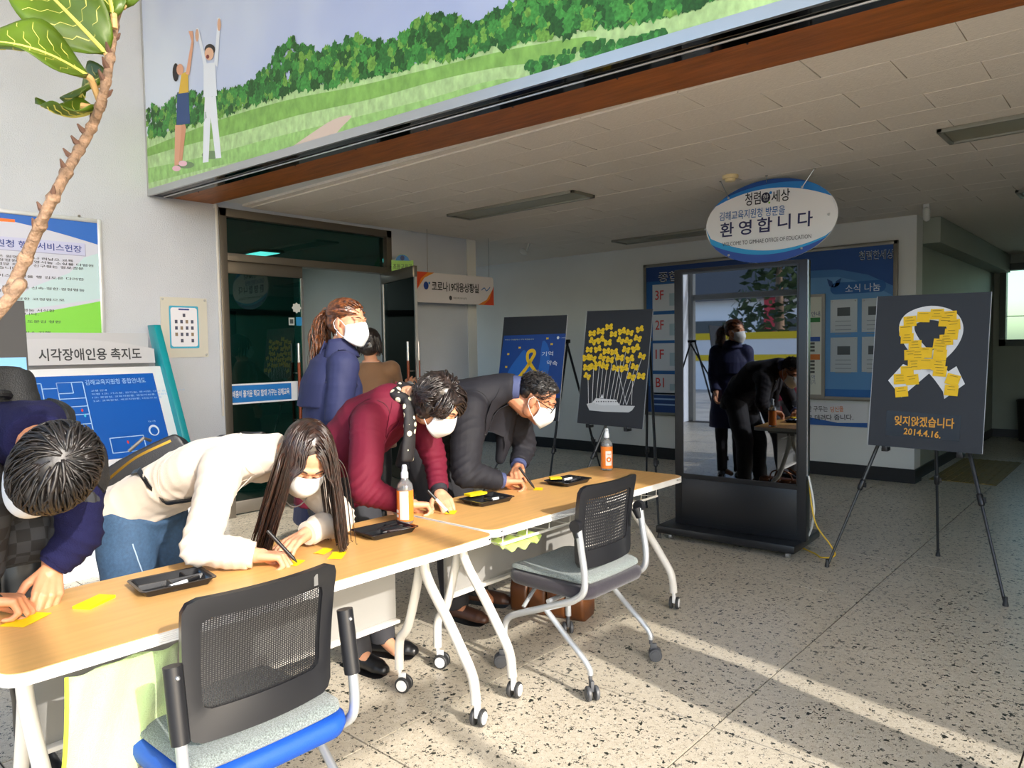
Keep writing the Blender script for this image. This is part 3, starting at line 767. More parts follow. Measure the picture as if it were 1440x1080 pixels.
obj('lower_door', MB().bb(kx0 + .06, ky - .004, .14, kx1 - .06, ky, .45), M_KB, k, bevel=.001)
bs = obj('base_plate', MB().bb(-2.82, 4.80, .045, -1.80, 5.36, .10), M_KB, k, bevel=.008)
for x, y in ((-2.72, 4.86), (-1.86, 4.86), (-2.72, 5.3), (-1.86, 5.3)):
    obj('caster', MB().lathe([(.003, -.012), (.021, -.012), (.022, 0), (.021, .012), (.003, .012)], (x, y, .022), 14, Matrix.Rotation(PI / 2, 3, 'Y')).box((x, y, .04), (.03, .012, .016)), M_ALU, k, smooth=True)
k.rotation_euler.z = math.radians(2.6)
tag(obj('power_cable', MB().tube(smoothpath([(-1.766, 5.0, .55), (-1.73, 5.0, .35), (-1.75, 5.02, .2), (-1.79, 5.05, .11)], 6), .007, 6), mat('white_cable', '#dcdcd6', .5), smooth=True), 'white power cable down the right side of the black kiosk', 'cable')
tag(obj('extension_cord', MB().tube(smoothpath([(-1.768, 5.01, .52), (-1.72, 4.99, .25), (-1.62, 5.0, .10), (-1.60, 5.02, .03), (-1.68, 5.0, .008), (-1.79, 5.1, .008), (-2.3, 5.42, .008), (-2.85, 5.2, .008), (-2.93, 5.0, .008)], 6), .005, 6), mat('yellow_cable', '#d9b32a', .5), smooth=True), 'thin yellow cord looping beside the black kiosk base', 'cable')

# ---- easels and display boards
M_EASEL = mat('easel_black', '#1d2024', .35)
def easel(label, BLp, BRp, rear, front_l, front_r, top):
    e = thing('easel', label, 'easel', ((front_l.x + front_r.x) / 2, (front_l.y + rear.y) / 2, 0), 0, 'folding easels')
    for nm, foot, tp in (('front_leg', front_l, top + Vector((-.04, 0, 0))), ('front_leg', front_r, top + Vector((.04, 0, 0))), ('rear_leg', rear, top + Vector((0, .03, 0)))):
        d = tp - foot
        l = obj(nm, MB().tube([foot + d * .012, foot + d * .36], .0085, 8).tube([foot + d * .34, tp], .0115, 8), M_EASEL, e, smooth=True)
        obj('lock', MB().cap(foot + d * .335, .017, foot + d * .365, .017, 10, 2).box(foot + d * .35 + Vector((.018, 0, 0)), (.02, .012, .03)), M_BLACK, l, smooth=True)
        obj('foot', MB().lathe([(.015, 0), (.015, .008), (.010, .03), (.010, .05)], foot, 10), M_RUB, l, smooth=True)
    obj('hub', MB().box(top, (.11, .05, .035)), M_BLACK, e, bevel=.006)
    for p, f in ((BLp, front_l), (BRp, front_r)):
        obj('ledge', MB().box(p + Vector((0, -.005, -.012)), (.035, .07, .022)).box(p + Vector((0, -.04, .0)), (.03, .008, .03)), M_BLACK, e, bevel=.003)
    return e
def lerp(a, b, t): return a + (b - a) * t
def board(name, label, quad, yb, yt, thick=.008):
    BL, BR, TL, TR = quad
    bl = PY(*BL, yb); br = PY(*BR, yb); tl = PY(*TL, yt); tr = PY(*TR, yt)
    w = ((br - bl).length + (tr - tl).length) / 2; h = ((tl - bl).length + (tr - br).length) / 2
    r = ((br - bl) + (tr - tl)); u = ((tl - bl) + (tr - br)); c = (bl + br + tl + tr) / 4
    M = frame(c, r, u)
    b = thing(name, label, 'board', c + M.to_3x3() @ Vector((0, -h / 2, 0)))
    obj('panel', MB().prism(rect(-w / 2, -h / 2, w / 2, h / 2), T(M, 0, 0, -thick), thick), mat('board_charcoal', '#24272d', .55), b)
    for x in (-w / 2, w / 2): obj('board_edge', MB().prism(rect(x - .0015, -h / 2, x + .0015, h / 2), T(M, 0, 0, -thick), thick + .0004), pc('#a9adb1'), b)
    return b, M, w, h
def on(M, x, y, z=0.0): return M @ Vector((x, y, z))

# right: white paper ribbon covered in sticky notes
bR, MR, wR, hR = board('display_board', 'black board with a white ribbon covered in yellow notes', ((1218, 625), (1379, 639), (1236, 417), (1397, 410)), 4.90, 5.03)
easel('easel carrying the ribbon of sticky notes, right of the kiosk', on(MR, -.20, -hR / 2 - .004), on(MR, .20, -hR / 2 - .004), PZ(1319, 782, 0), PZ(1163, 797, 0), PZ(1414, 852, 0), Vector((-1.08, 5.24, 1.52)))
def poly_px(M, pts, n=0):
    o = [uvp(M, *p) for p in pts]
    return sp2(o + [o[0]], n)[:-1] if n else o
WH = pc('#dfe0e2')
# ribbon outline pieces: loop and two tails
loop_o = [(1303, 482), (1280, 480), (1266, 465), (1268, 445), (1283, 437), (1310, 435), (1335, 438), (1349, 448), (1351, 468), (1343, 484)]
def band(M, path, w, m, parent, z=.001, name='ribbon', n=6):
    c = [Vector((*uvp(M, *p), 0)) for p in path]; c = smoothpath(c, n); L = []; R = []
    for i, p in enumerate(c):
        t = (c[min(i + 1, len(c) - 1)] - c[max(i - 1, 0)]).normalized(); nn = Vector((-t.y, t.x, 0))
        L.append(p + nn * w / 2); R.append(p - nn * w / 2)
    mb = MB(); mb.v = [M @ Vector((p.x, p.y, z)) for p in L + R]; k = len(c)
    mb.f = [(i, i + 1, k + i + 1, k + i) for i in range(k - 1)]
    return obj(name, mb, m, parent)
band(MR, [(1338, 548), (1322, 526), (1300, 502), (1283, 482), (1275, 463), (1282, 448), (1308, 440), (1334, 446), (1343, 462), (1336, 482), (1316, 503), (1292, 524), (1264, 548)], .086, WH, bR, .0010)
for k, pts in enumerate(([(1249, 535), (1270, 512), (1290, 520), (1268, 559)], [(1328, 561), (1322, 530), (1345, 515), (1357, 540)])): flat('ribbon', poly_px(MR, pts), MR, WH, bR, .0012)
notes = [(1280, 452, 5), (1299, 446, -2), (1318, 442, 0), (1336, 445, 3), (1274, 465, 4), (1341, 457, 6), (1276, 476, 2), (1338, 470, -3), (1287, 486, 3), (1322, 484, -4), (1281, 499, 5), (1302, 496, -1), (1322, 499, -2), (1286, 513, 4), (1302, 512, 0), (1320, 514, -3), (1276, 522, 6), (1322, 522, -4), (1266, 533, 5), (1283, 534, 8), (1340, 534, -14), (1268, 551, 8), (1338, 549, -3), (1291, 500, 2), (1331, 478, 3), (1330, 452, -2)]
M_NOTE = mat('yellow_note', '#f2c414', .6); M_INK = pc('#6a5310')
nrng = random.Random(3)
for px, py, a in notes:
    u, v = uvp(MR, px, py); w, h = .071, .064
    Mn = T(MR, u, v, .002) @ Matrix.Rotation(math.radians(a), 4, 'Z')
    n = obj('sticky_note', MB().grid([[Mn @ Vector((-w / 2 + w * j / 3, -h / 2 + h * i / 3, .0006 + .004 * (1 - i / 3) ** 2 + nrng.uniform(0, .0015))) for j in range(4)] for i in range(4)], .0004), M_NOTE)
    tag(n, 'small yellow sticky note stuck on the white paper ribbon', 'note', 'sticky notes on the paper ribbon')
    for r in range(nrng.randrange(1, 4)):
        L = nrng.uniform(.03, .055); y = .020 - .017 * r
        obj('handwriting', MB().poly(rect(-L / 2, y, L / 2, y + .0022), Mn, .0075), M_INK, n)
pl = poly_px(MR, [(1247, 577), (1352, 585), (1349, 621), (1245, 612)])
flat('caption_patch', pl, MR, mat('caption_black', '#1b1d21', .25), bR, .0012)
M_OCH = pc('#d9961e')
def text_px(s, M, p0, p1, h, m, parent, z=.002, bold=0.0, name='lettering', w=None):
    """text between two photo points on a board: p0 left-middle, p1 right-middle"""
    a, b = Vector(uvp(M, *p0)), Vector(uvp(M, *p1)); d = b - a; c = (a + b) / 2
    return text(s, w or d.length, h, T(M, c.x, c.y, z) @ Matrix.Rotation(math.atan2(d.y, d.x), 4, 'Z'), m, parent, name, bold)
text_px('잊지않겠습니다', MR, (1258, 591), (1342, 596), .062, M_OCH, bR, .0022, .022)
text_px('2014.4.16.', MR, (1271, 606), (1323, 612), .040, M_OCH, bR, .0022, .02)

# middle: boat lifted by yellow paper butterflies
bM, MMi, wM, hM = board('display_board', 'black board with a white boat under many yellow paper butterflies', ((810, 595), (903, 603), (827, 437), (919, 435)), 5.12, 5.26)
easel('easel carrying the butterfly boat board, left of the kiosk', on(MMi, -.19, -hM / 2 - .004), on(MMi, .19, -hM / 2 - .004), PZ(909, 714, 0), Vector((-3.70, 4.84, 0)), PZ(927, 756, 0), Vector((-3.34, 5.52, 1.50)))
bf_px = [(833, 469), (845, 466), (857, 460), (863, 470), (875, 466), (886, 468), (900, 463), (834, 480), (845, 478), (855, 482), (873, 479), (884, 480), (897, 476), (829, 492), (841, 491), (853, 494), (864, 495), (881, 492), (894, 490), (825, 503), (834, 504), (847, 503), (858, 506), (872, 503), (886, 505), (903, 501), (826, 517), (835, 516), (841, 512), (851, 515), (866, 518), (878, 518), (893, 516), (826, 529), (888, 530), (902, 529)]
M_BFLY = mat('yellow_paper', '#e8c21a', .6)
frng = random.Random(11)
bf_outline = [(.0, .006), (.008, .016), (.019, .019), (.026, .010), (.022, .001), (.026, -.008), (.019, -.018), (.008, -.015), (0, -.009)]
bf_outline = bf_outline + [(-x, y) for x, y in reversed(bf_outline[1:-1])]
boat_px = [(828 + 4.5 * k, 571 - (1.5 if k % 2 else 0)) for k in range(15)]
for i, (px, py) in enumerate(bf_px):
    u, v = uvp(MMi, px, py); s = frng.uniform(1.38, 1.62)
    Mn = T(MMi, u, v, .003 + .0012 * (i % 3)) @ Matrix.Rotation(frng.uniform(-.5, .5), 4, 'Z')
    mb = MB(); o = sp2([(x * s, y * s) for x, y in bf_outline] + [(bf_outline[0][0] * s, bf_outline[0][1] * s)], 3)[:-1]
    mb.prism(o, Mn, .0008)
    b = obj('paper_butterfly', mb, M_BFLY)
    tag(b, 'small yellow paper butterfly glued above the white boat', 'butterfly', 'paper butterflies over the boat')
    for r in range(2): obj('handwriting', MB().poly(rect(-.012 * s, .002 - .007 * r, .011 * s, .0038 - .007 * r), Mn, .0012), M_INK, b)
for k, (px, py) in enumerate([(827, 525), (835, 516), (843, 515), (849, 508), (854, 514), (861, 508), (866, 520), (874, 505), (880, 495), (887, 508), (893, 518), (903, 503), (864, 498), (890, 531)]):
    bx = 829 + 60 * k / 13
    a, b = uvp(MMi, px, py), uvp(MMi, bx - 1 + (px - bx) * .12, 569)
    obj('string', MB().tube([on(MMi, a[0], a[1], .002), on(MMi, b[0], b[1], .002)], .0022, 4), pc('#c9cccf'), bM)
boat = [(825, 568), (835, 566), (845, 569), (868, 570), (893, 571), (889, 577), (884, 580), (850, 579), (829, 577)]
flat('boat_print', poly_px(MMi, boat), MMi, pc('#c3c6c8'), bM, .0016)
flat('boat_print', poly_px(MMi, [(833, 566), (838, 560), (866, 562), (872, 570), (846, 570)]), MMi, pc('#d6d8da'), bM, .0018)
flat('boat_print', poly_px(MMi, [(844, 560), (847, 554), (849, 560)]), MMi, pc('#d6d8da'), bM, .002)
for k in range(9): flat('boat_print', poly_px(MMi, [(838 + 3.4 * k, 564), (840 + 3.4 * k, 564), (840 + 3.4 * k, 565.5), (838 + 3.4 * k, 565.5)]), MMi, pc('#4b4f55'), bM, .0022)

# left: blue poster with a yellow ribbon
bL, ML, wL, hL = board('display_board', 'black board with a blue poster and a yellow ribbon, behind the man', ((694, 585), (783, 592), (711, 446), (800, 443)), 5.16, 5.30)
easel('easel carrying the blue ribbon poster, behind the bowing man', on(ML, -.19, -hL / 2 - .004), on(ML, .19, -hL / 2 - .004), Vector((-4.12, 6.05, 0)), Vector((-4.78, 4.88, 0)), Vector((-3.98, 4.90, 0)), Vector((-4.25, 5.56, 1.50)))
pq = poly_px(ML, [(697, 556), (787, 560), (796, 469), (709, 472)])
flat('poster', pq, ML, mat('poster_blue', '#123f86', .4), bL, .0012)
flat('poster_shape', poly_px(ML, [(705, 545), (716, 520), (730, 500), (738, 492), (745, 505), (757, 520), (763, 480), (772, 490), (772, 520), (760, 545), (735, 556), (706, 554)], 3), ML, mat('poster_blue_light', '#1f5fb0', .4), bL, .0016)
band(ML, [(727, 534), (740, 518), (748, 505), (752, 497), (749, 493), (743, 496), (742, 505), (746, 512), (757, 528)], .035, pc('#e2b71c'), bL, .0022, 'ribbon_print')
text_px('기억', ML, (762, 498), (778, 497), .042, WH, bL, .0024, .0)
text_px('약속', ML, (769, 510), (784, 511), .045, WH, bL, .0024, .0)
text_px(fine('세월호 희생자들을 기억 하겠습니다'), ML, (710, 478), (751, 477), .012, pc('#e8e6a0'), bL, .0024)
text_px(fine('교육부'), ML, (789, 475), (796, 475), .012, WH, bL, .0024)
flat('emblem', [(uvp(ML, 785, 475)[0] + .014 * math.cos(a), uvp(ML, 785, 475)[1] + .014 * math.sin(a)) for a in [2 * PI * q / 16 for q in range(16)]], ML, WH, bL, .0022)
for px, py in ((715, 498), (731, 489), (712, 516), (770, 476), (776, 484)):
    u, v = uvp(ML, px, py); flat('butterfly_print', [(u + x * .55, v + y * .55) for x, y in bf_outline], ML, pc('#e2b71c'), bL, .0022)

# far left: another display board seen at the picture's edge
bl2 = thing('display_board', 'black and blue display board at the left edge behind the backpack', 'board', (-3.97, .69, .78))
M4 = frame((-3.95, .735, 1.24), (.12, 1, 0), (-.12, 0, 1))
obj('panel', MB().prism(rect(-.32, -.46, .325, .46), T(M4, 0, 0, -.008), .008), mat('board_charcoal', '#24272d', .55), bl2)
flat('poster', rect(-.31, -.38, .318, .195), M4, mat('poster_sky', '#4f9fe0', .35), bl2, .0012)
easel('easel carrying the black and blue board at the left edge', on(M4, -.19, -.465) + Vector((0, 0, 0)), on(M4, .19, -.465), Vector((-4.85, .71, 0)), Vector((-3.70, .19, 0)), Vector((-3.70, 1.13, 0)), Vector((-4.34, .71, 1.5)))

# ---- hanging oval welcome sign
oc = PY(1080, 311, 5.5); MO = frame(oc, (1, 0, 0), (0, 0, 1))
ov = thing('hanging_sign', 'oval white and blue welcome sign hanging above the kiosk', 'sign', oc)
a_, b_ = .508, .312
obj('panel', MB().prism(ellipse(0, 0, a_, b_, 64), T(MO, 0, 0, -.012), .012), mat('sign_white', '#e6e7ea', .4), ov)
def ecut(y0, y1, sag, n=24, top=True):
    """part of the ellipse above a sagging line"""
    pts = []
    s = 1 if top else -1
    for k in range(n + 1):
        x = -a_ + 2 * a_ * k / n; lim = b_ * math.sqrt(max(0, 1 - (x / a_) ** 2)); pts.append((x, s * lim))
    low = []
    for k in range(n, -1, -1):
        x = -a_ + 2 * a_ * k / n; lim = b_ * math.sqrt(max(0, 1 - (x / a_) ** 2)); y = min(lim, y0 + (y1 - y0) * (k / n) + sag * (1 - (2 * k / n - 1) ** 2)); low.append((x, s * y))
    o = pts + low
    return o if not top else o
flat('sign_band', ecut(.13, .10, .13), MO, pc('#1e7cc9'), ov, .001)
flat('sign_band', ecut(.165, .19, .10), MO, pc('#12468f'), ov, .0014)
flat('sign_band', ecut(.06, .12, .13, top=False), MO, pc('#2aa0dc'), ov, .001)
flat('sign_band', ecut(.11, .13, .13, top=False), MO, pc('#2b52a8'), ov, .0014)
NAVY = pc('#25285a')
text_px('청렴', MO, (1048, 281), (1070, 278), .098, pc('#1b1c28'), ov, .003, .01)
text_px('세상', MO, (1085, 277), (1111, 273), .090, pc('#1b1c28'), ov, .003, .01)
u, v = uvp(MO, 1077, 278); flat('sign_dot', ellipse(u, v, .036, .040, 20), MO, pc('#1b1c38'), ov, .003)
u, v = uvp(MO, 1084, 271); flat('sign_dot', ellipse(u, v, .011, .011, 12), MO, pc('#1e7cc9'), ov, .003)
u, v = uvp(MO, 1082, 285); flat('sign_dot', ellipse(u, v, .008, .008, 12), MO, pc('#7bb52f'), ov, .003)
text_px('한', MO, (1073, 278), (1081, 277), .045, WH, ov, .0036)
text_px('김해교육지원청 방문을', MO, (1012, 305), (1104, 295), .070, pc('#1c62a8'), ov, .003, .006)
for ch, x0, x1, yy in (('환', 1013, 1032, 324), ('영', 1039, 1057, 321), ('합', 1065, 1086, 317), ('니', 1094, 1112, 313), ('다', 1122, 1143, 309)):
    text_px(ch, MO, (x0, yy), (x1, yy - 2), .112, NAVY, ov, .003, .016)
text_px('WELCOME TO GIMHAE OFFICE OF EDUCATION', MO, (1016, 344), (1141, 332), .030, pc('#3b3f4a'), ov, .003)
for px, py in ((1024, 278), (1129, 262), (991, 323), (1167, 301), (1024, 360), (1128, 350)):
    u, v = uvp(MO, px, py); obj('bolt', MB().ell(on(MO, u * .985, v * .98, .004), (.010, .006, .010), nu=10, nv=6), M_ALU, ov, smooth=True)
for (px, py), top in (((1024, 278), PZ(1013, 254, CEIL)), ((1129, 262), PZ(1146, 236, CEIL)), ((1078, 255), PZ(1078, 246, CEIL))):
    u, v = uvp(MO, px, py); obj('chain', MB().tube([on(MO, u * .985, v * .98, .002), top], .0035, 5), M_ALU, ov); obj('hook', MB().ell(top, .012, nu=8, nv=6), M_STEEL, ov)
sd = thing('smoke_detector', 'cream smoke detector on the ceiling left of the oval sign', 'detector', PZ(1027, 246, CEIL))
p = PZ(1027, 246, CEIL)
obj('base', MB().lathe([(.001, 0), (.058, 0), (.06, -.012), (.055, -.03), (.001, -.03)], p, 24), mat('cream_plastic', '#e3cf9d', .45), sd, smooth=True)
obj('vent', MB().lathe([(.001, -.028), (.04, -.03), (.036, -.048), (.001, -.05)], p, 20), mat('cream_plastic', '#e3cf9d', .45), sd, smooth=True)

# ---- notice boards on the back wall
MB_ = frame((0, 8.21, 0), (1, 0, 0), (0, 0, 1))
def nb(px, py): return uvp(MB_, px, py)
nl = thing('notice_board', 'blue floor directory board behind the kiosk, left half', 'notice board', (-4.2, 8.23, .56))
obj('panel', MB().prism(rect(-4.95, .60, -3.42, 2.44), T(MB_, 0, 0, -.03), .03), mat('directory_blue', '#1f5c9e', .4), nl)
obj('frame', MB().bb(-4.99, 8.20, .56, -4.95, 8.245, 2.48).bb(-4.99, 8.20, 2.44, -3.40, 8.245, 2.48).bb(-4.99, 8.20, .56, -3.40, 8.245, .60), M_STEEL, nl, bevel=.004)
flat('header_band', rect(-4.95, 2.26, -3.42, 2.44), MB_, pc('#123a78'), nl, .001); flat('footer_band', rect(-4.95, .60, -3.42, .93), MB_, pc('#123a78'), nl, .001)
text_px('종합안내도', MB_, (926, 390), (1000, 385), .13, WH, nl, .003, .02)
text_px('종합안내도', MB_, (926, 390.6), (1000, 385.6), .125, pc('#16222f'), nl, .004, -.0)
for k, (fl_, y0, y1) in enumerate((('3F', 401, 438), ('2F', 443, 479), ('1F', 483, 521), ('B1', 526, 555))):
    c0 = nb(916, y0); c1 = nb(916, y1)
    flat('floor_plan_sheet', rect(-4.86, c1[1], -3.5, c0[1]), MB_, pc('#c9cfd8'), nl, .002)
    text(fl_, .12, .12, T(MB_, -4.76, (c0[1] * .6 + c1[1] * .4), .004), pc('#c03a3a'), nl, 'floor_number', .01)
    flat('plan_print', rect(-4.62, c1[1] + .06, -3.7, c0[1] - .12), MB_, pc('#9fb6c4'), nl, .003); flat('plan_print', rect(-4.5, c0[1] - .12, -3.9, c0[1] - .07), MB_, pc('#aeb8c0'), nl, .003)
    for q in range(4): flat('plan_print', rect(-4.55 + .2 * q, c1[1] + .12, -4.42 + .2 * q, c1[1] + .135), MB_, pc('#4a5a66'), nl, .004)
for r in range(3): flat('footer_print', rect(-4.86, .83 - .07 * r, -4.0 - .1 * r, .85 - .07 * r), MB_, pc('#8fb0d8'), nl, .002)
nr = thing('notice_board', 'blue news board with clear document holders, right of the kiosk', 'notice board', (-2.7, 8.23, .83))
obj('panel', MB().prism(rect(-3.40, .87, -2.06, 2.44), T(MB_, 0, 0, -.03), .03), mat('news_blue', '#5b93c8', .4), nr)
obj('frame', MB().bb(-2.06, 8.20, .83, -2.02, 8.245, 2.48).bb(-3.40, 8.20, 2.44, -2.02, 8.245, 2.48).bb(-3.40, 8.20, .83, -2.02, 8.245, .87), M_STEEL, nr, bevel=.004)
flat('header_band', [(-3.4, 2.16), (-3.0, 2.24), (-2.6, 2.23), (-2.3, 2.15), (-2.06, 2.02), (-2.06, 2.44), (-3.4, 2.44)], MB_, pc('#1a4c92'), nr, .001)
flat('header_band', [(-3.4, 2.10), (-3.0, 2.16), (-2.6, 2.15), (-2.3, 2.06), (-2.06, 1.92), (-2.06, 2.03), (-2.3, 2.16), (-2.6, 2.24), (-3.0, 2.25), (-3.4, 2.17)], MB_, pc('#3f77b4'), nr, .0008)
flat('footer_band', rect(-3.4, .87, -2.06, .95), MB_, pc('#2a6ab0'), nr, .001)
text_px('청렴한세상', MB_, (1208, 360), (1257, 357), .10, pc('#c9d6e6'), nr, .003, .02)
text_px('청렴한세상', MB_, (1208, 360.5), (1257, 357.5), .095, pc('#10203a'), nr, .004)
c = nb(1206, 404); flat('title_pill', rrect(c[0] - .275, c[1] - .062, c[0] + .275, c[1] + .062, .06, 8), MB_, pc('#1f5fa6'), nr, .002)
text_px('소식 나눔', MB_, (1189, 406), (1238, 403), .085, pc('#d9e4ee'), nr, .004)
for s in (-1, 1):
    c2 = nb(1173, 398); flat('leaf_print', [(c2[0] + s * .0, c2[1] - .05), (c2[0] + s * .05, c2[1] - .03), (c2[0] + s * .075, c2[1] + .05), (c2[0] + s * .02, c2[1] + .02)], MB_, pc('#1a4a86'), nr, .002)
for x0, x1, y0, y1 in ((1168, 1206, 420, 468), (1212, 1250, 418, 467), (1168, 1206, 474, 523), (1212, 1250, 473, 523)):
    p0, p1 = nb(x0, y1), nb(x1, y0)
    h_ = tag(obj('document_holder', MB().prism(rect(p0[0], p0[1], p1[0], p1[1]), T(MB_, 0, 0, .002), .006), mat('clear_acrylic', '#b9c2c8', .15)), 'clear holder with a printed sheet, %s %s of four on the news board' % ('upper' if y0 < 440 else 'lower', 'left' if x0 < 1200 else 'right'), 'holder', 'document holders on the news board')
    m_ = ((p0[0] + p1[0]) / 2, (p0[1] + p1[1]) / 2)
    flat('photo_print', rect(m_[0] - .065, m_[1] + .0, m_[0] + .065, m_[1] + .09), MB_, pc('#4d5458'), h_, .0095)
    for r in range(4): flat('text_print', rect(p0[0] + .05, m_[1] - .06 - .045 * r, p1[0] - .06, m_[1] - .052 - .045 * r), MB_, pc('#8a9299'), h_, .0095)
    for sx in (p0[0] + .02, p1[0] - .02):
        for sy in (p0[1] + .02, p1[1] - .02): obj('pin', MB().ell((sx, 8.2, sy), .008, nu=6, nv=4), M_ALU, h_)
# narrow guide poster in its own frame
gp = thing('guide_poster', 'narrow framed guide poster partly hidden by the kiosk', 'poster', (-2.83, 8.19, .9))
g0, g1 = nb(1134, 558), nb(1161, 413)
obj('frame', MB().prism(rect(g0[0] - .25, g0[1], g1[0], g1[1]), T(MB_, 0, 0, .002), .014), M_STEEL, gp)
flat('sheet', rect(g0[0] - .22, g0[1] + .03, g1[0] - .035, g1[1] - .03), MB_, pc('#cfd1c6'), gp, .0175)
for y, c, hh in ((450, '#2d7a3a', .05), (477, '#26509a', .05), (502, '#c8702c', .06)):
    q = nb(1145, y); flat('band_print', rect(g0[0] - .2, q[1] - hh / 2, g1[0] - .05, q[1] + hh / 2), MB_, pc(c), gp, .0185)
text_px(fine('제증명 안내'), MB_, (1120, 444), (1154, 441), .055, pc('#28407a'), gp, .019)
for y in (483, 488, 493, 508, 513, 518, 523):
    q = nb(1140, y); flat('text_print', rect(g0[0] - .15, q[1] - .012, q[0] + .05, q[1] + .012), MB_, pc('#4d4f4a'), gp, .019)
text_px(fine('생각'), MB_, (1136, 531), (1147, 530), .05, pc('#3f5a86'), gp, .019); text_px(fine('더하기'), MB_, (1133, 538), (1147, 537), .05, pc('#3f5a86'), gp, .019)
# shoe banner below
sb0, sb1 = nb(1134, 597), nb(1219, 569)
sb = thing('wall_banner', 'white and blue slogan banner below the news board', 'banner', (-2.6, 8.24, .58))
Ms = T(MB_, 0, 0, -.03)
obj('sheet', MB().prism(rect(sb0[0] - .3, sb0[1], sb1[0], sb1[1]), Ms, .004), pc('#dcdde0'), sb)
flat('wave_print', [(sb0[0] - .3, sb0[1]), (sb1[0], sb0[1]), (sb1[0], sb0[1] + .05), (sb1[0] - .3, sb0[1] + .035), (sb1[0] - .6, sb0[1] + .08), (sb0[0] - .3, sb0[1] + .05)], Ms, pc('#2a5fa8'), sb, .0052)
text_px('한 구두는', MB_, (1134, 575), (1163, 575), .062, pc('#1a1c28'), sb, -.022, .01); text_px('당신을', MB_, (1167, 576), (1185, 575), .062, pc('#d8742a'), sb, -.022, .01)
text_px('좋은 곳으로 데려다 줍니다.', MB_, (1100, 588), (1199, 587), .062, pc('#1a1c28'), sb, -.022, .01)

# ---- hanging office sign in front of the door wall
cs = thing('hanging_sign', 'white sign with orange corners hanging before the wall', 'sign', PX(640, 430, -5.8))
c0, c1, c2, c3 = PX(585, 382, -5.8), PX(694, 390, -5.8), PX(694, 430, -5.8), PX(585, 424, -5.8)
MC = frame((c0 + c1 + c2 + c3) / 4, (c1 - c0) + (c2 - c3), (0, 0, 1)); cw, chh = ((c1 - c0).length + (c2 - c3).length) / 4, ((c0 - c3).length + (c1 - c2).length) / 4
obj('panel', MB().prism(rrect(-cw, -chh, cw, chh, .03), T(MC, 0, 0, -.008), .008), mat('sign_white2', '#d6d2d6', .4), cs)
for s in (-1, 1):
    flat('corner_print', [(s * -cw, s * chh), (s * (-cw + .26), s * chh), (s * (-cw + .12), s * (chh - .06)), (s * -cw, s * (chh - .2))][::1 if s > 0 else 1], MC, pc('#e08a2c'), cs, .001)
    flat('corner_print', [(s * -cw, s * chh), (s * (-cw + .17), s * chh), (s * (-cw + .07), s * (chh - .07)), (s * -cw, s * (chh - .22))], MC, pc('#d14a26'), cs, .0014)
text_px('코로나19대응상황실', MC, (607, 402), (673, 406), .105, pc('#1a1a1e'), cs, .002, .02)
text_px(fine('경남김해교육지원청'), MC, (637, 419), (656, 420), .022, pc('#33343a'), cs, .002); 
u, v = uvp(MC, 633.5, 419); flat('emblem', ellipse(u, v, .022, .025, 16), MC, pc('#33343a'), cs, .002)
u, v = uvp(MC, 599, 401.5); flat('emblem', ellipse(u, v, .035, .042, 18), MC, pc('#1d3c8c'), cs, .002); u, v = uvp(MC, 603.5, 398); flat('emblem', ellipse(u, v, .012, .014, 12), MC, pc('#1e7cc9'), cs, .002)
band(MC, [(677, 408), (681, 405), (684, 409), (689, 404)], .012, pc('#4472b0'), cs, .002, 'emblem')
for px in (602, 688):
    a = uvp(MC, px, 390); p = on(MC, a[0], chh, -.004); obj('wire', MB().tube([p, Vector((p.x, p.y, CEIL))], .0025, 5), M_STEEL, cs)

# ---- left wall: framed charter poster, small plate
MWL = frame((XW + .004, 0, 0), (0, 1, 0), (0, 0, 1))
def wl_(px, py): return uvp(MWL, px, py)
po = thing('charter_poster', 'framed blue, white and green service charter poster on the plaster wall', 'poster', (XW + .02, 1.5, 1.54))
y0, y1, z0, z1 = .72, 2.115, 1.545, 2.43
obj('frame', MB().bb(XW + .001, y0 - .03, z0 - .03, XW + .022, y0, z1 + .03).bb(XW + .001, y1, z0 - .03, XW + .022, y1 + .03, z1 + .03).bb(XW + .001, y0, z0 - .03, XW + .022, y1, z0).bb(XW + .001, y0, z1, XW + .022, y1, z1 + .03), mat('silver_frame', '#d4d8de', .3, metal=.4), po, bevel=.004)
obj('sheet', MB().bb(XW + .001, y0, z0, XW + .012, y1, z1), pc('#c3c9dd'), po)
MP = frame((XW + .012, 0, 0), (0, 1, 0), (0, 0, 1))
def arc_top(f): return [(y0 + (y1 - y0) * k / 16, f(k / 16)) for k in range(17)]
flat('arc_print', [(y0, z1), (y1, z1)][::-1] + [(y0 + (y1 - y0) * k / 16, z1 - .03 - .13 * max(0, (k / 16 - .45) / .55) ** 1.5 - .10 * max(0, (.45 - k / 16) / .45) ** 1.3) for k in range(17)], MP, pc('#1e63c0'), po, .001)
flat('arc_print', [(y0 + (y1 - y0) * k / 16 * .62, z1 - .035 - .10 * max(0, (.45 - .62 * k / 16) / .45) ** 1.3) for k in range(17)] + [(y0 + (y1 - y0) * k / 16 * .62, z1 - .055 - .12 * max(0, (.62 - .62 * k / 16) / .62) ** 1.6) for k in range(16, -1, -1)], MP, pc('#f0742c'), po, .0013)
flat('green_print', [(y0, z0), (y1, z0), (y1, z0 + .30), (y1 - .25, z0 + .24), (y1 - .6, z0 + .16), (y0 + .3, z0 + .12), (y0, z0 + .11)], MP, pc('#7fd04a'), po, .001)
flat('green_print', [(y1 - .1, z0 + .62), (y1, z0 + .66), (y1, z0 + .32), (y1 - .3, z0 + .26), (y1 - .7, z0 + .18), (y1 - .45, z0 + .38), (y1 - .2, z0 + .5)], MP, pc('#b7d3dc'), po, .0008)
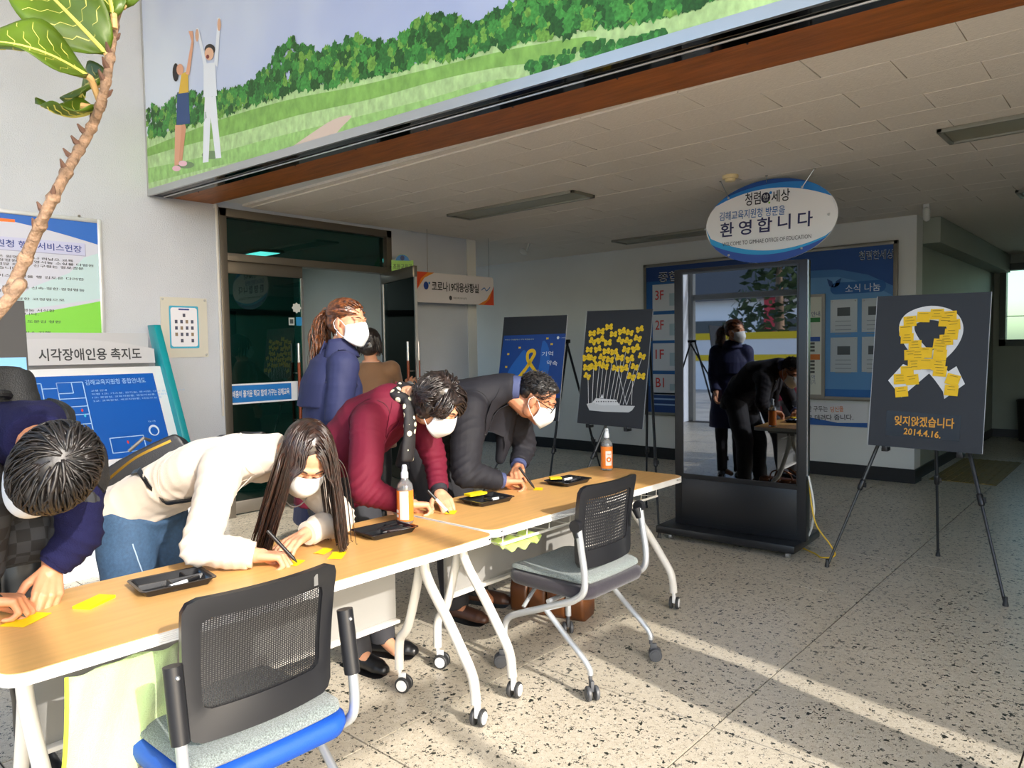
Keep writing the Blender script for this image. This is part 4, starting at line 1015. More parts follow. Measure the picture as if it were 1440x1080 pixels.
flat('title_print', rect(y0 + .2, z1 - .255, y1 - .085, z1 - .165), MP, pc('#9a9fbe'), po, .0014); flat('title_print', rect(y0 + .2, z1 - .25, y1 - .09, z1 - .16), MP, pc('#b9bfe2'), po, .0017)
text('경상남도김해교육지원청 행정서비스헌장', 1.06, .052, T(MP, (y0 + .2 + y1 - .09) / 2, z1 - .205, .0022), pc('#2b3f8e'), po, 'title', .015)
lines = ['우리 경상남도김해교육지원청 공무원은 고객 누구나 양질의 교육', '행정서비스를 받을 수 있도록 하며, 공무원은 고객에게 친절을 다하며', '최선의 서비스를 제공할 의무를 인식하여 사랑과 신뢰받는 공직자가', '될 수 있도록 다음과 같이 실천하겠습니다.', '', '우리는 고객 감동의 질 높은 교육서비스를 받을 수 있도록 다양한', '제도와 정책을 실현하겠습니다.', '', '우리는 모든 민원을 고객의 입장에서 생각하고 신속·정확·공정하게', '처리하여 고객에게 만족을 드리겠습니다.', '', '우리는 항상 밝은 미소와 상냥한 말씨, 단정한 옷차림으로', '고객을 맞이하겠습니다.', '', '행정처리 과정에서 불편을 초래하였거나 부당하게 처리한', '경우 시정함과 아울러 소정의 보상을 하겠습니다.', '', '이와 같은 노력에 대하여 고객으로부터 매년 평가를 받고', '공개하겠습니다.', '', '이러한 목표를 달성하기 위하여 구체적인 서비스 이행', '기준을 성실히 실천할 것을 약속드립니다.']
for i, s in enumerate(lines):
    if s: text(fine(s), len(s) * .034, .0195, T(MP, y0 + .10 + len(s) * .034 / 2, z1 - .295 - .0265 * i, .0022), pc('#2c2c3c'), po, 'text_line', .01)
for y in (y0 + .25, y1 - .12): obj('hook', MB().ell((XW + .015, y, z1 + .04), .01, nu=6, nv=4), M_STEEL, po)
pb = thing('acrylic_plate', 'clear acrylic plate with a small blue staff sheet on the wall', 'plate', (XW + .01, 2.75, 1.4))
a, b = wl_(228, 503), wl_(290, 420)
obj('plate', MB().prism(rect(a[0], a[1], b[0], b[1]), MWL, .005), mat('yellowed_acrylic', '#cdcdc4', .2), pb)
M5 = T(MWL, 0, 0, .006)
a2, b2 = wl_(239, 490), wl_(278, 431)
flat('sheet', rrect(a2[0], a2[1], b2[0], b2[1], .012), M5, pc('#3aa6cc'), pb, .0005); flat('sheet', rrect(a2[0] + .012, a2[1] + .014, b2[0] - .012, b2[1] - .014, .02), M5, pc('#e3e6f2'), pb, .001)
cx_ = (a2[0] + b2[0]) / 2
flat('title_print', rrect(cx_ - .045, b2[1] - .035, cx_ + .045, b2[1] - .022, .006), M5, pc('#2b3f8e'), pb, .0016)
for r in range(5):
    for q in range(4):
        if r == 0 and q not in (1,): continue
        if r == 4 and q in (0, 2): continue
        x = cx_ + (-.066 + .044 * q) + (.022 if r == 0 else 0); z = b2[1] - .075 - .052 * r
        flat('portrait_print', rect(x - .011, z - .016, x + .011, z + .012), M5, pc('#4a4f66' if (r + q) % 3 else '#8a7a68'), pb, .0016)
for sx in (a[0] + .018, b[0] - .018):
    for sy in (a[1] + .018, b[1] - .018): obj('screw', MB().ell((XW + .012, sx, sy), .009, nu=8, nv=6), M_ALU, pb)

# ---- tactile map stand against the left wall
ts = thing('tactile_map_stand', 'teal and white tactile map stand with a sloping blue map', 'map stand', (-5.4, 1.75, 0))
M_TEAL = mat('teal_paint', '#0f8f9a', .35); M_STW = mat('stand_white', '#dfe3e8', .35); M_STG = mat('stand_grey', '#b9bcc4', .4)
ya, yb = 1.0, 2.36
def side_board(y):
    # slanted side board, seen from the side: leans from the wall top down to the front
    pr = [(-5.80, 1.66), (-5.68, 1.66), (-5.20, .70), (-5.20, 0.0), (-5.42, 0), (-5.42, .60)]
    mb = MB(); n = len(pr)
    mb.add([(x, y, z) for x, z in pr] + [(x, y + .05, z) for x, z in pr], [tuple(range(n)), tuple(reversed(range(n, 2 * n)))] + [(i, n + i, n + (i + 1) % n, (i + 1) % n) for i in range(n)])
    return mb
obj('side_board', side_board(yb), M_TEAL, ts, bevel=.004); obj('side_board', side_board(ya - .05), M_TEAL, ts, bevel=.004)
# sloping panel frame
Mtp = frame((-5.43, (ya + yb) / 2, 1.02), (0, 1, 0), (-.5, 0, 1.0))
hw_, hh_ = (yb - ya) / 2, .37
obj('map_frame', MB().prism(rect(-hw_, -hh_, hw_, hh_), T(Mtp, 0, 0, -.03), .03), M_STW, ts, bevel=.005)
mp_ = obj('map_panel', MB().prism(rect(-hw_ + .08, -hh_ + .05, hw_ - .07, hh_ - .06), Mtp, .006), mat('map_blue', '#1459b4', .3), ts)
LN = pc('#9fc2ea')
def mline(pts, w=.006):
    for a, b in zip(pts, pts[1:]):
        d = Vector((b[0] - a[0], b[1] - a[1])); n = Vector((-d.y, d.x)).normalized() * w / 2
        flat('map_line', [(a[0] - n.x, a[1] - n.y), (b[0] - n.x, b[1] - n.y), (b[0] + n.x, b[1] + n.y), (a[0] + n.x, a[1] + n.y)], Mtp, LN, mp_, .0072)
def mrect(x0, y0, x1, y1): mline([(x0, y0), (x1, y0), (x1, y1), (x0, y1), (x0, y0)])
mrect(-.45, .05, -.12, .26); mrect(-.45, .18, -.28, .26); mrect(-.45, -.18, -.12, -.0); mrect(-.03, -.26, .13, .26); mrect(-.03, .18, .06, .26)
for y in (.14, .08, .02, -.05, -.12, -.2): mline([(-.03, y), (.13, y)])
mrect(.22, -.28, .44, -.17); mline([(-.12, .22), (-.03, .22)])
text('김해교육지원청 종합안내도', .40, .042, T(Mtp, .345, .255, .0075), pc('#8fb4e0'), mp_, 'map_title', .01)
for i, s in enumerate(('층별 안내', '지하 1층: 기계실, 전기실, 문서고, 창고 및 체력단련실', '1층: 민원실, 교육지원과, 행정지원과, 종합상황실', '2층: 교육장실, 학교지원과, 대회의실 등')):
    text(fine(s), .02 * len(s), .014, T(Mtp, .17 + .01 * len(s) * 1.0, .19 - .026 * i, .0075), pc('#9fc2ea'), mp_, 'map_text')
for k in range(5): text(fine('교육지원과'), .07, .012, T(Mtp, -.2, .22 - .03 * k, .0075), pc('#9fc2ea'), mp_, 'map_text')
flat('emblem', ellipse(.52, -.14, .036, .042, 20), Mtp, pc('#c6d9ee'), mp_, .0072); flat('emblem', ellipse(.52, -.145, .026, .03, 20), Mtp, mat('map_blue', '#1459b4'), mp_, .0076)
text(fine('현재 위치'), .05, .014, T(Mtp, .52, -.07, .0075), LN, mp_, 'map_text')
for x, y, c in ((.33, -.21, '#d23a3a'), (.35, -.25, '#39b3d8'), (.09, .05, '#d23a3a'), (.1, .01, '#39b3d8')): flat('map_symbol', ellipse(x, y, .007, .012, 10), Mtp, pc(c), mp_, .0078)
obj('call_button', MB().lathe([(.001, 0), (.018, 0), (.016, .014), (.001, .018)], Mtp @ Vector((.56, -.28, .006)), 16, Mtp.to_3x3()), mat('red_button', '#d2202c', .3), mp_, smooth=True)
# arched title board
Mh = frame((-5.62, (ya + yb) / 2, 1.46), (0, 1, 0), (-.12, 0, 1))
arch = [(-hw_ + .03, -.085), (hw_ - .03, -.085)] + [((hw_ - .03) * (1 - 2 * k / 20), .02 + .075 * (1 - (1 - 2 * k / 20) ** 2)) for k in range(21)]
hb = obj('title_board', MB().prism(arch, T(Mh, 0, 0, -.02), .02), M_STG, ts)
text('시각장애인용 촉지도', .66, .085, T(Mh, .225, -.015, .002), pc('#2b3038'), hb, 'lettering', .018)
obj('back_panel', MB().bb(-5.84, ya, .55, -5.80, yb, 1.60), M_STG, ts)
# base with an open niche
obj('base', MB().bb(-5.74, ya, .10, -5.16, ya + .06, .50).bb(-5.74, yb - .62, .10, -5.16, yb, .50).bb(-5.80, ya, .50, -5.16, yb, .64).bb(-5.80, ya, 0, -5.16, yb, .10).bb(-5.80, ya, .10, -5.74, yb, .50), M_STW, ts)

# tactile paving
M_TAC = mat('tactile_yellow', '#d8b24a', .6)
tp0 = thing('tactile_paving', 'yellow tactile paving in front of the map stand', 'paving', (-4.8, 1.6, 0))
for i in range(1):
    for j in range(5):
        x0, y0_ = -4.98 + .3 * i, .95 + .3 * j
        t_ = obj('paving_tile', MB().bb(x0 + .002, y0_ + .002, .0, x0 + .298, y0_ + .298, .006), M_TAC, tp0)
        mb = MB()
        for a in range(6):
            for b in range(6): mb.lathe([(.014, 0), (.010, .005)], (x0 + .025 + .05 * a, y0_ + .025 + .05 * b, .006), 8)
        tag(obj('studs', mb, M_TAC, t_), kind='stuff')
tp1 = thing('tactile_paving', 'yellow ribbed guide paving on the floor of the far hall', 'paving', (-1.6, 10.0, 0))
for i in range(2):
    for j in range(6):
        x0, y0_ = -1.80 + .3 * i, 8.6 + .3 * j + .3 * (i * 0)
        t_ = obj('paving_tile', MB().bb(x0 + .002, y0_ + .002, 0, x0 + .298, y0_ + .298, .005), mat('tactile_worn', '#8a7434', .6), tp1)
        mb = MB()
        for a in range(4): mb.bb(x0 + .03 + .07 * a, y0_ + .01, .005, x0 + .06 + .07 * a, y0_ + .29, .010)
        tag(obj('ribs', mb, mat('tactile_worn', '#8a7434', .6), t_), kind='stuff')
tag(obj('waste_bin', MB().lathe([(.0, 0), (.17, 0), (.2, .55), (.21, .58), (.19, .6), (0, .62)], (-1.35, 12.75, 0), 20), mat('bin_brown', '#2c2620', .5), smooth=True), 'dark waste bin standing in the far hall corner', 'bin')

# ---- ceiling lights and sensors
M_LTF = mat('light_frame', '#8d8c80', .4, metal=.3); M_LTD = mat('unlit_diffuser', '#8f8d7a', .35)
for x0, x1, ya_, yb_, lb in ((-5.03, -3.56, 4.79, 5.10, 'unlit ceiling light panel above the bowing man'), (-1.03, .45, 5.01, 5.37, 'unlit ceiling light panel at the right edge, nearest the beam'), (-4.92, -3.4, 7.37, 7.70, 'unlit ceiling light panel close to the notice board wall'), (-.95, .5, 7.5, 7.85, 'unlit ceiling light panel in the dim right corner')):
    L = thing('ceiling_light', lb, 'ceiling light', ((x0 + x1) / 2, (ya_ + yb_) / 2, CEIL - .028), 0, 'ceiling light panels')
    z = CEIL - .03
    obj('frame', MB().bb(x0, ya_, z, x1, ya_ + .03, CEIL + .001).bb(x0, yb_ - .03, z, x1, yb_, CEIL + .001).bb(x0, ya_, z, x0 + .03, yb_, CEIL + .001).bb(x1 - .03, ya_, z, x1, yb_, CEIL + .001), M_LTF, L, bevel=.004)
    obj('diffuser', MB().bb(x0 + .03, ya_ + .03, z + .012, x1 - .03, yb_ - .03, z + .016), M_LTD, L)
p = PZ(1303, 300, 2.62); s_ = thing('motion_sensor', 'white motion sensor on the ceiling at the end of the notice wall', 'sensor', (p.x, p.y, 2.55))
obj('body', MB().cap(p + Vector((0, 0, .03)), .032, p + Vector((0, 0, -.045)), .03, 14).box(p + Vector((0, .0, .07)), (.05, .03, .05)), mat('sensor_white', '#c9cbc8', .4), s_, smooth=True)
p = PZ(737, 353, 2.62); s_ = thing('security_camera', 'small white bracket camera on the ceiling above the blue poster', 'camera', (p.x, p.y, 2.55))
obj('body', MB().cap(p + Vector((-.02, 0, .0)), .035, p + Vector((.03, 0, -.03)), .028, 12).tube([p + Vector((.02, .02, 0)), p + Vector((.06, .03, .09))], .014, 8), mat('sensor_white', '#c9cbc8', .4), s_, smooth=True)

# ================================================================ glass doors in the left wall
M_BRZ = mat('bronze_frame', '#7a746b', .35, metal=.7)
dg = thing('door_1', 'glass double door frame with transom window', 'door', (XW - .06, 4.0, 0)); del dg['category']; dg['kind'] = 'structure'
fx0, fx1 = XW - .11, XW + .012
obj('jamb', MB().bb(fx0, 3.08, 0, fx1, 3.145, 2.68), M_BRZ, dg, bevel=.003); obj('jamb', MB().bb(fx0, 4.885, 0, fx1, 4.95, 2.68), M_BRZ, dg, bevel=.003)
obj('head', MB().bb(fx0, 3.08, 2.61, fx1, 4.95, 2.68), M_BRZ, dg, bevel=.003); obj('transom_bar', MB().bb(fx0, 3.145, 2.235, fx1, 4.885, 2.30), M_BRZ, dg, bevel=.003)
M_DGL = glass_mat('teal_door_glass', '#6fa8a3', 0.0, .03)
obj('transom_pane', MB().bb(XW - .06, 3.145, 2.30, XW - .052, 4.885, 2.61), M_DGL, dg)
def leaf(y0, y1, parent_name, label, hinge=None, ang=0.0):
    L = thing(parent_name, label, 'door', (XW - .05, hinge if hinge else y0, 0), ang)
    yy0, yy1 = (y0 - (hinge or y0), y1 - (hinge or y0))
    obj('top_rail', MB().bb(-.022, yy0, 2.13, .022, yy1, 2.235), M_BRZ, L, local=True, bevel=.003)
    obj('bottom_rail', MB().bb(-.022, yy0, .02, .022, yy1, .13), M_BRZ, L, local=True, bevel=.003)
    obj('pane', MB().bb(-.005, yy0, .13, .005, yy1, 2.13), M_DGL, L, local=True)
    for y in (yy0, yy1): obj('edge_strip', MB().bb(-.012, y - .012, .13, .012, y + .012, 2.13), M_ALU, L, local=True)
    return L
L1 = leaf(3.155, 3.90, 'door_leaf', 'closed glass door leaf with blue and white sticker strip')
L2 = leaf(4.03, 4.875, 'door_leaf', 'glass door leaf standing open towards the lobby', 4.875, math.radians(72))
M_HW = mat('handle_wood', '#8a3f1c', .35)
def handle(L, y, x):
    h = obj('handle', MB().tube([(x, y, .72), (x, y, 1.34)], .014, 12), M_HW, L, smooth=True, local=True)
    for z0, z1, zs in ((1.34, 1.52, 1.24), (.56, .72, .8)):
        obj('handle_cap', MB().tube([(x, y, z0), (x, y, z1)], .0145, 12), M_ALU, h, smooth=True, local=True)
        obj('standoff', MB().tube([(0, y, zs), (x, y, zs)], .008, 8), M_STEEL, h, smooth=True, local=True)
handle(L1, .66, .055); handle(L1, .66, -.055); handle(L2, -.76, .055); handle(L2, -.76, -.055)
MD = frame((XW - .05 + .0065, 3.155, 0), (0, 1, 0), (0, 0, 1))
flat('sticker', rect(.0, .985, .745, 1.165), MD, pc('#dfe6ee'), L1, .0005)
flat('sticker', rect(.0, 1.0, .60, 1.15), MD, pc('#2478c8'), L1, .0009)
text('배움이 즐거운 학교 함께 가꾸는 김해교육', .56, .062, T(MD, .30, 1.075, .0015), WH, L1, 'lettering', .02)
a = uvp(MD, 417, 433); fl_ = [(a[0] + .045 * (1 + .12 * math.cos(8 * t)) * math.cos(t), a[1] + .045 * (1 + .12 * math.cos(8 * t)) * math.sin(t)) for t in [2 * PI * q / 40 for q in range(40)]]
flat('sticker', fl_, MD, pc('#c9cfd0'), L1, .0006)
a = uvp(MD, 410, 452); flat('sticker', rect(a[0] - .03, a[1] - .035, a[0] + .03, a[1] + .035), MD, pc('#b9c2c4'), L1, .0006); flat('sticker', rect(a[0] - .018, a[1] - .02, a[0] + .018, a[1] + .02), MD, pc('#3a4448'), L1, .001)
a = uvp(MD, 421, 452); flat('sticker', rect(a[0] - .035, a[1] - .04, a[0] + .035, a[1] + .04), MD, pc('#2c8cc8'), L1, .0006)
# office name plate on the jamb
ep = thing('door_plate', 'green and blue arched name plate above the open door', 'sign', PX(566, 378, -5.98))
MEp = frame(PX(566, 370, -5.9), (.55, 1, 0), (0, 0, 1))
obj('panel', MB().prism([(-.115, -.085), (.115, -.085), (.115, .03)] + [(.115 * math.cos(t) * .6, .03 + .06 * math.sin(t)) for t in [PI * q / 10 for q in range(11)]] + [(-.115, .03)], T(MEp, 0, 0, -.006), .006), pc('#8fc65a'), ep)
flat('cap_print', [(-.1, .025), (.1, .025)] + [(.115 * math.cos(t) * .6, .03 + .055 * math.sin(t)) for t in [PI * q / 10 for q in range(11)]], MEp, pc('#2a7ac0'), ep, .001); flat('emblem', ellipse(0, .052, .022, .026, 14), MEp, pc('#17356a'), ep, .0015)
text('초등교육과', .20, .055, T(MEp, 0, -.035, .0015), pc('#1d2a1c'), ep, 'lettering', .01)
obj('bracket', MB().tube([MEp @ Vector((-.11, -.03, -.004)), Vector((XW, 4.93, MEp.translation.z - .03))], .006, 6), M_STEEL, ep)
tag(obj('light_switch', MB().bb(XW, 5.17, 1.18, XW + .012, 5.25, 1.31), mat('switch_cream', '#cfc8b4', .4), bevel=.003), 'cream light switch on the wall under the hanging sign', 'switch')
tag(obj('wall_note', MB().bb(XW, 5.0, 1.42, XW + .004, 5.05, 1.62), pc('#d8dadc')), 'narrow white notice on the wall beside the open door', 'notice')
# lit panels inside the office
M_EM = bpy.data.materials.new('lit_panel'); M_EM.use_nodes = True
_b = M_EM.node_tree.nodes['Principled BSDF']; _b.inputs['Emission Color'].default_value = (.85, 1, 1, 1); _b.inputs['Emission Strength'].default_value = 8.0
for y, x, lb in ((3.3, -8.4, 'lit ceiling panel seen through the closed door glass, left'), (4.9, -8.9, 'lit ceiling panel deeper inside the office, right')):
    L = thing('ceiling_light', lb, 'ceiling light', (x, y, CEIL - .03), 0, 'lit office ceiling panels')
    obj('frame', MB().bb(x - .62, y - .17, CEIL - .03, x + .62, y + .17, CEIL + .004), M_LTF, L); obj('diffuser', MB().bb(x - .58, y - .13, CEIL - .034, x + .58, y + .13, CEIL - .03), M_EM, L)
tag(obj('cabinet', MB().bb(-9.8, 3.0, 0, -9.4, 3.9, 1.9).bb(-9.79, 3.02, .02, -9.39, 3.44, 1.88).bb(-9.79, 3.46, .02, -9.39, 3.88, 1.88), mat('cabinet_grey', '#7d8a86', .5), bevel=.004), 'grey metal cabinet standing inside the office behind the glass', 'cabinet')
# ================================================================ people
TMP = bpy.data.scenes.new('workshop')
def voxel(mb, vox, it=4, fac=.5, ratio=None):
    """melt overlapping shapes into one continuous skin; returns vertices and faces"""
    me = bpy.data.meshes.new('v'); me.from_pydata([tuple(v) for v in mb.v], [], mb.f); me.update()
    bm = bmesh.new(); bm.from_mesh(me); bmesh.ops.recalc_face_normals(bm, faces=bm.faces); bm.to_mesh(me); bm.free()
    ob = bpy.data.objects.new('v', me); TMP.collection.objects.link(ob)
    r = ob.modifiers.new('r', 'REMESH'); r.mode = 'VOXEL'; r.voxel_size = vox
    s = ob.modifiers.new('s', 'SMOOTH'); s.factor = fac; s.iterations = it
    if ratio: d = ob.modifiers.new('d', 'DECIMATE'); d.ratio = ratio
    vl = TMP.view_layers[0]; vl.update(); dg = vl.depsgraph
    ev = ob.evaluated_get(dg); m2 = ev.to_mesh()
    n = len(m2.vertices); co = np.empty(n * 3); m2.vertices.foreach_get('co', co); no = np.empty(n * 3); m2.vertices.foreach_get('normal', no)
    fs = [tuple(p.vertices) for p in m2.polygons]
    ev.to_mesh_clear(); bpy.data.objects.remove(ob, do_unlink=True); bpy.data.meshes.remove(me)
    return co.reshape(-1, 3), no.reshape(-1, 3), fs
def folds(co, no, amp, k, seed, axis2=None, axis=None):
    """cloth folds: warped sine ridges pushed along the normals"""
    r = np.random.RandomState(seed); w = np.zeros(len(co))
    for i in range(5):
        d = r.normal(size=3); d /= np.linalg.norm(d)
        if axis is not None: d = d * .35 + np.array(axis) * .9
        e = r.normal(size=3) * k * .45
        w += np.sin(co @ d * k * r.uniform(.7, 1.5) + 1.6 * np.sin(co @ e + r.uniform(0, 6)) + r.uniform(0, 6)) * r.uniform(.4, 1)
    w = np.sign(w) * np.abs(w / 2.2) ** 1.3 * amp
    for c, ax, rad, a2, k2 in (axis2 or ()):
        c = np.array(c); ax = np.array(Vector(ax).normalized()); rel = co - c
        e = r.normal(size=3) * 11
        s = np.sin((rel @ ax) * k2 * .8 + 2.2 * np.sin(rel @ e + r.uniform(0, 6)) + r.uniform(0, 6))
        w += a2 * np.exp(-(np.sum(rel * rel, 1)) / rad ** 2) * (.6 - 1.5 * np.abs(s) ** .8)
    return co + no * w[:, None]
def skin_obj(name, mb, m, parent=None, vox=.006, it=4, ratio=None, fold=None, org=None):
    co, no, fs = voxel(mb, vox, it, .5, ratio)
    if fold: co = folds(co, no, *fold)
    me = bpy.data.meshes.new(name)
    base = wmat(parent).translation if parent is not None else (Vector(org) if org is not None else Vector((0, 0, 0)))
    me.from_pydata((co - np.array(base)).tolist(), [], fs); me.polygons.foreach_set('use_smooth', [True] * len(fs)); me.update()
    me.materials.append(m)
    o = bpy.data.objects.new(name, me); COL.objects.link(o)
    if parent is not None: o.parent = parent
    else: o.location = base
    o['_n'] = 0; del o['_n']
    return o, BVHTree.FromPolygons(co.tolist(), fs)
def V(*a): return Vector(a)
def torso(mb, pts, lats, ab, n=28, pw=2.3):
    P = [Vector(p) for p in pts]; rings = []
    for i, p in enumerate(P):
        t = (P[min(i + 1, len(P) - 1)] - P[max(i - 1, 0)]).normalized()
        l = Vector(lats[i]); l = (l - t * l.dot(t)).normalized(); f = t.cross(l)
        a, b = ab[i][0], ab[i][1]
        ring = []
        for k in range(n):
            c, s = math.cos(2 * PI * k / n), math.sin(2 * PI * k / n)
            c = math.copysign(abs(c) ** (2 / pw), c); s = math.copysign(abs(s) ** (2 / pw), s)
            ring.append(p + l * (a * c) + f * (b * s))
        rings.append(ring)
    return mb.rings(rings)
def head_frame(c, fwd, up):
    y = Vector(fwd).normalized(); z = Vector(up); z = (z - y * z.dot(y)).normalized(); x = y.cross(z)
    return Matrix(((x.x, y.x, z.x, c[0]), (x.y, y.y, z.y, c[1]), (x.z, y.z, z.z, c[2]), (0, 0, 0, 1)))
def hell(mb, H, c, r, rot=None, nu=20, nv=14):
    q = H.to_3x3(); q = q @ rot if rot is not None else q
    return mb.ell(H @ Vector(c), r, q, nu, nv)
def add_head(mb, H, s=1.0):
    k = s
    hell(mb, H, (0, -.015 * k, .035 * k), (.074 * k, .092 * k, .078 * k)); hell(mb, H, (0, .022 * k, -.018 * k), (.064 * k, .062 * k, .088 * k))
    hell(mb, H, (0, .034 * k, -.066 * k), (.050 * k, .046 * k, .045 * k)); hell(mb, H, (0, .058 * k, -.096 * k), (.024 * k, .022 * k, .02 * k))
    for sx in (-1, 1):
        hell(mb, H, (sx * .045 * k, .0, -.055 * k), (.022 * k, .035 * k, .04 * k)); hell(mb, H, (sx * .031 * k, .076 * k, .007 * k), (.017 * k, .012 * k, .011 * k))
        hell(mb, H, (sx * .040 * k, .056 * k, -.028 * k), (.022 * k, .02 * k, .022 * k))
        hell(mb, H, (sx * .077 * k, -.012 * k, -.006 * k), (.008 * k, .02 * k, .032 * k), Matrix.Rotation(sx * -.35, 3, 'Z')); hell(mb, H, (sx * .073 * k, -.004 * k, -.03 * k), (.007 * k, .01 * k, .012 * k))
    hell(mb, H, (0, .068 * k, .030 * k), (.052 * k, .022 * k, .016 * k))
    mb.chain([H @ Vector((0, .080 * k, .014 * k)), H @ Vector((0, .098 * k, -.022 * k)), H @ Vector((0, .098 * k, -.032 * k))], [.009 * k, .012 * k, .013 * k])
    hell(mb, H, (0, .085 * k, -.066 * k), (.024 * k, .012 * k, .012 * k))
def hand(mb, wrist, d, pn, side, curls, thumb=(.5, .75, .45), s=1.0, spread=1.0):
    """palm, four fingers of unequal length with bent knuckles, thumb off the side of the palm; returns finger tips"""
    w = Vector(wrist); d = Vector(d).normalized(); pn = Vector(pn); pn = (pn - d * pn.dot(d)).normalized(); sd = Vector(side); sd = (sd - d * sd.dot(d) - pn * sd.dot(pn)).normalized()
    L = ((.040, .026, .020), (.044, .029, .021), (.041, .027, .021), (.033, .021, .018)); tips = []
    off = (.030, .010, -.010, -.029); kn = (.083, .088, .083, .073)
    for i in range(4):
        k0 = w + d * (.012 * s) + sd * (off[i] * .55 * s); k1 = w + d * (kn[i] * s) + sd * (off[i] * s * spread)
        mb.cap(k0, .0155 * s, k1, .0118 * s, 12, 3)
        p = k1; a = 0.0; fd = (d + sd * (off[i] * 2.2 * (spread - .6))).normalized()
        for j in range(3):
            a += curls[i][j]
            q = p + (fd * math.cos(a) + pn * math.sin(a)) * (L[i][j] * s)
            mb.cap(p, (.0098 - .0012 * j) * s, q, (.0090 - .0012 * j) * s, 10, 3); p = q
        tips.append(p)
    mb.ell(w + d * (.045 * s) + pn * (.006 * s), (.030 * s, .040 * s, .013 * s), Matrix((sd, d, pn)).transposed())
    t0 = w + d * (.018 * s) + sd * (.020 * s) + pn * .006; td = (d * thumb[0] + sd * thumb[1] + pn * thumb[2]).normalized(); t1 = t0 + td * (.042 * s)
    td2 = (td + d * .55 - sd * .25).normalized(); t2 = t1 + td2 * (.032 * s); td3 = (td2 + d * .35 - sd * .35).normalized(); t3 = t2 + td3 * (.024 * s)
    mb.chain([t0, t1, t2, t3], [.0155 * s, .0125 * s, .0105 * s, .0088 * s], 12)
    tips.append(t3)
    mb.cap(w - d * .03, .026 * s, w + d * .02, .024 * s)
    return tips
def local_tube(mb, H, pts, r, n=6, flat=None): return mb.tube([H @ Vector(p) for p in pts], r, n, flat=flat)
M_SKIN = mat('skin', '#cf9878', .5, sss=.12, mott=(18, .06)); M_SKIN2 = mat('skin_ruddy', '#c08563', .5, sss=.12, mott=(18, .07))
M_MASK = mat('mask_white', '#d9dce0', .75, bump=(220, .12)); M_STRAP = mat('mask_strap', '#e4e6e8', .7)
M_BROW = mat('brow_dark', '#35261f', .7); M_LASH = mat('lash_dark', '#241a17', .6)
def face_bits(root, H, bvh, s=1.0, mask='kf', brow=M_BROW, open_eye=False):
    inv = None
    fwd = (H.to_3x3() @ Vector((0, 1, 0)))
    def proj(x, z, off=.0012):
        o = H @ Vector((x * s, .22, z * s)); hit = bvh.ray_cast(o, -fwd, .3)
        return (hit[0] + fwd * off) if hit[0] is not None else H @ Vector((x * s, .085, z * s))
    for sx in (-1, 1):
        obj('eyebrow', MB().tube([proj(sx * (.014 + .036 * t), .030 + .007 * math.sin(PI * (t * .75 + .15)), .0006) for t in [k / 8 for k in range(9)]], [.0014 + .0022 * math.sin(PI * min(1, k / 8 + .12)) for k in range(9)], 6), brow, root, smooth=True)
        obj('eyelash', MB().tube([proj(sx * (.017 + .029 * t), .004 - .006 * math.sin(PI * t) + .002 * t, .0006) for t in [k / 8 for k in range(9)]], [.0010 + .0010 * math.sin(PI * k / 8) for k in range(9)], 6), M_LASH, root, smooth=True)
        if open_eye:
            obj('eye', MB().ell(proj(sx * .031, .006, -.0035), (.011 * s, .006 * s, .0045 * s), H.to_3x3(), 12, 8), mat('eye_dark', '#2a1c16', .2), root, smooth=True)
    # mask
    rows = []
    for i in range(13):
        v = i / 12; r = []
        for j in range(21):
            u = -1 + 2 * j / 20; th = u * 1.28
            zt = .016 - .026 * abs(u) ** 1.4; zb = -.116 + .040 * abs(u) ** 1.6
            pf = .80 + .42 * math.sin(PI * (v * .72 + .12)) ** 1.2 * (1 - .25 * u * u)
            if mask == 'kf': pf += .05 * math.exp(-((v - .52) / .2) ** 2) * (1 - u * u)
            x = .0735 * math.sin(th) / math.sin(1.28); y = .012 + .088 * math.cos(th) * pf
            r.append(H @ (Vector((x, y, zb + (zt - zb) * v)) * s))
        rows.append(r)
    mk = obj('face_mask', MB().grid(rows, -.0016), M_MASK, root, smooth=True, angle=180)
    for sx in (-1, 1):
        mb = MB()
        local_tube(mb, H, [(sx * .0725 * s, .036 * s, -.012 * s), (sx * .079 * s, .012 * s, .012 * s), (sx * .083 * s, -.018 * s, .018 * s), (sx * .084 * s, -.030 * s, -.004 * s), (sx * .081 * s, -.022 * s, -.03 * s), (sx * .078 * s, .008 * s, -.055 * s), (sx * .0725 * s, .036 * s, -.072 * s)], .0016, 6, (1, 1))
        obj('ear_loop', mb, M_STRAP, mk, smooth=True)
    return mk
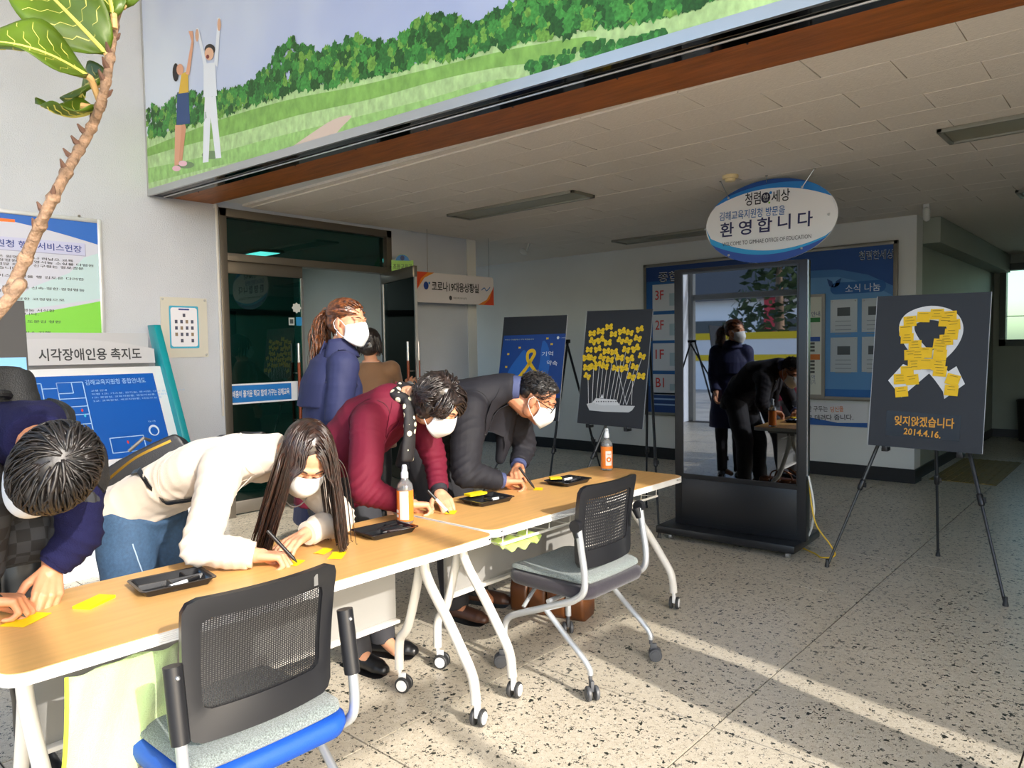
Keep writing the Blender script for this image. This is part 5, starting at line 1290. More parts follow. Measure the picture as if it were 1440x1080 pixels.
def person(name, label, J, H, hands, skin=M_SKIN, hs=1.0, torso_ab=None, vox=.0042, ratio=.35, cat='person'):
    """continuous body (head, neck, trunk, limbs, hands) from joints"""
    mb = MB(); add_head(mb, H, hs)
    hb = H @ Vector((0, -.02, -.075)); mb.chain([J['neck'], J['neck'].lerp(hb, .55), hb], [.056, .050, .050])
    latp = (J['hipL'] - J['hipR']).normalized(); lats = (J['shL'] - J['shR']).normalized()
    mid = [J['pelvis'], J['waist'], J['chest'], J['neck']]
    torso(mb, mid, [latp, latp.lerp(lats, .4), lats, lats], [(.13, .085), (.11, .075), (.13, .085), (.07, .055)])
    tips = {}
    for s in 'LR':
        mb.chain([J['chest'].lerp(J['sh' + s], .55), J['sh' + s], J['el' + s], J['wr' + s]], [.055, .046, .038, .026])
        mb.chain([J['pelvis'].lerp(J['hip' + s], .6), J['hip' + s], J['kn' + s], J['an' + s]], [.08, .075, .05, .036])
        fd = Vector(J.get('toe' + s, J['an' + s] + Vector((.10, 0, -.04)))); mb.chain([J['an' + s], fd], [.036, .026])
        if s in hands: tips[s] = hand(mb, J['wr' + s], **hands[s])
    foot = min(J['anL'].z, J['anR'].z) - .08
    org = Vector((J['anL'].x * .5 + J['anR'].x * .5, J['anL'].y * .5 + J['anR'].y * .5, 0))
    o, bvh = skin_obj(name, mb, skin, None, vox, 2, ratio, org=org)
    tag(o, label, cat, 'people at the signing tables')
    return o, bvh, tips
def sleeve(mb, pts, rs, n=16, cuff=True):
    """sleeve made of tapered segments; the cuff end is cut flat"""
    mb.chain(pts[:-1], rs[:-1], n)
    a, b = Vector(pts[-2]), Vector(pts[-1])
    mb.tube([a.lerp(b, -.02), a.lerp(b, .35), a.lerp(b, .7), b], [rs[-2], rs[-2] * .62 + rs[-1] * .38, rs[-2] * .28 + rs[-1] * .72, rs[-1]], n)
def strip(name, bvh, pts, width, off, m, parent, n=8, thick=.002, wdir=None, taper=None, smooth=True):
    """band lying on a garment: centre line projected on its surface"""
    c = smoothpath(pts, n); L = []
    rows = []
    for i, p in enumerate(c):
        h = bvh.find_nearest(p); q, nn = h[0], h[1]
        t = (c[min(i + 1, len(c) - 1)] - c[max(i - 1, 0)]).normalized(); w = nn.cross(t).normalized() if wdir is None else Vector(wdir)
        k = width * (taper(i / (len(c) - 1)) if taper else 1.0); r = []
        for j in range(5):
            s = (j / 4 - .5) * k; h2 = bvh.find_nearest(q + w * s)
            r.append(h2[0] + h2[1] * off)
        rows.append(r)
    # keep neighbouring rows from folding over
    return obj(name, MB().grid(rows, thick), m, parent, smooth=smooth, angle=60)
def patch(name, bvh, corners, off, m, parent, nu=8, nv=8, thick=.003):
    """flat cloth piece (lapel, collar, flap) laid on a garment; corners a,b,c,d"""
    a, b, c, d = [Vector(p) for p in corners]; rows = []
    for i in range(nv + 1):
        r = []
        for j in range(nu + 1):
            u, v = j / nu, i / nv; p = (a * (1 - u) + b * u) * (1 - v) + (d * (1 - u) + c * u) * v
            h = bvh.find_nearest(p); r.append(h[0] + h[1] * off)
        rows.append(r)
    return obj(name, MB().grid(rows, thick), m, parent, smooth=True, angle=60)
def hair_mat(name, dark, light, rough=.32):
    m = mat(name, dark, rough, spec=.6); nt, b = nodes_of(m)
    tc = nt.nodes.new('ShaderNodeTexCoord'); nz = nt.nodes.new('ShaderNodeTexNoise'); nz.inputs['Scale'].default_value = 55; nz.inputs['Detail'].default_value = 4
    nt.links.new(tc.outputs['Object'], nz.inputs['Vector'])
    rp = nt.nodes.new('ShaderNodeValToRGB'); e = rp.color_ramp.elements; e[0].position = .38; e[0].color = lin(dark); e[1].position = .72; e[1].color = lin(light)
    nt.links.new(nz.outputs['Fac'], rp.inputs[0]); nt.links.new(rp.outputs[0], b.inputs['Base Color'])
    bp = nt.nodes.new('ShaderNodeBump'); bp.inputs['Strength'].default_value = .25; bp.inputs['Distance'].default_value = .004; nt.links.new(nz.outputs['Fac'], bp.inputs['Height']); nt.links.new(bp.outputs[0], b.inputs['Normal'])
    return m
def strands(root, H, m, roots, length, seed, gravity=.35, ds=.018, r=.0042, keep=.65, colliders=(), floor=None, wave=0.0, gap=None, hug=None, flow=None, name='hair_strands', jitter=.12, seg_max=40, taper=.35):
    """locks of hair: start on the scalp, follow it, then fall; pushed out of the head and shoulders"""
    rg = random.Random(seed); mb = MB(); inv = H.inverted(); q = H.to_3x3()
    for (x, y, z, dx, dy, dz, L) in roots(rg):
        p = H @ Vector((x, y, z)); v = (q @ Vector((dx, dy, dz))).normalized(); path = [p.copy()]; n = max(3, min(seg_max, int(L * length / ds)))
        ph = rg.uniform(0, 6.3); wv = Vector((rg.gauss(0, 1), rg.gauss(0, 1), rg.gauss(0, .4))).normalized()
        for i in range(n):
            g = Vector((0, 0, -1))
            if flow is not None: g = flow(p, i / n, g)
            v = (v * keep + g * gravity + Vector((rg.gauss(0, 1), rg.gauss(0, 1), rg.gauss(0, 1))) * jitter * .25).normalized()
            p = p + v * ds + (wv * (wave * math.sin(ph + i * .55)) if wave else Vector((0, 0, 0)))
            l = inv @ p; e = Vector((l.x / .086, (l.y + .024) / .104, (l.z - .040) / .088))
            if e.length < 1.02 and l.z > -.075: e = e.normalized() * 1.02; l = Vector((e.x * .086, e.y * .104 - .024, e.z * .088 + .040)); p2 = H @ l; v = (v * .5 + (p2 - path[-1]).normalized() * .5).normalized(); p = p2
            if hug is not None and e.length > hug and l.z > -.07:
                e = e.normalized() * hug; l = Vector((e.x * .086, e.y * .104 - .024, e.z * .088 + .040)); p = H @ l
            if gap is not None and l.y > -.03 and l.z < .07:
                g0 = gap * min(1.0, max(.0, (.085 - l.z) / .05))
                if abs(l.x) < g0: l = Vector((math.copysign(g0, path[-1] and (inv @ path[-1]).x or l.x), l.y, l.z)); p = H @ l
            for c, rad in colliders:
                dv = p - c
                if dv.length < rad: p = c + dv.normalized() * rad
            if floor is not None and p.z < floor: p.z = floor + rg.uniform(0, .012)
            path.append(p.copy())
        rr = r * rg.uniform(.7, 1.25); k = len(path)
        mb.tube(path, [rr * (1 - (1 - taper) * (i / (k - 1)) ** 2) * (.6 if i == 0 else 1) for i in range(k)], 5, True, (1.0, .6))
    return tag(obj(name, mb, m, root, smooth=True, angle=180), kind='stuff')
def scalp_roots(n, L0=.8, L1=1.1, part=0.0, zmin=-.02, front=.075, back=-2.0, comb=None):
    """roots spread over the scalp; hair combed away from a parting line on top"""
    def f(rg):
        out = []
        while len(out) < n:
            a = rg.uniform(0, 2 * PI); t = math.acos(rg.uniform(-.35, 1.0)); x, y, z = math.sin(t) * math.cos(a), math.sin(t) * math.sin(a), math.cos(t)
            X, Y, Z = x * .084, y * .100 - .028, z * .080 + .048
            if Z < zmin or Y > front or (Y > .035 and Z < .045): continue
            if comb: d = comb(X, Y, Z)
            else: d = (1.0 if X > part else -1.0, -.25 if Y < 0 else .12, -.2)
            nrm = Vector((x / .084, y / .1, z / .08)).normalized(); d = Vector(d); d = d - nrm * d.dot(nrm)
            out.append((X, Y, Z, d.x, d.y, d.z, rg.uniform(L0, L1)))
        return out
    return f
def hair_cap(root, H, m, parts, name='hair', vox=.005, it=3):
    mb = MB(); 
    for c, r in parts: hell(mb, H, c, r)
    o, _ = skin_obj(name, mb, m, root, vox, it, None, (.0016, 160, 3))
    return o
CAP = [((0, -.034, .052), (.085, .097, .076)), ((0, -.055, .0), (.078, .068, .075))]
def pen(p0, p1, parent=None, label=None, cap=True, m=None):
    p0, p1 = Vector(p0), Vector(p1); d = (p1 - p0)
    o = thing('marker_pen', label, 'pen', p0)
    obj('barrel', MB().tube([p0 + d * .12, p0 + d * .62], .0062, 10), m or M_BLACK, o, smooth=True)
    obj('grip', MB().tube([p0 + d * .62, p0 + d], [.0066, .0066], 10), M_BLACK, o, smooth=True)
    obj('tip', MB().tube([p0, p0 + d * .05, p0 + d * .12], [.0012, .003, .0056], 8), M_BLACK, o, smooth=True)
    return o
CURL_WRITE = ((.75, 1.1, .5), (.85, 1.25, .6), (.95, 1.3, .7), (1.0, 1.3, .7))
CURL_FLAT = ((.25, .35, .25), (.2, .35, .25), (.25, .35, .25), (.35, .4, .3))
CURL_LOOSE = ((.45, .7, .4), (.55, .85, .5), (.65, .9, .5), (.7, .9, .5))
def shoes(root, J, m, s=.0, L=.25, toe=None):
    for k in 'LR':
        a = J['an' + k]; td = (Vector(toe[k]) if toe else Vector((1, 0, 0))).normalized()
        mb = MB(); h = Vector((a.x, a.y, 0)) - td * .05
        mb.chain([h + V(0, 0, .045), h + td * .09 + V(0, 0, .045), h + td * (L - .075) + V(0, 0, .034), h + td * (L - .045) + V(0, 0, .03)], [.040, .041, .040, .030]); mb.cap(h + V(0, 0, .06), .038, h + td * .06 + V(0, 0, .075), .042)
        mb.v = [Vector((v.x, v.y, max(v.z, .018))) for v in mb.v]
        o, _ = skin_obj('shoe', mb, m, root, .006, 3, None)
        w = td.cross(V(0, 0, 1))
        obj('sole', MB().prism(sp2([(x * L, y) for x, y in ((-.18, -.03), (.1, -.036), (.55, -.045), (.8, -.03), (.83, 0), (.8, .03), (.55, .045), (.1, .036), (-.18, .03), (-.22, 0), (-.18, -.03))], 3)[:-1], frame((h.x + td.x * .0, h.y + td.y * .0, .002), td, w), .018), M_BLACK, o)
def sfold(J, m=1.0):
    out = []
    for s in 'LR':
        a, b, w = J['sh' + s], J['el' + s], J['wr' + s]
        out += [(tuple(b), tuple((b - a).normalized() + (w - b).normalized()), .085, .0075, 115), (tuple(a.lerp(b, .35)), tuple(b - a), .10, .0045, 85), (tuple(b.lerp(w, .55)), tuple(w - b), .07, .0035, 120), (tuple(a.lerp(J['chest'], .3)), tuple(J['chest'] - a + Vector((0, 0, .2))), .10, .005, 70)]
    out.append((tuple(J['waist']), tuple(J['chest'] - J['pelvis']), .20, .006, 55))
    return [(a, b, r, q * m, k) for a, b, r, q, k in out]
def armhole(jb, J, s, m, jk, rad=.088):
    c = J['sh' + s].lerp(J['chest'], .22); ax = (J['sh' + s] - J['chest']).normalized(); u = ax.orthogonal().normalized(); w = ax.cross(u)
    pts = []
    for k in range(25):
        a = 2 * PI * k / 24; h = jb.find_nearest(c + (u * math.cos(a) + w * math.sin(a)) * rad); pts.append(h[0] + h[1] * .0006)
    obj('armhole_seam', MB().tube(smoothpath(pts, 2), .0018, 5), m, jk, smooth=True)
def joints(**k): return {a: Vector(b) for a, b in k.items()}
def legs(J, hipw, lat, px, an, kn_fwd=(.06, 0, 0)):
    l = Vector(lat).normalized()
    J['hipL'] = J['pelvis'] + l * hipw - V(0, 0, .04); J['hipR'] = J['pelvis'] - l * hipw - V(0, 0, .04)
    for s in 'LR':
        J['an' + s] = Vector(an[s]); J['kn' + s] = (J['hip' + s] + J['an' + s]) / 2 + Vector(kn_fwd)
def trousers(root, J, m, r=(.105, .082, .062, .058), fold=(.004, 26, 4), name='trousers', top=.03):
    mb = MB(); lat = (J['hipL'] - J['hipR']).normalized()
    torso(mb, [J['pelvis'] - V(0, 0, .12), J['pelvis'] - V(0, 0, .02), J['pelvis'] + (J['waist'] - J['pelvis']) * .5], [lat] * 3, [(.15, .11), (.165, .125), (.15, .11)])
    for s in 'LR': 
        mb.cap(J['pelvis'].lerp(J['hip' + s], .8), r[0], J['hip' + s], r[0]); sleeve(mb, [J['hip' + s], J['kn' + s], J['an' + s] + V(0, 0, -.02)], [r[0], r[1], r[3]])
    return skin_obj(name, mb, m, root, .010, 5, None, fold)

# ---------------------------------------------------------------- woman in the cream jacket
J = joints(pelvis=(-2.97, 1.16, .83), waist=(-2.86, 1.22, .915), chest=(-2.65, 1.32, 1.02), neck=(-2.44, 1.405, 1.07),
           shR=(-2.49, 1.255, 1.035), elR=(-2.35, 1.09, .80), wrR=(-2.245, 1.235, .765), shL=(-2.53, 1.535, 1.02), elL=(-2.37, 1.67, .79), wrL=(-2.325, 1.475, .775))
legs(J, .085, (-.45, .9, 0), None, dict(L=(-2.93, 1.27, .08), R=(-2.90, 1.06, .08)))
H = head_frame((-2.305, 1.475, 1.055), (.50, -.24, -.62), (.70, -.12, .75))
o, bv, tips = person('person', 'person in a cream jacket with long dark hair, bending to write', J, H, dict(
    R=dict(d=(.55, .82, -.12), pn=(.1, .0, -1), side=(-.8, .5, 0), curls=CURL_WRITE, thumb=(.75, .5, .5)),
    L=dict(d=(.35, -.9, -.12), pn=(0, 0, -1), side=(-.9, -.3, 0), curls=CURL_FLAT, thumb=(.6, .7, .2))))
face_bits(o, H, bv)
M_CREAM = mat('cream_wool', '#cfc3b6', .8, sheen=.2, bump=(350, .12))
mb = MB(); lat0 = V(-.45, .9, 0); lat1 = V(-.25, .97, 0)
torso(mb, [(-3.06, 1.13, .775), (-3.0, 1.155, .835), (-2.87, 1.215, .925), (-2.67, 1.305, 1.015), (-2.53, 1.37, 1.055), (-2.44, 1.41, 1.075), (-2.40, 1.43, 1.085)], [lat0, lat0, lat0, lat1, lat1, lat1, lat1], [(.205, .15), (.185, .125), (.16, .105), (.175, .110), (.14, .09), (.08, .07), (.07, .064)])
sleeve(mb, [J['chest'].lerp(J['shR'], .6), J['shR'], J['elR'], J['wrR'].lerp(J['elR'], .10)], [.085, .078, .060, .047])
sleeve(mb, [J['chest'].lerp(J['shL'], .6), J['shL'], J['elL'], J['wrL'].lerp(J['elL'], .10)], [.085, .075, .058, .047])
jk, jb = skin_obj('jacket', mb, M_CREAM, o, .008, 4, None, (.0065, 34, 12, sfold(J, 1.0)))
strip('jacket_seam', jb, [PX(250, 640, -2.7), PX(228, 680, -2.7), PX(240, 720, -2.7)], .004, .0012, mat('cream_seam', '#c9bdaf', .8), jk)  # seam line in a slightly darker cream
for s, w_, e_ in (('R', J['wrR'], J['elR']), ('L', J['wrL'], J['elL'])):
    a = w_.lerp(e_, .10); d = (w_ - e_).normalized()
    obj('cuff', MB().tube([a - d * .012, a + d * .012], [.045, .044], 18), mat('cream_cuff', '#d9cfc2', .8), jk, smooth=True)
strip('lapel', jb, [V(-2.43, 1.33, 1.05), V(-2.42, 1.36, .98), V(-2.45, 1.33, .90)], .05, .004, M_CREAM, jk, taper=lambda t: 1 - .7 * t)
armhole(jb, J, 'R', mat('cream_seam', '#c9bdaf', .8), jk)
M_JEAN = mat('blue_denim', '#34506f', .8, mott=(90, .18), bump=(500, .3))
tr, tb_ = trousers(o, J, M_JEAN, (.112, .088, .062, .056), (.004, 28, 5), 'jeans')
strip('side_seam', tb_, [PX(188, 765, -2.8), PX(196, 790, -2.8), PX(206, 815, -2.8)], .004, .001, mat('denim_stitch', '#93a7bb', .8), tr)
shoes(o, J, mat('white_sneaker', '#d7d7d2', .5))
MHB = hair_mat('dark_brown_hair', '#1d1310', '#3b241a')
hc = hair_cap(o, H, MHB, CAP)
def comb_c(X, Y, Z): return (1.0 if X > .006 else -1.0, .25, -.25)
def flow_c(p, t, g):
    l = H.inverted() @ p
    return V(-.42, -.12, -1).normalized() if l.x > 0 and t > .15 else V(.05, .06, -1)
strands(o, H, MHB, scalp_roots(400, .85, 1.12, .006, -.03, .058, comb=comb_c), .46, 21, gravity=.42, ds=.02, r=.0046, keep=.62, colliders=((J['shL'], .085), (J['shR'], .09), (J['shR'].lerp(J['chest'], .5), .11), (J['shR'].lerp(J['elR'], .4), .08), (J['neck'], .075)), floor=.727, jitter=.08, gap=.074, flow=flow_c)
obj('necklace', MB().tube(smoothpath([H @ V(-.055, .03, -.13), H @ V(-.03, .075, -.175), H @ V(.01, .085, -.19), H @ V(.05, .05, -.165), H @ V(.062, .01, -.12)], 5), .0022, 6), M_ALU, o, smooth=True)
pen(PZ(418, 791, .728), PZ(418, 791, .728) + V(-.055, -.075, .115), label='black marker pen in the hand of the cream-jacket woman')
# crossbody bag on her back
bg = thing('crossbody_bag', 'black leather crossbody bag with gold zip on the cream jacket', 'bag', (-2.95, 1.05, .92))
M_LEA = mat('black_leather', '#1b1b1d', .38, bump=(300, .15)); M_GOLD = mat('gold_metal', '#c99a3c', .3, metal=1)
mb = MB()
Mb = frame(PX(208, 662, -3.06), (PX(262, 636, -2.97) - PX(160, 690, -3.10)), (-.35, -.1, 1))
pr = [(-.18, -.085), (.10, -.095), (.17, -.03), (.175, .05), (.13, .075), (-.10, .075), (-.18, .02)]
mb.prism(sp2(pr + [pr[0]], 4)[:-1], T(Mb, 0, 0, -.075), .15)
b1, bb_ = skin_obj('bag_body', mb, M_LEA, bg, .006, 6)
strip('zip', bb_, [Mb @ V(-.12, .03, .1), Mb @ V(0, .055, .1), Mb @ V(.14, .05, .1)], .010, .002, M_GOLD, b1)
obj('clasp', MB().tube([Mb @ V(-.02, .10, .03), Mb @ V(.05, .12, .03), Mb @ V(.06, .11, -.02)], .007, 8), M_STEEL, b1, smooth=True)
st_pts = [PX(200, 676, -2.85), PX(240, 682, -2.74), PX(280, 686, -2.62), PX(304, 684, -2.55)]
strip('strap', jb, st_pts, .022, .011, M_LEA, bg, thick=.006)
strip('strap', jb, [PX(262, 634, -2.9), PX(300, 628, -2.75), PX(350, 628, -2.55), PX(372, 640, -2.48)], .014, .010, M_LEA, bg, thick=.006)
obj('buckle', MB().tube([PX(196, 675, -2.86), PX(208, 677, -2.83)], .009, 8), M_GOLD, bg, smooth=True)

# ---------------------------------------------------------------- woman in the burgundy blazer
J = joints(pelvis=(-2.90, 2.02, .88), waist=(-2.84, 2.05, 1.0), chest=(-2.70, 2.10, 1.14), neck=(-2.53, 2.15, 1.225),
           shR=(-2.575, 1.965, 1.13), elR=(-2.47, 1.85, .86), wrR=(-2.425, 2.055, .772), shL=(-2.62, 2.295, 1.11), elL=(-2.575, 2.35, .90), wrL=(-2.47, 2.275, .785))
legs(J, .085, (-.2, 1, 0), None, dict(L=(-2.74, 2.14, .08), R=(-2.70, 1.97, .08)), (.05, 0, 0))
H = head_frame((-2.385, 2.20, 1.195), (.62, .30, -.66), (.62, .12, .77))
o, bv, tips = person('person', 'person in a burgundy blazer and dotted scarf, bending to write', J, H, dict(
    R=dict(d=(.25, .95, -.12), pn=(.1, 0, -1), side=(-.95, .2, 0), curls=CURL_WRITE, thumb=(.75, .5, .5)),
    L=dict(d=(.85, -.35, -.35), pn=(0, 0, -1), side=(-.4, -.9, 0), curls=CURL_FLAT, thumb=(.6, .7, .2))))
face_bits(o, H, bv)
M_BUR = mat('burgundy_cloth', '#62142a', .75, spec=.25, bump=(350, .12))
mb = MB(); lat0 = V(-.2, 1, 0); lat1 = V(-.2, 1, 0)
torso(mb, [(-2.93, 2.01, .73), (-2.92, 2.015, .84), (-2.85, 2.05, .99), (-2.71, 2.10, 1.125), (-2.59, 2.13, 1.195), (-2.53, 2.15, 1.225)], [lat0] * 6, [(.20, .155), (.185, .14), (.165, .125), (.185, .135), (.145, .10), (.08, .07)])
sleeve(mb, [J['chest'].lerp(J['shR'], .6), J['shR'], J['elR'], J['wrR'].lerp(J['elR'], .14)], [.09, .082, .065, .050])
sleeve(mb, [J['chest'].lerp(J['shL'], .6), J['shL'], J['elL'], J['wrL'].lerp(J['elL'], .12)], [.088, .078, .060, .048])
jk, jb = skin_obj('blazer', mb, M_BUR, o, .008, 4, None, (.0075, 30, 31, sfold(J, 1.0)))
strip('lapel', jb, [V(-2.50, 2.06, 1.22), V(-2.47, 2.05, 1.12), V(-2.52, 2.06, 1.0)], .07, .005, M_BUR, jk, taper=lambda t: 1.0 - .6 * abs(t - .45) * 2)
for s in 'RL':
    a = J['wr' + s].lerp(J['el' + s], .12); d = (J['wr' + s] - J['el' + s]).normalized()
    obj('cuff', MB().tube([a - d * .005, a + d * .022], [.040, .038], 18), mat('dark_cuff', '#23212a', .7), jk, smooth=True)
patch('lapel', jb, (PX(552, 553, -2.60), PX(570, 560, -2.57), PX(553, 652, -2.58), PX(543, 606, -2.58)), .010, M_BUR, jk)
armhole(jb, J, 'R', mat('burgundy_seam', '#3f0c1a', .8), jk)
trousers(o, J, mat('charcoal_trousers', '#33343a', .8), (.112, .085, .065, .06), (.005, 26, 6))
shoes(o, J, mat('black_loafer', '#141416', .3), toe=dict(L=(.9, .4, 0), R=(.95, .1, 0)))
# dotted scarf hanging from the neck
def dots_mat():
    m = mat('dotted_scarf', '#17161a', .7); nt, b = nodes_of(m)
    tc = nt.nodes.new('ShaderNodeTexCoord'); v = nt.nodes.new('ShaderNodeTexVoronoi'); v.inputs['Scale'].default_value = 27; v.inputs['Randomness'].default_value = .35
    nt.links.new(tc.outputs['Object'], v.inputs['Vector'])
    g = nt.nodes.new('ShaderNodeMath'); g.operation = 'LESS_THAN'; g.inputs[1].default_value = .33; nt.links.new(v.outputs['Distance'], g.inputs[0])
    mx = nt.nodes.new('ShaderNodeMix'); mx.data_type = 'RGBA'; mx.inputs[6].default_value = lin('#17161a'); mx.inputs[7].default_value = lin('#d8d0b4'); nt.links.new(g.outputs[0], mx.inputs[0]); nt.links.new(mx.outputs[2], b.inputs['Base Color'])
    return m
M_DOT = dots_mat()
mb = MB(); n_ = J['neck']
mb.chain([n_ + V(.0, -.075, .02), n_ + V(.055, -.05, -.01), n_ + V(.08, .0, -.025), n_ + V(.05, .06, -.005), n_ + V(-.02, .075, .03), n_ + V(-.05, 0, .05), n_ + V(0, -.075, .02)], [.026] * 7)
mb.tube(smoothpath([n_ + V(.06, -.05, 0), n_ + V(.085, -.065, -.09), n_ + V(.085, -.075, -.18), n_ + V(.08, -.08, -.27)], 4), [.03, .03, .032, .034, .034, .035, .035, .035, .036, .036, .036, .036, .034][:13], 12, flat=(1, .55))
skin_obj('scarf', mb, M_DOT, o, .006, 4, None, (.004, 60, 3))
MHK = hair_mat('black_brown_hair', '#151112', '#3a302d', .3)
hair_cap(o, H, MHK, [((0, -.036, .050), (.090, .101, .083)), ((0, -.062, -.01), (.088, .072, .085)), ((-.066, -.02, -.02), (.030, .045, .055)), ((.066, -.02, -.02), (.030, .045, .055)), ((0, .035, .082), (.068, .045, .026))])
strands(o, H, MHK, scalp_roots(480, .6, 1.1, .02, -.05, .085, comb=lambda X, Y, Z: (1.2 if X > .02 else -1.2, .5 if Y > 0 else -.9, -.3)), .15, 33, gravity=.10, ds=.013, r=.0052, keep=.88, wave=.0022, colliders=((H @ V(0, -.03, .03), .106), (H @ V(0, .03, -.05), .094)), jitter=.25, hug=1.26)
pen(PZ(632, 722, .728), PZ(632, 722, .728) + V(-.075, -.055, .10), label='white and black marker pen in the hand of the burgundy-blazer woman', m=M_WHITE)

# ---------------------------------------------------------------- man in the dark suit
J = joints(pelvis=(-3.0, 2.72, .92), waist=(-2.92, 2.74, 1.04), chest=(-2.76, 2.78, 1.17), neck=(-2.575, 2.845, 1.235),
           shR=(-2.63, 2.635, 1.125), elR=(-2.535, 2.50, .835), wrR=(-2.455, 2.705, .775), shL=(-2.66, 3.01, 1.10), elL=(-2.66, 3.10, .885), wrL=(-2.60, 2.975, .80))
legs(J, .095, (-.25, 1, 0), None, dict(L=(-2.88, 2.93, .08), R=(-2.80, 2.68, .08)), (.05, 0, 0))
H = head_frame((-2.425, 2.935, 1.175), (.62, .42, -.52), (.47, .20, .86))
o, bv, tips = person('person', 'person in a dark suit with glasses and short black hair, writing', J, H, dict(
    R=dict(d=(.30, .93, -.10), pn=(.1, 0, -1), side=(-.9, .3, .1), curls=CURL_WRITE, thumb=(.75, .5, .5), s=1.08),
    L=dict(d=(.55, -.72, -.2), pn=(.35, 0, -1), side=(-.5, -.6, .2), curls=CURL_LOOSE, thumb=(.6, .7, .3), s=1.08)), skin=M_SKIN2, hs=1.04)
face_bits(o, H, bv, 1.04)
M_SUIT = mat('charcoal_suit', '#222228', .7, spec=.25, bump=(350, .12))
mb = MB(); lat0 = V(-.25, 1, 0)
torso(mb, [(-3.03, 2.71, .80), (-3.02, 2.715, .88), (-2.94, 2.735, 1.02), (-2.78, 2.78, 1.155), (-2.65, 2.82, 1.205), (-2.56, 2.855, 1.235), (-2.525, 2.875, 1.238)], [lat0] * 7, [(.205, .15), (.195, .145), (.185, .14), (.205, .145), (.16, .10), (.086, .078), (.074, .070)])
sleeve(mb, [J['chest'].lerp(J['shR'], .6), J['shR'], J['elR'], J['wrR'].lerp(J['elR'], .16)], [.10, .090, .070, .055])
sleeve(mb, [J['chest'].lerp(J['shL'], .6), J['shL'], J['elL'], J['wrL'].lerp(J['elL'], .16)], [.10, .086, .066, .054])
# open jacket front hanging straight down
for s in (-1, 1):
    a = V(-2.62, 2.83 + .10 * s, 1.10); b = V(-2.68, 2.79 + .13 * s, .84); mb.chain([a, a.lerp(b, .5), b], [.05, .045, .03])
jk, jb = skin_obj('suit_jacket', mb, M_SUIT, o, .008, 4, None, (.007, 30, 41, sfold(J, 1.0)))
strip('lapel', jb, [V(-2.52, 2.77, 1.235), V(-2.50, 2.74, 1.12), V(-2.56, 2.74, .98)], .075, .006, M_SUIT, jk, taper=lambda t: 1.0 - .65 * abs(t - .45) * 2)
strip('lapel', jb, [V(-2.52, 2.93, 1.235), V(-2.50, 2.93, 1.12), V(-2.56, 2.92, .98)], .075, .006, M_SUIT, jk, taper=lambda t: 1.0 - .65 * abs(t - .45) * 2)
M_SHIRT = mat('blue_grey_shirt', '#3f486e', .7)
mb = MB(); torso(mb, [V(-2.56, 2.855, 1.225), V(-2.52, 2.875, 1.235), V(-2.497, 2.89, 1.232)], [lat0] * 3, [(.074, .066), (.070, .066), (.066, .062)])
skin_obj('shirt', mb, M_SHIRT, o, .006, 3)
for s in 'RL':
    a = J['wr' + s].lerp(J['el' + s], .16); d = (J['wr' + s] - J['el' + s]).normalized()
    obj('shirt_cuff', MB().tube([a - d * .01, a + d * .026], [.043, .041], 18), M_SHIRT, jk, smooth=True)
for z in (.99, .93): obj('button', MB().ell(jb.find_nearest(V(-2.50, 2.74, z))[0], .010, nu=10, nv=6), M_BLACK, jk)
obj('lapel_pin', MB().box(jb.find_nearest(V(-2.5, 2.95, 1.08))[0], (.006, .03, .008)), M_ALU, jk)
patch('lapel', jb, (PX(712, 546, -2.56), PX(727, 560, -2.54), PX(712, 642, -2.58), PX(700, 592, -2.57)), .010, M_SUIT, jk)
armhole(jb, J, 'R', mat('suit_seam', '#101013', .8), jk, .10)
trousers(o, J, mat('black_trousers', '#26262b', .8), (.115, .09, .07, .066), (.005, 24, 8))
shoes(o, J, mat('brown_shoe', '#4a2f22', .45, mott=(25, .2)), L=.28, toe=dict(L=(.95, .3, 0), R=(.9, .1, 0)))
MHM = hair_mat('short_black_hair', '#121112', '#2a2422', .45)
hair_cap(o, H, MHM, [((0, -.030, .052), (.080, .094, .077)), ((0, -.06, .02), (.074, .058, .055)), ((0, .038, .094), (.052, .038, .022))])
strands(o, H, MHM, scalp_roots(800, .7, 1.2, 0, .02, .052, comb=lambda X, Y, Z: (.15 if X > 0 else -.15, .9, .5)), .030, 44, gravity=-.10, ds=.008, r=.0028, keep=.9, jitter=.7)
# glasses
gl = thing('eyeglasses', 'thin black-framed glasses on the suited man', 'glasses', H @ V(0, .09, 0))
for sx in (-1, 1):
    obj('rim', MB().tube([H @ V(sx * .033 + .026 * math.cos(a), .102 - .12 * abs(.033 + sx * .026 * math.cos(a)) * .25, .004 + .017 * math.sin(a)) for a in [2 * PI * k / 20 for k in range(21)]], .0024, 6), M_BLACK, gl, smooth=True)
    obj('temple', MB().tube([H @ V(sx * .060, .096, .010), H @ V(sx * .078, .06, .012), H @ V(sx * .083, -.01, .012), H @ V(sx * .081, -.03, -.005)], .0025, 6), M_BLACK, gl, smooth=True)
obj('bridge', MB().tube([H @ V(-.008, .103, .008), H @ V(0, .106, .011), H @ V(.008, .103, .008)], .0015, 6), M_BLACK, gl, smooth=True)
pen(PZ(752, 687, .729), PZ(752, 687, .729) + V(-.05, -.06, .11), label='black pen in the hand of the suited man')

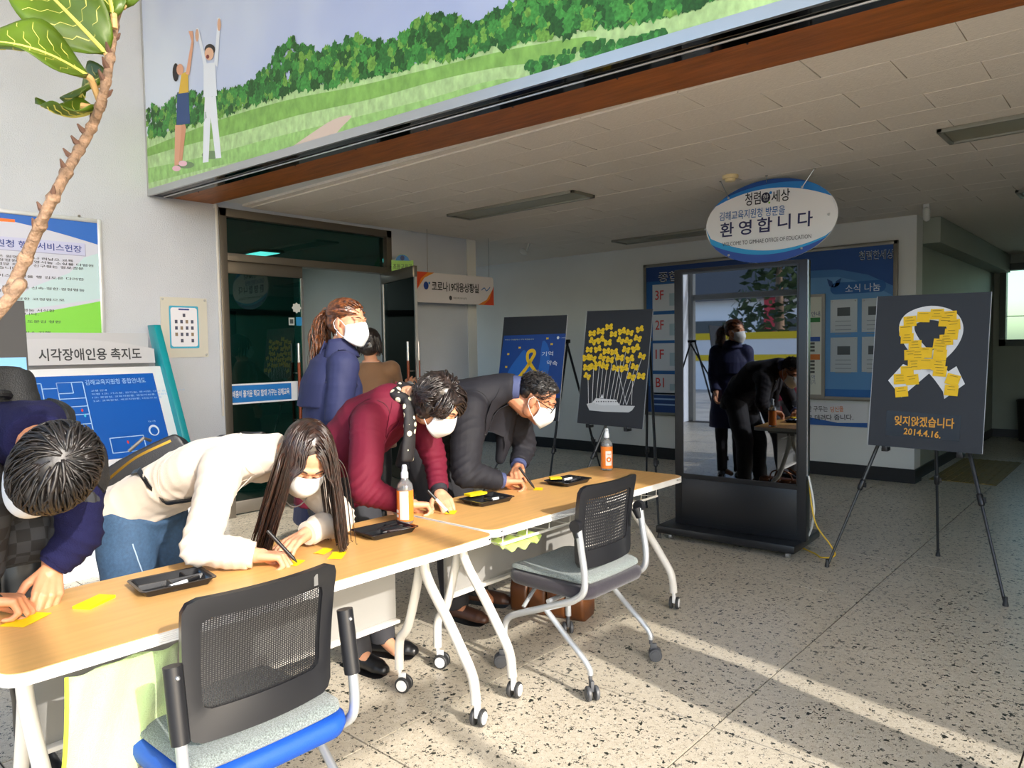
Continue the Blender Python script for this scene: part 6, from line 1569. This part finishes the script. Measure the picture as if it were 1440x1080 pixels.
# ---------------------------------------------------------------- woman standing in the navy trench coat
J = joints(pelvis=(-3.26, 2.24, .96), waist=(-3.26, 2.25, 1.10), chest=(-3.255, 2.26, 1.29), neck=(-3.235, 2.28, 1.445),
           shR=(-3.105, 2.215, 1.365), elR=(-3.085, 2.165, 1.10), wrR=(-3.05, 2.30, .90), shL=(-3.40, 2.30, 1.365), elL=(-3.43, 2.30, 1.10), wrL=(-3.36, 2.42, .92))
legs(J, .085, (-.97, .25, 0), None, dict(L=(-3.35, 2.27, .08), R=(-3.18, 2.22, .08)), (.0, .03, 0))
H = head_frame((-3.185, 2.315, 1.585), (.93, .26, -.13), (.12, .05, 1))
o, bv, tips = person('person', 'person standing in a navy trench coat with a ponytail', J, H, dict(
    R=dict(d=(.1, .5, -.8), pn=(-1, 0, 0), side=(0, .8, .4), curls=CURL_LOOSE), L=dict(d=(.1, .5, -.8), pn=(1, 0, 0), side=(0, .8, .4), curls=CURL_LOOSE)))
face_bits(o, H, bv, 1.0, 'kf', mat('brow_brown', '#5a3a28', .7), True)
M_TRN = mat('navy_trench', '#262b4e', .7, spec=.3, bump=(300, .1))
mb = MB(); lat0 = V(-.97, .25, 0)
torso(mb, [(-3.26, 2.24, .55), (-3.26, 2.24, .80), (-3.26, 2.24, .96), (-3.26, 2.245, 1.09), (-3.255, 2.255, 1.27), (-3.25, 2.265, 1.385), (-3.24, 2.275, 1.435)], [lat0] * 7, [(.235, .20), (.215, .175), (.195, .155), (.175, .14), (.185, .14), (.14, .10), (.075, .07)])
sleeve(mb, [J['chest'].lerp(J['shR'], .6), J['shR'], J['elR'], J['wrR'].lerp(J['elR'], .1)], [.085, .082, .068, .058])
sleeve(mb, [J['chest'].lerp(J['shL'], .6), J['shL'], J['elL'], J['wrL'].lerp(J['elL'], .1)], [.085, .082, .068, .058])
jk, jb = skin_obj('trench_coat', mb, M_TRN, o, .008, 4, None, (.0055, 26, 51, sfold(J, .5)))
armhole(jb, J, 'R', mat('trench_seam', '#161a33', .8), jk)
# storm flap, epaulette, collar
mb = MB(); torso(mb, [(-3.262, 2.24, 1.145), (-3.258, 2.25, 1.27), (-3.25, 2.26, 1.375), (-3.243, 2.272, 1.42)], [lat0] * 4, [(.150, .168), (.165, .153), (.135, .11), (.08, .075)])
skin_obj('storm_flap', mb, M_TRN, jk, .007, 2, None, (.002, 25, 5))
n_ = J['neck']; rows = []
for i in range(5):
    v = i / 4; r = []
    for k in range(25):
        a = -PI * .5 + 2 * PI * (k / 24) * .93 + .2; rad = .066 + .022 * (1 - v) + (.018 * (1 - v) if True else 0)
        r.append(n_ + V(rad * math.cos(a) * 1.05, rad * math.sin(a), -.045 + .095 * v + .012 * math.cos(a)))
    rows.append(r)
obj('collar', MB().grid(rows, .005), M_TRN, jk, smooth=True, angle=180)
strip('epaulette', jb, [J['shR'] + V(.0, -.0, .09), J['shR'].lerp(n_, .5) + V(0, 0, .08), J['shR'].lerp(n_, .8) + V(0, 0, .05)], .036, .008, M_TRN, jk, thick=.005)
obj('button', MB().ell(jb.find_nearest(J['shR'].lerp(n_, .75) + V(0, 0, .06))[0] + V(.01, -.005, .012), .009, nu=10, nv=6), mat('button_dark', '#1c1d2a', .3), jk)
trousers(o, J, mat('dark_trousers', '#26262e', .8), (.09, .07, .055, .052))
shoes(o, J, M_BLACK, toe=dict(L=(.25, 1, 0), R=(.25, 1, 0)))
MHT = hair_mat('chestnut_hair', '#3a1f12', '#8a4f26', .34)
hair_cap(o, H, MHT, [((0, -.034, .052), (.087, .099, .079)), ((0, -.055, .0), (.078, .066, .068)), ((0, -.125, .03), (.03, .03, .03))])
tie = H @ V(.0, -.135, .028)
def toward_tie(X, Y, Z): return ((0 - X) * 8 * (1 if Y < -.05 else .3) + (.25 if X > 0 else -.25) * (1 if Y > -.03 else 0), -1.0, .02 - Z * 4 * (1 if Y < 0 else .2))
def flow_t(p, t, g):
    d = tie - p
    return d.normalized() * 1.4 if d.length > .03 else g
strands(o, H, MHT, scalp_roots(260, .8, 1.0, 0, -.03, .075, comb=toward_tie), .20, 55, gravity=.35, ds=.016, r=.0036, keep=.6, flow=flow_t, jitter=.06, taper=.8)
def pony(rg):
    return [(rg.gauss(0, .013), -.135 + rg.gauss(0, .01), .028 + rg.gauss(0, .013), rg.gauss(0, .35), -.9, .1 + rg.gauss(0, .3), rg.uniform(.65, 1.15)) for _ in range(150)]
strands(o, H, MHT, pony, .30, 57, gravity=.34, ds=.018, r=.0045, keep=.74, wave=.0045, jitter=.35, colliders=((J['shR'] + V(-.1, 0, 0), .12),), name='ponytail')
for sx in (1,): obj('earring', MB().tube([H @ V(.083, -.004, -.035), H @ V(.084, -.004, -.06)], .002, 6).ell(H @ V(.084, -.004, -.064), .004, nu=8, nv=6), M_ALU, o, smooth=True)

# ---------------------------------------------------------------- person in brown at the open door
J = joints(pelvis=(-5.02, 3.86, .92), waist=(-5.02, 3.86, 1.05), chest=(-5.02, 3.87, 1.22), neck=(-5.01, 3.86, 1.36),
           shR=(-4.90, 3.99, 1.28), elR=(-5.03, 4.17, 1.06), wrR=(-5.06, 4.33, 1.12), shL=(-5.16, 3.76, 1.28), elL=(-5.2, 3.74, 1.03), wrL=(-5.24, 3.86, .88))
legs(J, .085, (-.8, -.6, 0), None, dict(L=(-5.08, 3.80, .08), R=(-4.95, 3.92, .08)), (-.02, .02, 0))
H = head_frame((-5.01, 3.855, 1.50), (-.6, .78, -.1), (0, 0, 1))
o, bv, tips = person('person', 'person in a brown coat reaching for the open glass door', J, H, dict(
    R=dict(d=(-.3, .8, .45), pn=(-.6, .3, -.3), side=(-.2, -.3, .8), curls=CURL_FLAT, spread=1.25), L=dict(d=(0, .4, -.9), pn=(1, 0, 0), side=(0, .8, .2), curls=CURL_LOOSE)))
M_BRN = mat('brown_coat', '#7d5a3c', .8, sheen=.2)
mb = MB(); lat0 = V(-.8, -.6, 0)
torso(mb, [(-5.02, 3.86, .62), (-5.02, 3.86, .90), (-5.02, 3.86, 1.05), (-5.02, 3.87, 1.2), (-5.015, 3.865, 1.30), (-5.01, 3.86, 1.35)], [lat0] * 6, [(.21, .16), (.185, .145), (.165, .13), (.175, .13), (.13, .09), (.075, .07)])
sleeve(mb, [J['chest'].lerp(J['shR'], .6), J['shR'], J['elR'], J['wrR'].lerp(J['elR'], .14)], [.08, .075, .058, .048])
sleeve(mb, [J['chest'].lerp(J['shL'], .6), J['shL'], J['elL'], J['wrL'].lerp(J['elL'], .12)], [.08, .075, .058, .048])
jk, jb = skin_obj('coat', mb, M_BRN, o, .010, 5, None, (.004, 26, 61))
a = J['wrR'].lerp(J['elR'], .12); d = (J['wrR'] - J['elR']).normalized(); obj('cuff', MB().tube([a - d * .01, a + d * .03], [.044, .042], 16), pc('#a9aeb4'), jk, smooth=True)
face_bits(o, H, bv)
trousers(o, J, M_BLACK, (.09, .07, .055, .05)); shoes(o, J, M_BLACK, toe=dict(L=(-.6, .8, 0), R=(-.6, .8, 0)))
hair_cap(o, H, MHK, [((0, -.034, .052), (.09, .10, .08)), ((0, -.055, -.02), (.09, .075, .09))])
strands(o, H, MHK, scalp_roots(120, .8, 1.1, 0, -.03, .07), .16, 63, gravity=.35, ds=.02, r=.007, keep=.6)

# ---------------------------------------------------------------- bowed person with the backpack at the left edge
J = joints(pelvis=(-2.98, .66, .93), waist=(-2.86, .66, 1.06), chest=(-2.66, .66, 1.19), neck=(-2.40, .645, 1.225),
           shR=(-2.42, .43, 1.14), elR=(-2.34, .37, .89), wrR=(-2.37, .50, .785), shL=(-2.46, .785, 1.13), elL=(-2.42, .765, .90), wrL=(-2.435, .69, .815))
legs(J, .09, (-.1, 1, 0), None, dict(L=(-2.92, .76, .08), R=(-2.90, .56, .08)))
H = head_frame((-2.16, .615, 1.135), (-.10, -.45, -.88), (.95, -.05, .12))
o, bv, tips = person('person', 'person with a black backpack and bowed dark head at the left edge', J, H, dict(
    R=dict(d=(.35, .90, -.15), pn=(.1, 0, -1), side=(-.9, .4, 0), curls=CURL_WRITE, thumb=(.75, .5, .5), s=1.06),
    L=dict(d=(.62, -.30, -.65), pn=(-.5, -.3, -.8), side=(-.2, -.9, 0), curls=CURL_LOOSE, thumb=(.6, .6, .4), s=1.06)), skin=M_SKIN2, hs=1.06)
face_bits(o, H, bv, 1.06)
M_NAVY = mat('navy_knit', '#15163a', .9, spec=.2, bump=(260, .4))
mb = MB(); lat0 = V(-.1, 1, 0)
torso(mb, [(-3.02, .66, .86), (-2.98, .66, .95), (-2.87, .66, 1.06), (-2.67, .66, 1.175), (-2.50, .65, 1.21), (-2.38, .645, 1.222), (-2.33, .64, 1.21)], [lat0] * 7, [(.18, .14), (.17, .13), (.165, .13), (.175, .135), (.145, .10), (.082, .078), (.072, .07)])
sleeve(mb, [J['chest'].lerp(J['shR'], .6), J['shR'], J['elR'], J['wrR'].lerp(J['elR'], .10)], [.095, .085, .068, .052])
sleeve(mb, [J['chest'].lerp(J['shL'], .6), J['shL'], J['elL'], J['wrL'].lerp(J['elL'], .10)], [.085, .078, .066, .052])
jk, jb = skin_obj('sweater', mb, M_NAVY, o, .008, 4, None, (.006, 34, 71, sfold(J, .9)))
obj('cuff', MB().tube([J['wrL'].lerp(J['elL'], .16), J['wrL'].lerp(J['elL'], .06)], [.047, .043], 18), M_NAVY, jk, smooth=True)
# dark checked vest hanging open in front
def plaid():
    m = mat('dark_plaid', '#1d1e22', .85); nt, b = nodes_of(m); tc = nt.nodes.new('ShaderNodeTexCoord')
    w = nt.nodes.new('ShaderNodeTexChecker'); w.inputs['Scale'].default_value = 28; w.inputs[1].default_value = lin('#1b1c20'); w.inputs[2].default_value = lin('#2f3238'); nt.links.new(tc.outputs['Object'], w.inputs[0]); nt.links.new(w.outputs[0], b.inputs['Base Color']); return m
mb = MB()
for s in (-1, 1):
    mb.chain([V(-2.44, .65 + .13 * s, 1.12), V(-2.44, .65 + .12 * s, 1.0), V(-2.50, .65 + .11 * s, .84)], [.06, .07, .055])
mb.chain([V(-2.5, .53, 1.05), V(-2.5, .77, 1.05)], [.09, .09]); mb.chain([V(-2.6, .55, .9), V(-2.6, .75, .9)], [.10, .10])
skin_obj('vest', mb, plaid(), o, .009, 5, None, (.005, 30, 73))
trousers(o, J, M_BLACK, (.11, .085, .065, .06)); shoes(o, J, M_BLACK)
hair_cap(o, H, MHM, [((0, -.030, .050), (.085, .098, .078)), ((0, -.06, .01), (.080, .062, .07)), ((0, .04, .080), (.062, .045, .028))])
def whorl(X, Y, Z):
    d = Vector((X - .012, Y + .06, 0)); t = Vector((-d.y, d.x, 0)); v = d.normalized() + t.normalized() * .45
    return (v.x, v.y, -.5)
strands(o, H, MHM, scalp_roots(560, .75, 1.2, 0, -.03, .09, comb=whorl), .13, 75, gravity=.07, ds=.013, r=.0050, keep=.88, jitter=.34, wave=.0012, hug=1.2)
tag(o, None, None)
pen(PZ(36, 868, .729), PZ(36, 868, .729) + V(-.06, -.10, .125), label='dark pen in the hand of the bowed person with the backpack')
bk = thing('backpack', 'black backpack with zips on the bowed person', 'backpack', (-2.75, .6, 1.2))
mb = MB(); Mk = frame((-2.79, .60, 1.285), (0, 1, 0), (.80, 0, .42))
pr = rrect(-.155, -.26, .155, .16, .07, 5); mb.prism(pr, T(Mk, 0, 0, -.06), .17)
b1, bb_ = skin_obj('bag_body', mb, mat('backpack_black', '#17181a', .6, bump=(250, .3)), bk, .008, 7, None, (.004, 35, 8))
strip('zip', bb_, [Mk @ V(-.13, .1, .12), Mk @ V(0, .17, .12), Mk @ V(.13, .1, .12), Mk @ V(.16, -.1, .1)], .012, .002, M_STEEL, b1)
for y in (.13, -.13): strip('strap', jb, [V(-2.62, .65 + y, 1.36), V(-2.50, .65 + y * 1.05, 1.34), V(-2.40, .65 + y * 1.15, 1.26), V(-2.36, .65 + y * 1.3, 1.14), V(-2.42, .65 + y * 1.3, 1.04)], .055, .008, mat('backpack_black', '#17181a', .6), bk, thick=.012)
obj('zip_pull', MB().tube([Mk @ V(.12, .12, .12), Mk @ V(.135, .09, .13)], .006, 6), M_STEEL, b1, smooth=True)
obj('grab_loop', MB().tube(smoothpath([Mk @ V(-.05, .17, .05), Mk @ V(-.03, .21, .06), Mk @ V(.03, .21, .06), Mk @ V(.05, .17, .05)], 5), .012, 8), mat('backpack_black', '#17181a', .6), b1, smooth=True)
bpy.data.scenes.remove(TMP)
# ================================================================ small things on the tables and floor
M_TRAY = mat('black_tray', '#1b1c1f', .22)
def tray(cx, cy, rot, label):
    M = Matrix.Translation((cx, cy, .7205)) @ Matrix.Rotation(rot, 4, 'Z'); t = thing('pen_tray', label, 'tray', (cx, cy, .7205), 0, 'pen trays')
    W_, D_, Hh = .105, .075, .020
    mb = MB(); rings = [[(x * .86, y * .86, 0) for x, y in rrect(-W_, -D_, W_, D_, .012)], [(x, y, Hh) for x, y in rrect(-W_, -D_, W_, D_, .014)], [(x * 1.06, y * 1.08, Hh) for x, y in rrect(-W_, -D_, W_, D_, .014)], [(x * 1.06, y * 1.08, Hh + .003) for x, y in rrect(-W_, -D_, W_, D_, .014)], [(x * .97, y * .97, Hh + .002) for x, y in rrect(-W_, -D_, W_, D_, .014)], [(x * .83, y * .83, .003) for x, y in rrect(-W_, -D_, W_, D_, .012)]]
    obj('shell', MB().rings([[M @ Vector(p) for p in r] for r in rings]), M_TRAY, t, smooth=True, angle=35)
    for a, b in (((-W_ * .9, .012), (W_ * .9, .012)), ((-.012, .012), (-.012, -D_ * .9)), ((.045, .012), (.045, D_ * .9))):
        a, b = Vector((*a, 0)), Vector((*b, 0)); d = (b - a).normalized(); n = Vector((-d.y, d.x, 0)); m2 = MB()
        m2.rings([[M @ (a + n * w + V(0, 0, z)) for w, z in ((-.006, .002), (-.002, .018), (.002, .018), (.006, .002))], [M @ (b + n * w + V(0, 0, z)) for w, z in ((-.006, .002), (-.002, .018), (.002, .018), (.006, .002))]])
        obj('divider', m2, M_TRAY, t)
    return M
def loose_pen(M, x, y, a, label, m, z=.014, L=.12):
    d = Vector((math.cos(a), math.sin(a), 0)); p0 = M @ (V(x, y, z) - d * L / 2); p1 = M @ (V(x, y, z) + d * L / 2)
    return pen(p0, p1, label=label, m=m)
Mt = tray(-2.285, .975, 1.45, 'black divided pen tray between the bowed person and the cream jacket')
loose_pen(Mt, .02, -.035, .4, 'white marker pen lying in the tray nearest the camera', M_WHITE)
Mt = tray(-2.275, 1.80, 1.5, 'black divided pen tray in front of the sanitizer on the nearer table')
loose_pen(Mt, .03, .03, .25, 'black marker pen lying in the tray before the burgundy blazer', M_BLACK); loose_pen(Mt, .03, -.04, -.2, 'dark pen lying loose in the tray beside the sanitizer bottle', mat('pen_dark', '#2c2020', .4))
Mt = tray(-2.36, 2.475, 1.5, 'black divided pen tray with a yellow note pad, between blazer and suit')
loose_pen(Mt, .035, -.03, -.15, 'white capped marker lying in the tray with the yellow pad', M_WHITE, .016, .07)
Mt2 = tray(-2.345, 3.085, 1.55, 'black pen tray filled with markers next to the suited man')
for i, (x, y, a, m, lb) in enumerate(((.0, .035, .1, M_BLACK, 'black marker at the back of the filled tray'), (.02, .005, -.08, M_WHITE, 'white marker lying across the middle of the filled tray'), (.01, -.035, .15, mat('pen_grey', '#3a3c42', .35), 'grey marker at the front of the filled tray'))):
    loose_pen(Mt2, x, y, a, lb, m, .022)
M_NP = mat('bright_yellow_paper', '#f7d70a', .6)
def pad(c, rot, w, d, h, label, curl=0.0, M=None):
    q = M if M is not None else Matrix.Translation((c.x, c.y, c.z)); q = q @ Matrix.Rotation(rot, 4, 'Z'); mb = MB()
    if h > .004: mb.prism(rect(-w / 2, -d / 2, w / 2, d / 2), q, h)
    else: mb.grid([[q @ Vector((-w / 2 + w * j / 6, -d / 2 + d * i / 4, .001 + curl * (i / 4) ** 2 + curl * .3 * math.sin(3 * j / 6))) for j in range(7)] for i in range(5)], -.0006)
    o = tag(obj('note_pad' if h > .004 else 'paper_note', mb, M_NP), label, 'note')
    return o
def tz(px, py): return PZ(px, py, .7208)
o = pad(tz(133, 848), .55, .055, .105, .008, 'thick yellow note pad lying near the bowed person')
pad(tz(36, 872), .6, .075, .10, .001, 'yellow paper butterfly being written by the bowed person', .002)
pad(tz(414, 792), .5, .05, .06, .001, 'yellow paper being written by the cream-jacket woman', .002)
pad(tz(474, 782), .7, .05, .075, .001, 'loose yellow paper lying beside the long hair', .004); pad(tz(455, 776), .35, .045, .06, .001, 'smaller yellow paper half under the long hair', .004)
pad(tz(634, 721), .6, .045, .065, .001, 'yellow paper being written by the burgundy-blazer woman', .002)
pad(tz(757, 688), .6, .045, .06, .001, 'yellow paper being written by the suited man', .002)
c = PZ(681, 697, .75); pad(Vector((-2.42, 2.46, .7505)), 1.45, .10, .05, .010, 'yellow note pad lying on top of the pen tray')
pad(Vector((-2.38, 3.02, .7505)), .9, .06, .045, .008, 'yellow note pad at the end of the filled pen tray')

# hand sanitizer bottles
M_CLR = mat('clear_plastic', '#d5dbe0', .12); M_CLR.node_tree.nodes['Principled BSDF'].inputs['Transmission Weight'].default_value = .75
M_ORL = mat('orange_label', '#f0862c', .4); M_LBW = mat('label_white', '#ece8e4', .4)
def bottle(p, label, white_side):
    b = thing('sanitizer_bottle', label, 'bottle', p, 0, 'hand sanitizer bottles')
    obj('bottle', MB().lathe([(.001, .001), (.030, .001), (.034, .006), (.034, .148), (.030, .165), (.018, .178), (.0145, .186), (.0145, .196), (.001, .196)], p, 24), M_CLR, b, smooth=True, angle=50)
    lab = MB(); n = 28
    lab.rings([[p + V(.0347 * math.cos(2 * PI * k / n), .0347 * math.sin(2 * PI * k / n), z) for k in range(n)] for z in (.012, .14)], True, False)
    lb = obj('label', lab, M_ORL, b, smooth=True)
    a0 = math.atan2(-p.y, -p.x) + (.35 if white_side else -.15)
    wp = [[p + V(.0351 * math.cos(a0 - .55 + 1.1 * j / 8), .0351 * math.sin(a0 - .55 + 1.1 * j / 8), z) for j in range(9)] for z in ((.03, .115) if white_side else (.02, .138))]
    obj('label_panel', MB().grid(wp if not white_side else wp), M_LBW, lb, smooth=True)
    if white_side:
        cen = p + V(.0357 * math.cos(a0), .0357 * math.sin(a0), .065); Ml = frame(cen, (-math.sin(a0), math.cos(a0), 0), (0, 0, 1))
        mb = MB(); rg_ = [[Ml @ V(r * math.cos(2 * PI * k / 24), r * math.sin(2 * PI * k / 24), -.5 * (r * math.cos(2 * PI * k / 24)) ** 2 / .034) for k in range(24)] for r in (.007, .015)]
        mb.rings(rg_, True, False); obj('ring_print', mb, M_ORL, lb); text('Hand', .024, .008, T(Ml, 0, .032, .0005), M_ORL, lb, 'lettering', .02)
    else:
        for z in (.035, .055):
            cen = p + V(.0357 * math.cos(a0 - .9), .0357 * math.sin(a0 - .9), z); Ml = frame(cen, (-math.sin(a0 - .9), math.cos(a0 - .9), 0), (0, 0, 1)); flat('label_print', rect(-.008, -.006, .008, .006), Ml, M_LBW, lb, .0004)
    obj('pump_cap', MB().lathe([(.001, .19), (.0155, .19), (.0155, .212), (.012, .216), (.011, .236), (.008, .244), (.001, .245)], p, 18), mat('pump_white', '#dfe6ee', .3), b, smooth=True, angle=50)
    obj('nozzle', MB().box(p + V(.006, -.006, .235), (.022, .012, .010), Matrix.Rotation(-.6, 3, 'Z')), mat('pump_white', '#dfe6ee', .3), b, bevel=.003)
bottle(Vector((-2.345, 1.965, .7208)), 'orange labelled hand sanitizer bottle in front of the burgundy blazer', False)
bottle(Vector((-2.42, 3.56, .7208)), 'hand sanitizer bottle with white and orange label at the far table end', True)

# brown handbag on the floor under the farther table
hb_ = thing('handbag', 'brown leather handbag on the floor behind the dark-seated chair', 'handbag', (-2.46, 3.06, 0))
M_BRL = mat('brown_leather', '#5a3315', .4, mott=(14, .25), bump=(200, .15))
q = Matrix.Translation((-2.46, 3.08, 0)) @ Matrix.Rotation(.25, 4, 'Z')
for k in range(4):
    x0 = -.22 + .11 * k
    obj('panel', MB().rings([[q @ Vector((x, y * s, z)) for x, y in rrect(x0 + .002, -.09, x0 + .108, .09, .02)] for z, s in ((.004, .8), (.03, .98), (.13, 1.0), (.17, .8), (.185, .45))]), M_BRL, hb_, smooth=True, angle=60)
Mq = q @ frame((.055, -.0905, .10), (1, 0, 0), (0, 0, 1)); flat('tag', rect(-.016, -.016, .016, .016), Mq, M_BLACK, hb_, .001); flat('tag_print', ellipse(0, 0, .010, .010, 16), Mq, WH, hb_, .0015); flat('tag_print', ellipse(0, 0, .007, .007, 16), Mq, M_BLACK, hb_, .002)
for s in (-1, 1): obj('strap', MB().tube([q @ p for p in smoothpath([(-.12, .04 * s, .17), (-.09, .05 * s, .24), (0, .06 * s, .27), (.09, .05 * s, .24), (.12, .04 * s, .17)], 5)], .007, 8), M_BRL, hb_, smooth=True)

# ---- potted rubber plant beside the camera: knotted stem and big leaves reaching into the view
pt = thing('rubber_plant', 'tall rubber plant with a knotted bare stem and large green leaves', 'plant', (-1.30, -.25, 0))
obj('pot', MB().lathe([(.001, 0), (.13, 0), (.16, .04), (.19, .30), (.20, .33), (.18, .34), (.17, .31), (.001, .30)], (-1.30, -.25, 0), 28), mat('pot_glaze', '#7b6a58', .3), pt, smooth=True)
M_BARK = mat('plant_bark', '#8a6f58', .8, mott=(55, .4, (1, 1, 2.2)), bump=(90, .8))
XP = -1.05
spx = [(0, 436), (14, 408), (32, 372), (48, 335), (64, 300), (78, 272), (92, 245), (106, 220), (120, 196), (132, 172), (141, 148), (148, 120), (153, 95), (157, 65), (162, 30), (172, 0), (186, -40)]
spt = [V(-1.30, -.25, .30), V(-1.27, -.16, .75), V(-1.18, .02, 1.15)] + [PX(a, b, XP - .02 * math.sin(i)) for i, (a, b) in enumerate(spx)]
path = smoothpath(spt, 7); rr = random.Random(4)
rad = []
for i, p in enumerate(path):
    t = i / len(path); r0 = .0072 - .0028 * max(0, (t - .15)) ; node = (i % 9) in (0, 1)
    rad.append(r0 * (1.22 if node else 1.0) * rr.uniform(.94, 1.08))
obj('stem', MB().tube(path, rad, 12), M_BARK, pt, smooth=True, angle=180)
for i in range(34, len(path), 5):
    p = path[i]; a = rr.uniform(0, 6.28); d = V(math.cos(a) * .5, math.sin(a), .7).normalized()
    obj('leaf_scar', MB().tube([p, p + d * .009, p + d * .015 + V(0, 0, .003)], [.005, .0035, .001], 6), mat('scar_brown', '#5f4436', .8), pt, smooth=True)
M_LEAF = mat('rubber_leaf', '#55701c', .35, mott=(30, .2)); M_VEIN = mat('leaf_vein', '#c9c25a', .5)
M_LEAF.node_tree.nodes['Principled BSDF'].inputs['Subsurface Weight'].default_value = .0
_nt = M_LEAF.node_tree; _pb = _nt.nodes['Principled BSDF']; _tl = _nt.nodes.new('ShaderNodeBsdfTranslucent'); _tl.inputs[0].default_value = lin('#a9bb2e'); _mx = _nt.nodes.new('ShaderNodeMixShader'); _mx.inputs[0].default_value = .3
_nt.links.new(_pb.outputs[0], _mx.inputs[1]); _nt.links.new(_tl.outputs[0], _mx.inputs[2]); _nt.links.new(_mx.outputs[0], _nt.nodes['Material Output'].inputs[0])
def big_leaf(base, tip, width, nrm, droop=.02, fold=.25, stalk=None):
    base, tip, nrm = Vector(base), Vector(tip), Vector(nrm); d = tip - base; L = d.length; d.normalize(); s = d.cross(nrm).normalized(); n = s.cross(d)
    rows = []
    for i in range(17):
        t = i / 16; w = width * (math.sin(PI * t ** .85) ** .75) * (1 - .15 * t) + .001; c = base + d * (L * t) + n * (droop * math.sin(PI * t))
        rows.append([c + s * (w * u) + n * (fold * w * abs(u) ** 1.5 + .006 * math.sin(9 * t + 4 * u) * abs(u)) for u in [-1 + 2 * j / 12 for j in range(13)]])
    lf = obj('leaf', MB().grid(rows, .0008), M_LEAF, pt, smooth=True, angle=180)
    mv = MB().tube([r[6] for r in rows], [.0036 * (1 - .75 * i / 16) for i in range(17)], 8); obj('midrib', mv, M_VEIN, lf, smooth=True)
    v2 = MB()
    for k in range(2, 14, 2):
        for sgn in (0, 1):
            pts_ = [rows[min(16, k + q // 2)][6 + (q if sgn else -q)] for q in range(0, 6)]; v2.tube(pts_, .0010, 5)
    tag(obj('side_veins', v2, M_VEIN, lf), kind='stuff')
    if stalk is not None: obj('stalk', MB().tube(smoothpath([stalk, stalk.lerp(base, .5) + V(0, 0, .004), base, base + d * .02], 4), .0042, 8), mat('leaf_stalk', '#c3a06a', .6), lf, smooth=True)
big_leaf(PX(150, 76, XP), PX(20, -52, XP - .10), .052, (.5, -.75, .45), .02, .2, PX(152, 100, XP))
big_leaf(PX(124, 108, XP + .01), PX(-50, 58, XP - .02), .055, (.45, -.6, .7), .015, .25, PX(140, 142, XP))
big_leaf(PX(138, 152, XP - .01), PX(50, 140, XP - .05), .030, (.3, -.3, .95), -.015, .5, PX(141, 148, XP))
big_leaf(PX(146, 112, XP - .02), PX(112, 150, XP - .12), .035, (.6, -.5, .4), .01, .3, PX(149, 118, XP))
big_leaf(PX(160, 22, XP), PX(150, -70, XP - .05), .030, (.6, -.6, .4), .01, .3, PX(161, 40, XP)); big_leaf(PX(174, 8, XP), PX(215, -60, XP), .03, (.6, -.6, .4), .01, .3, PX(172, 12, XP))

# ---- added unseen panel at the right, shaped to throw the dark floor band
bn = thing('shadow_caster', 'added shadow-casting panel on a frame, unseen right of the view', 'banner', (.92, 2.47, 0))
obj('cloth', MB().prism([(2.30, .10), (2.56, .10), (2.70, 1.25), (2.66, 1.62), (2.28, 1.62), (2.24, 1.25)], Matrix(((0, 0, 1, .92), (1, 0, 0, 0), (0, 1, 0, 0), (0, 0, 0, 1))), .005), pc('#d9dadd'), bn)
obj('pole', MB().tube([(.94, 2.47, 0.02), (.94, 2.47, 1.62)], .012, 8).tube([(.94, 2.25, 1.6), (.94, 2.69, 1.6)], .008, 8), M_STEEL, bn, smooth=True)
obj('foot', MB().bb(.72, 2.45, 0, 1.16, 2.49, .02).bb(.90, 2.25, 0, .96, 2.69, .02), M_STEEL, bn)

# ---- outside the entrance, mirrored in the kiosk screen
bd = thing('building', 'pale two-storey building across the yard outside the entrance', 'building', (-9, -17, -.125))
obj('wall', MB().bb(-20, -18, -.125, 2, -15, 3.0), pc('#f0f1f3', .7), bd); obj('roof', MB().bb(-20.4, -18.4, 3.0, 2.4, -14.6, 4.2), pc('#55585e', .7), bd)
obj('column', MB().bb(-8.2, -15.1, -.125, -7.7, -14.7, 4.6), pc('#b5303a', .6), bd)
for i in range(6): 
    w_ = obj('window', MB().bb(-18 + 3.2 * i, -15.02, .9, -16 + 3.2 * i, -14.96, 2.3), pc('#3c444c', .2), bd)
tr_ = thing('tree', 'dark evergreen tree in the yard outside the entrance', 'tree', (-6.2, -9.5, -.125))
obj('trunk', MB().tube([(-6.2, -9.5, -.125), (-6.15, -9.45, 1.6), (-6.2, -9.5, 4.2)], [.16, .13, .05], 10), M_BARK, tr_, smooth=True)
mb = MB(); rg = random.Random(8)
for k in range(900):
    a = rg.uniform(0, 6.28); zz = rg.uniform(1.4, 5.0); r = (5.3 - zz) * .42 * rg.random() ** .5
    c_ = V(-6.2 + r * math.cos(a), -9.5 + r * math.sin(a), zz); s = rg.uniform(.08, .2); d1 = V(rg.gauss(0, 1), rg.gauss(0, 1), rg.gauss(0, .5)).normalized(); d2 = d1.orthogonal().normalized()
    mb.add([c_ - d1 * s, c_ - d2 * s * .5, c_ + d1 * s, c_ + d2 * s * .5], [(0, 1, 2, 3)])
tag(obj('foliage', mb, pc('#2e4424', .7), tr_), kind='stuff')
bb2 = thing('street_banner', 'long yellow and white banner tied up in the yard outside', 'banner', (-7, -8, 0))
obj('cloth', MB().bb(-10, -8.01, 1.05, -4.6, -8, 1.75), pc('#e6e7ea', .7), bb2); obj('stripe', MB().bb(-10, -8.0, 1.58, -4.6, -7.99, 1.75), pc('#e0c01e', .7), bb2); obj('stripe', MB().bb(-10, -8.0, 1.05, -4.6, -7.99, 1.2), pc('#e0c01e', .7), bb2)
for x in (-10, -4.6): obj('pole', MB().tube([(x, -8, -.125), (x, -8, 2.0)], .03, 8), M_STEEL, bb2, smooth=True)
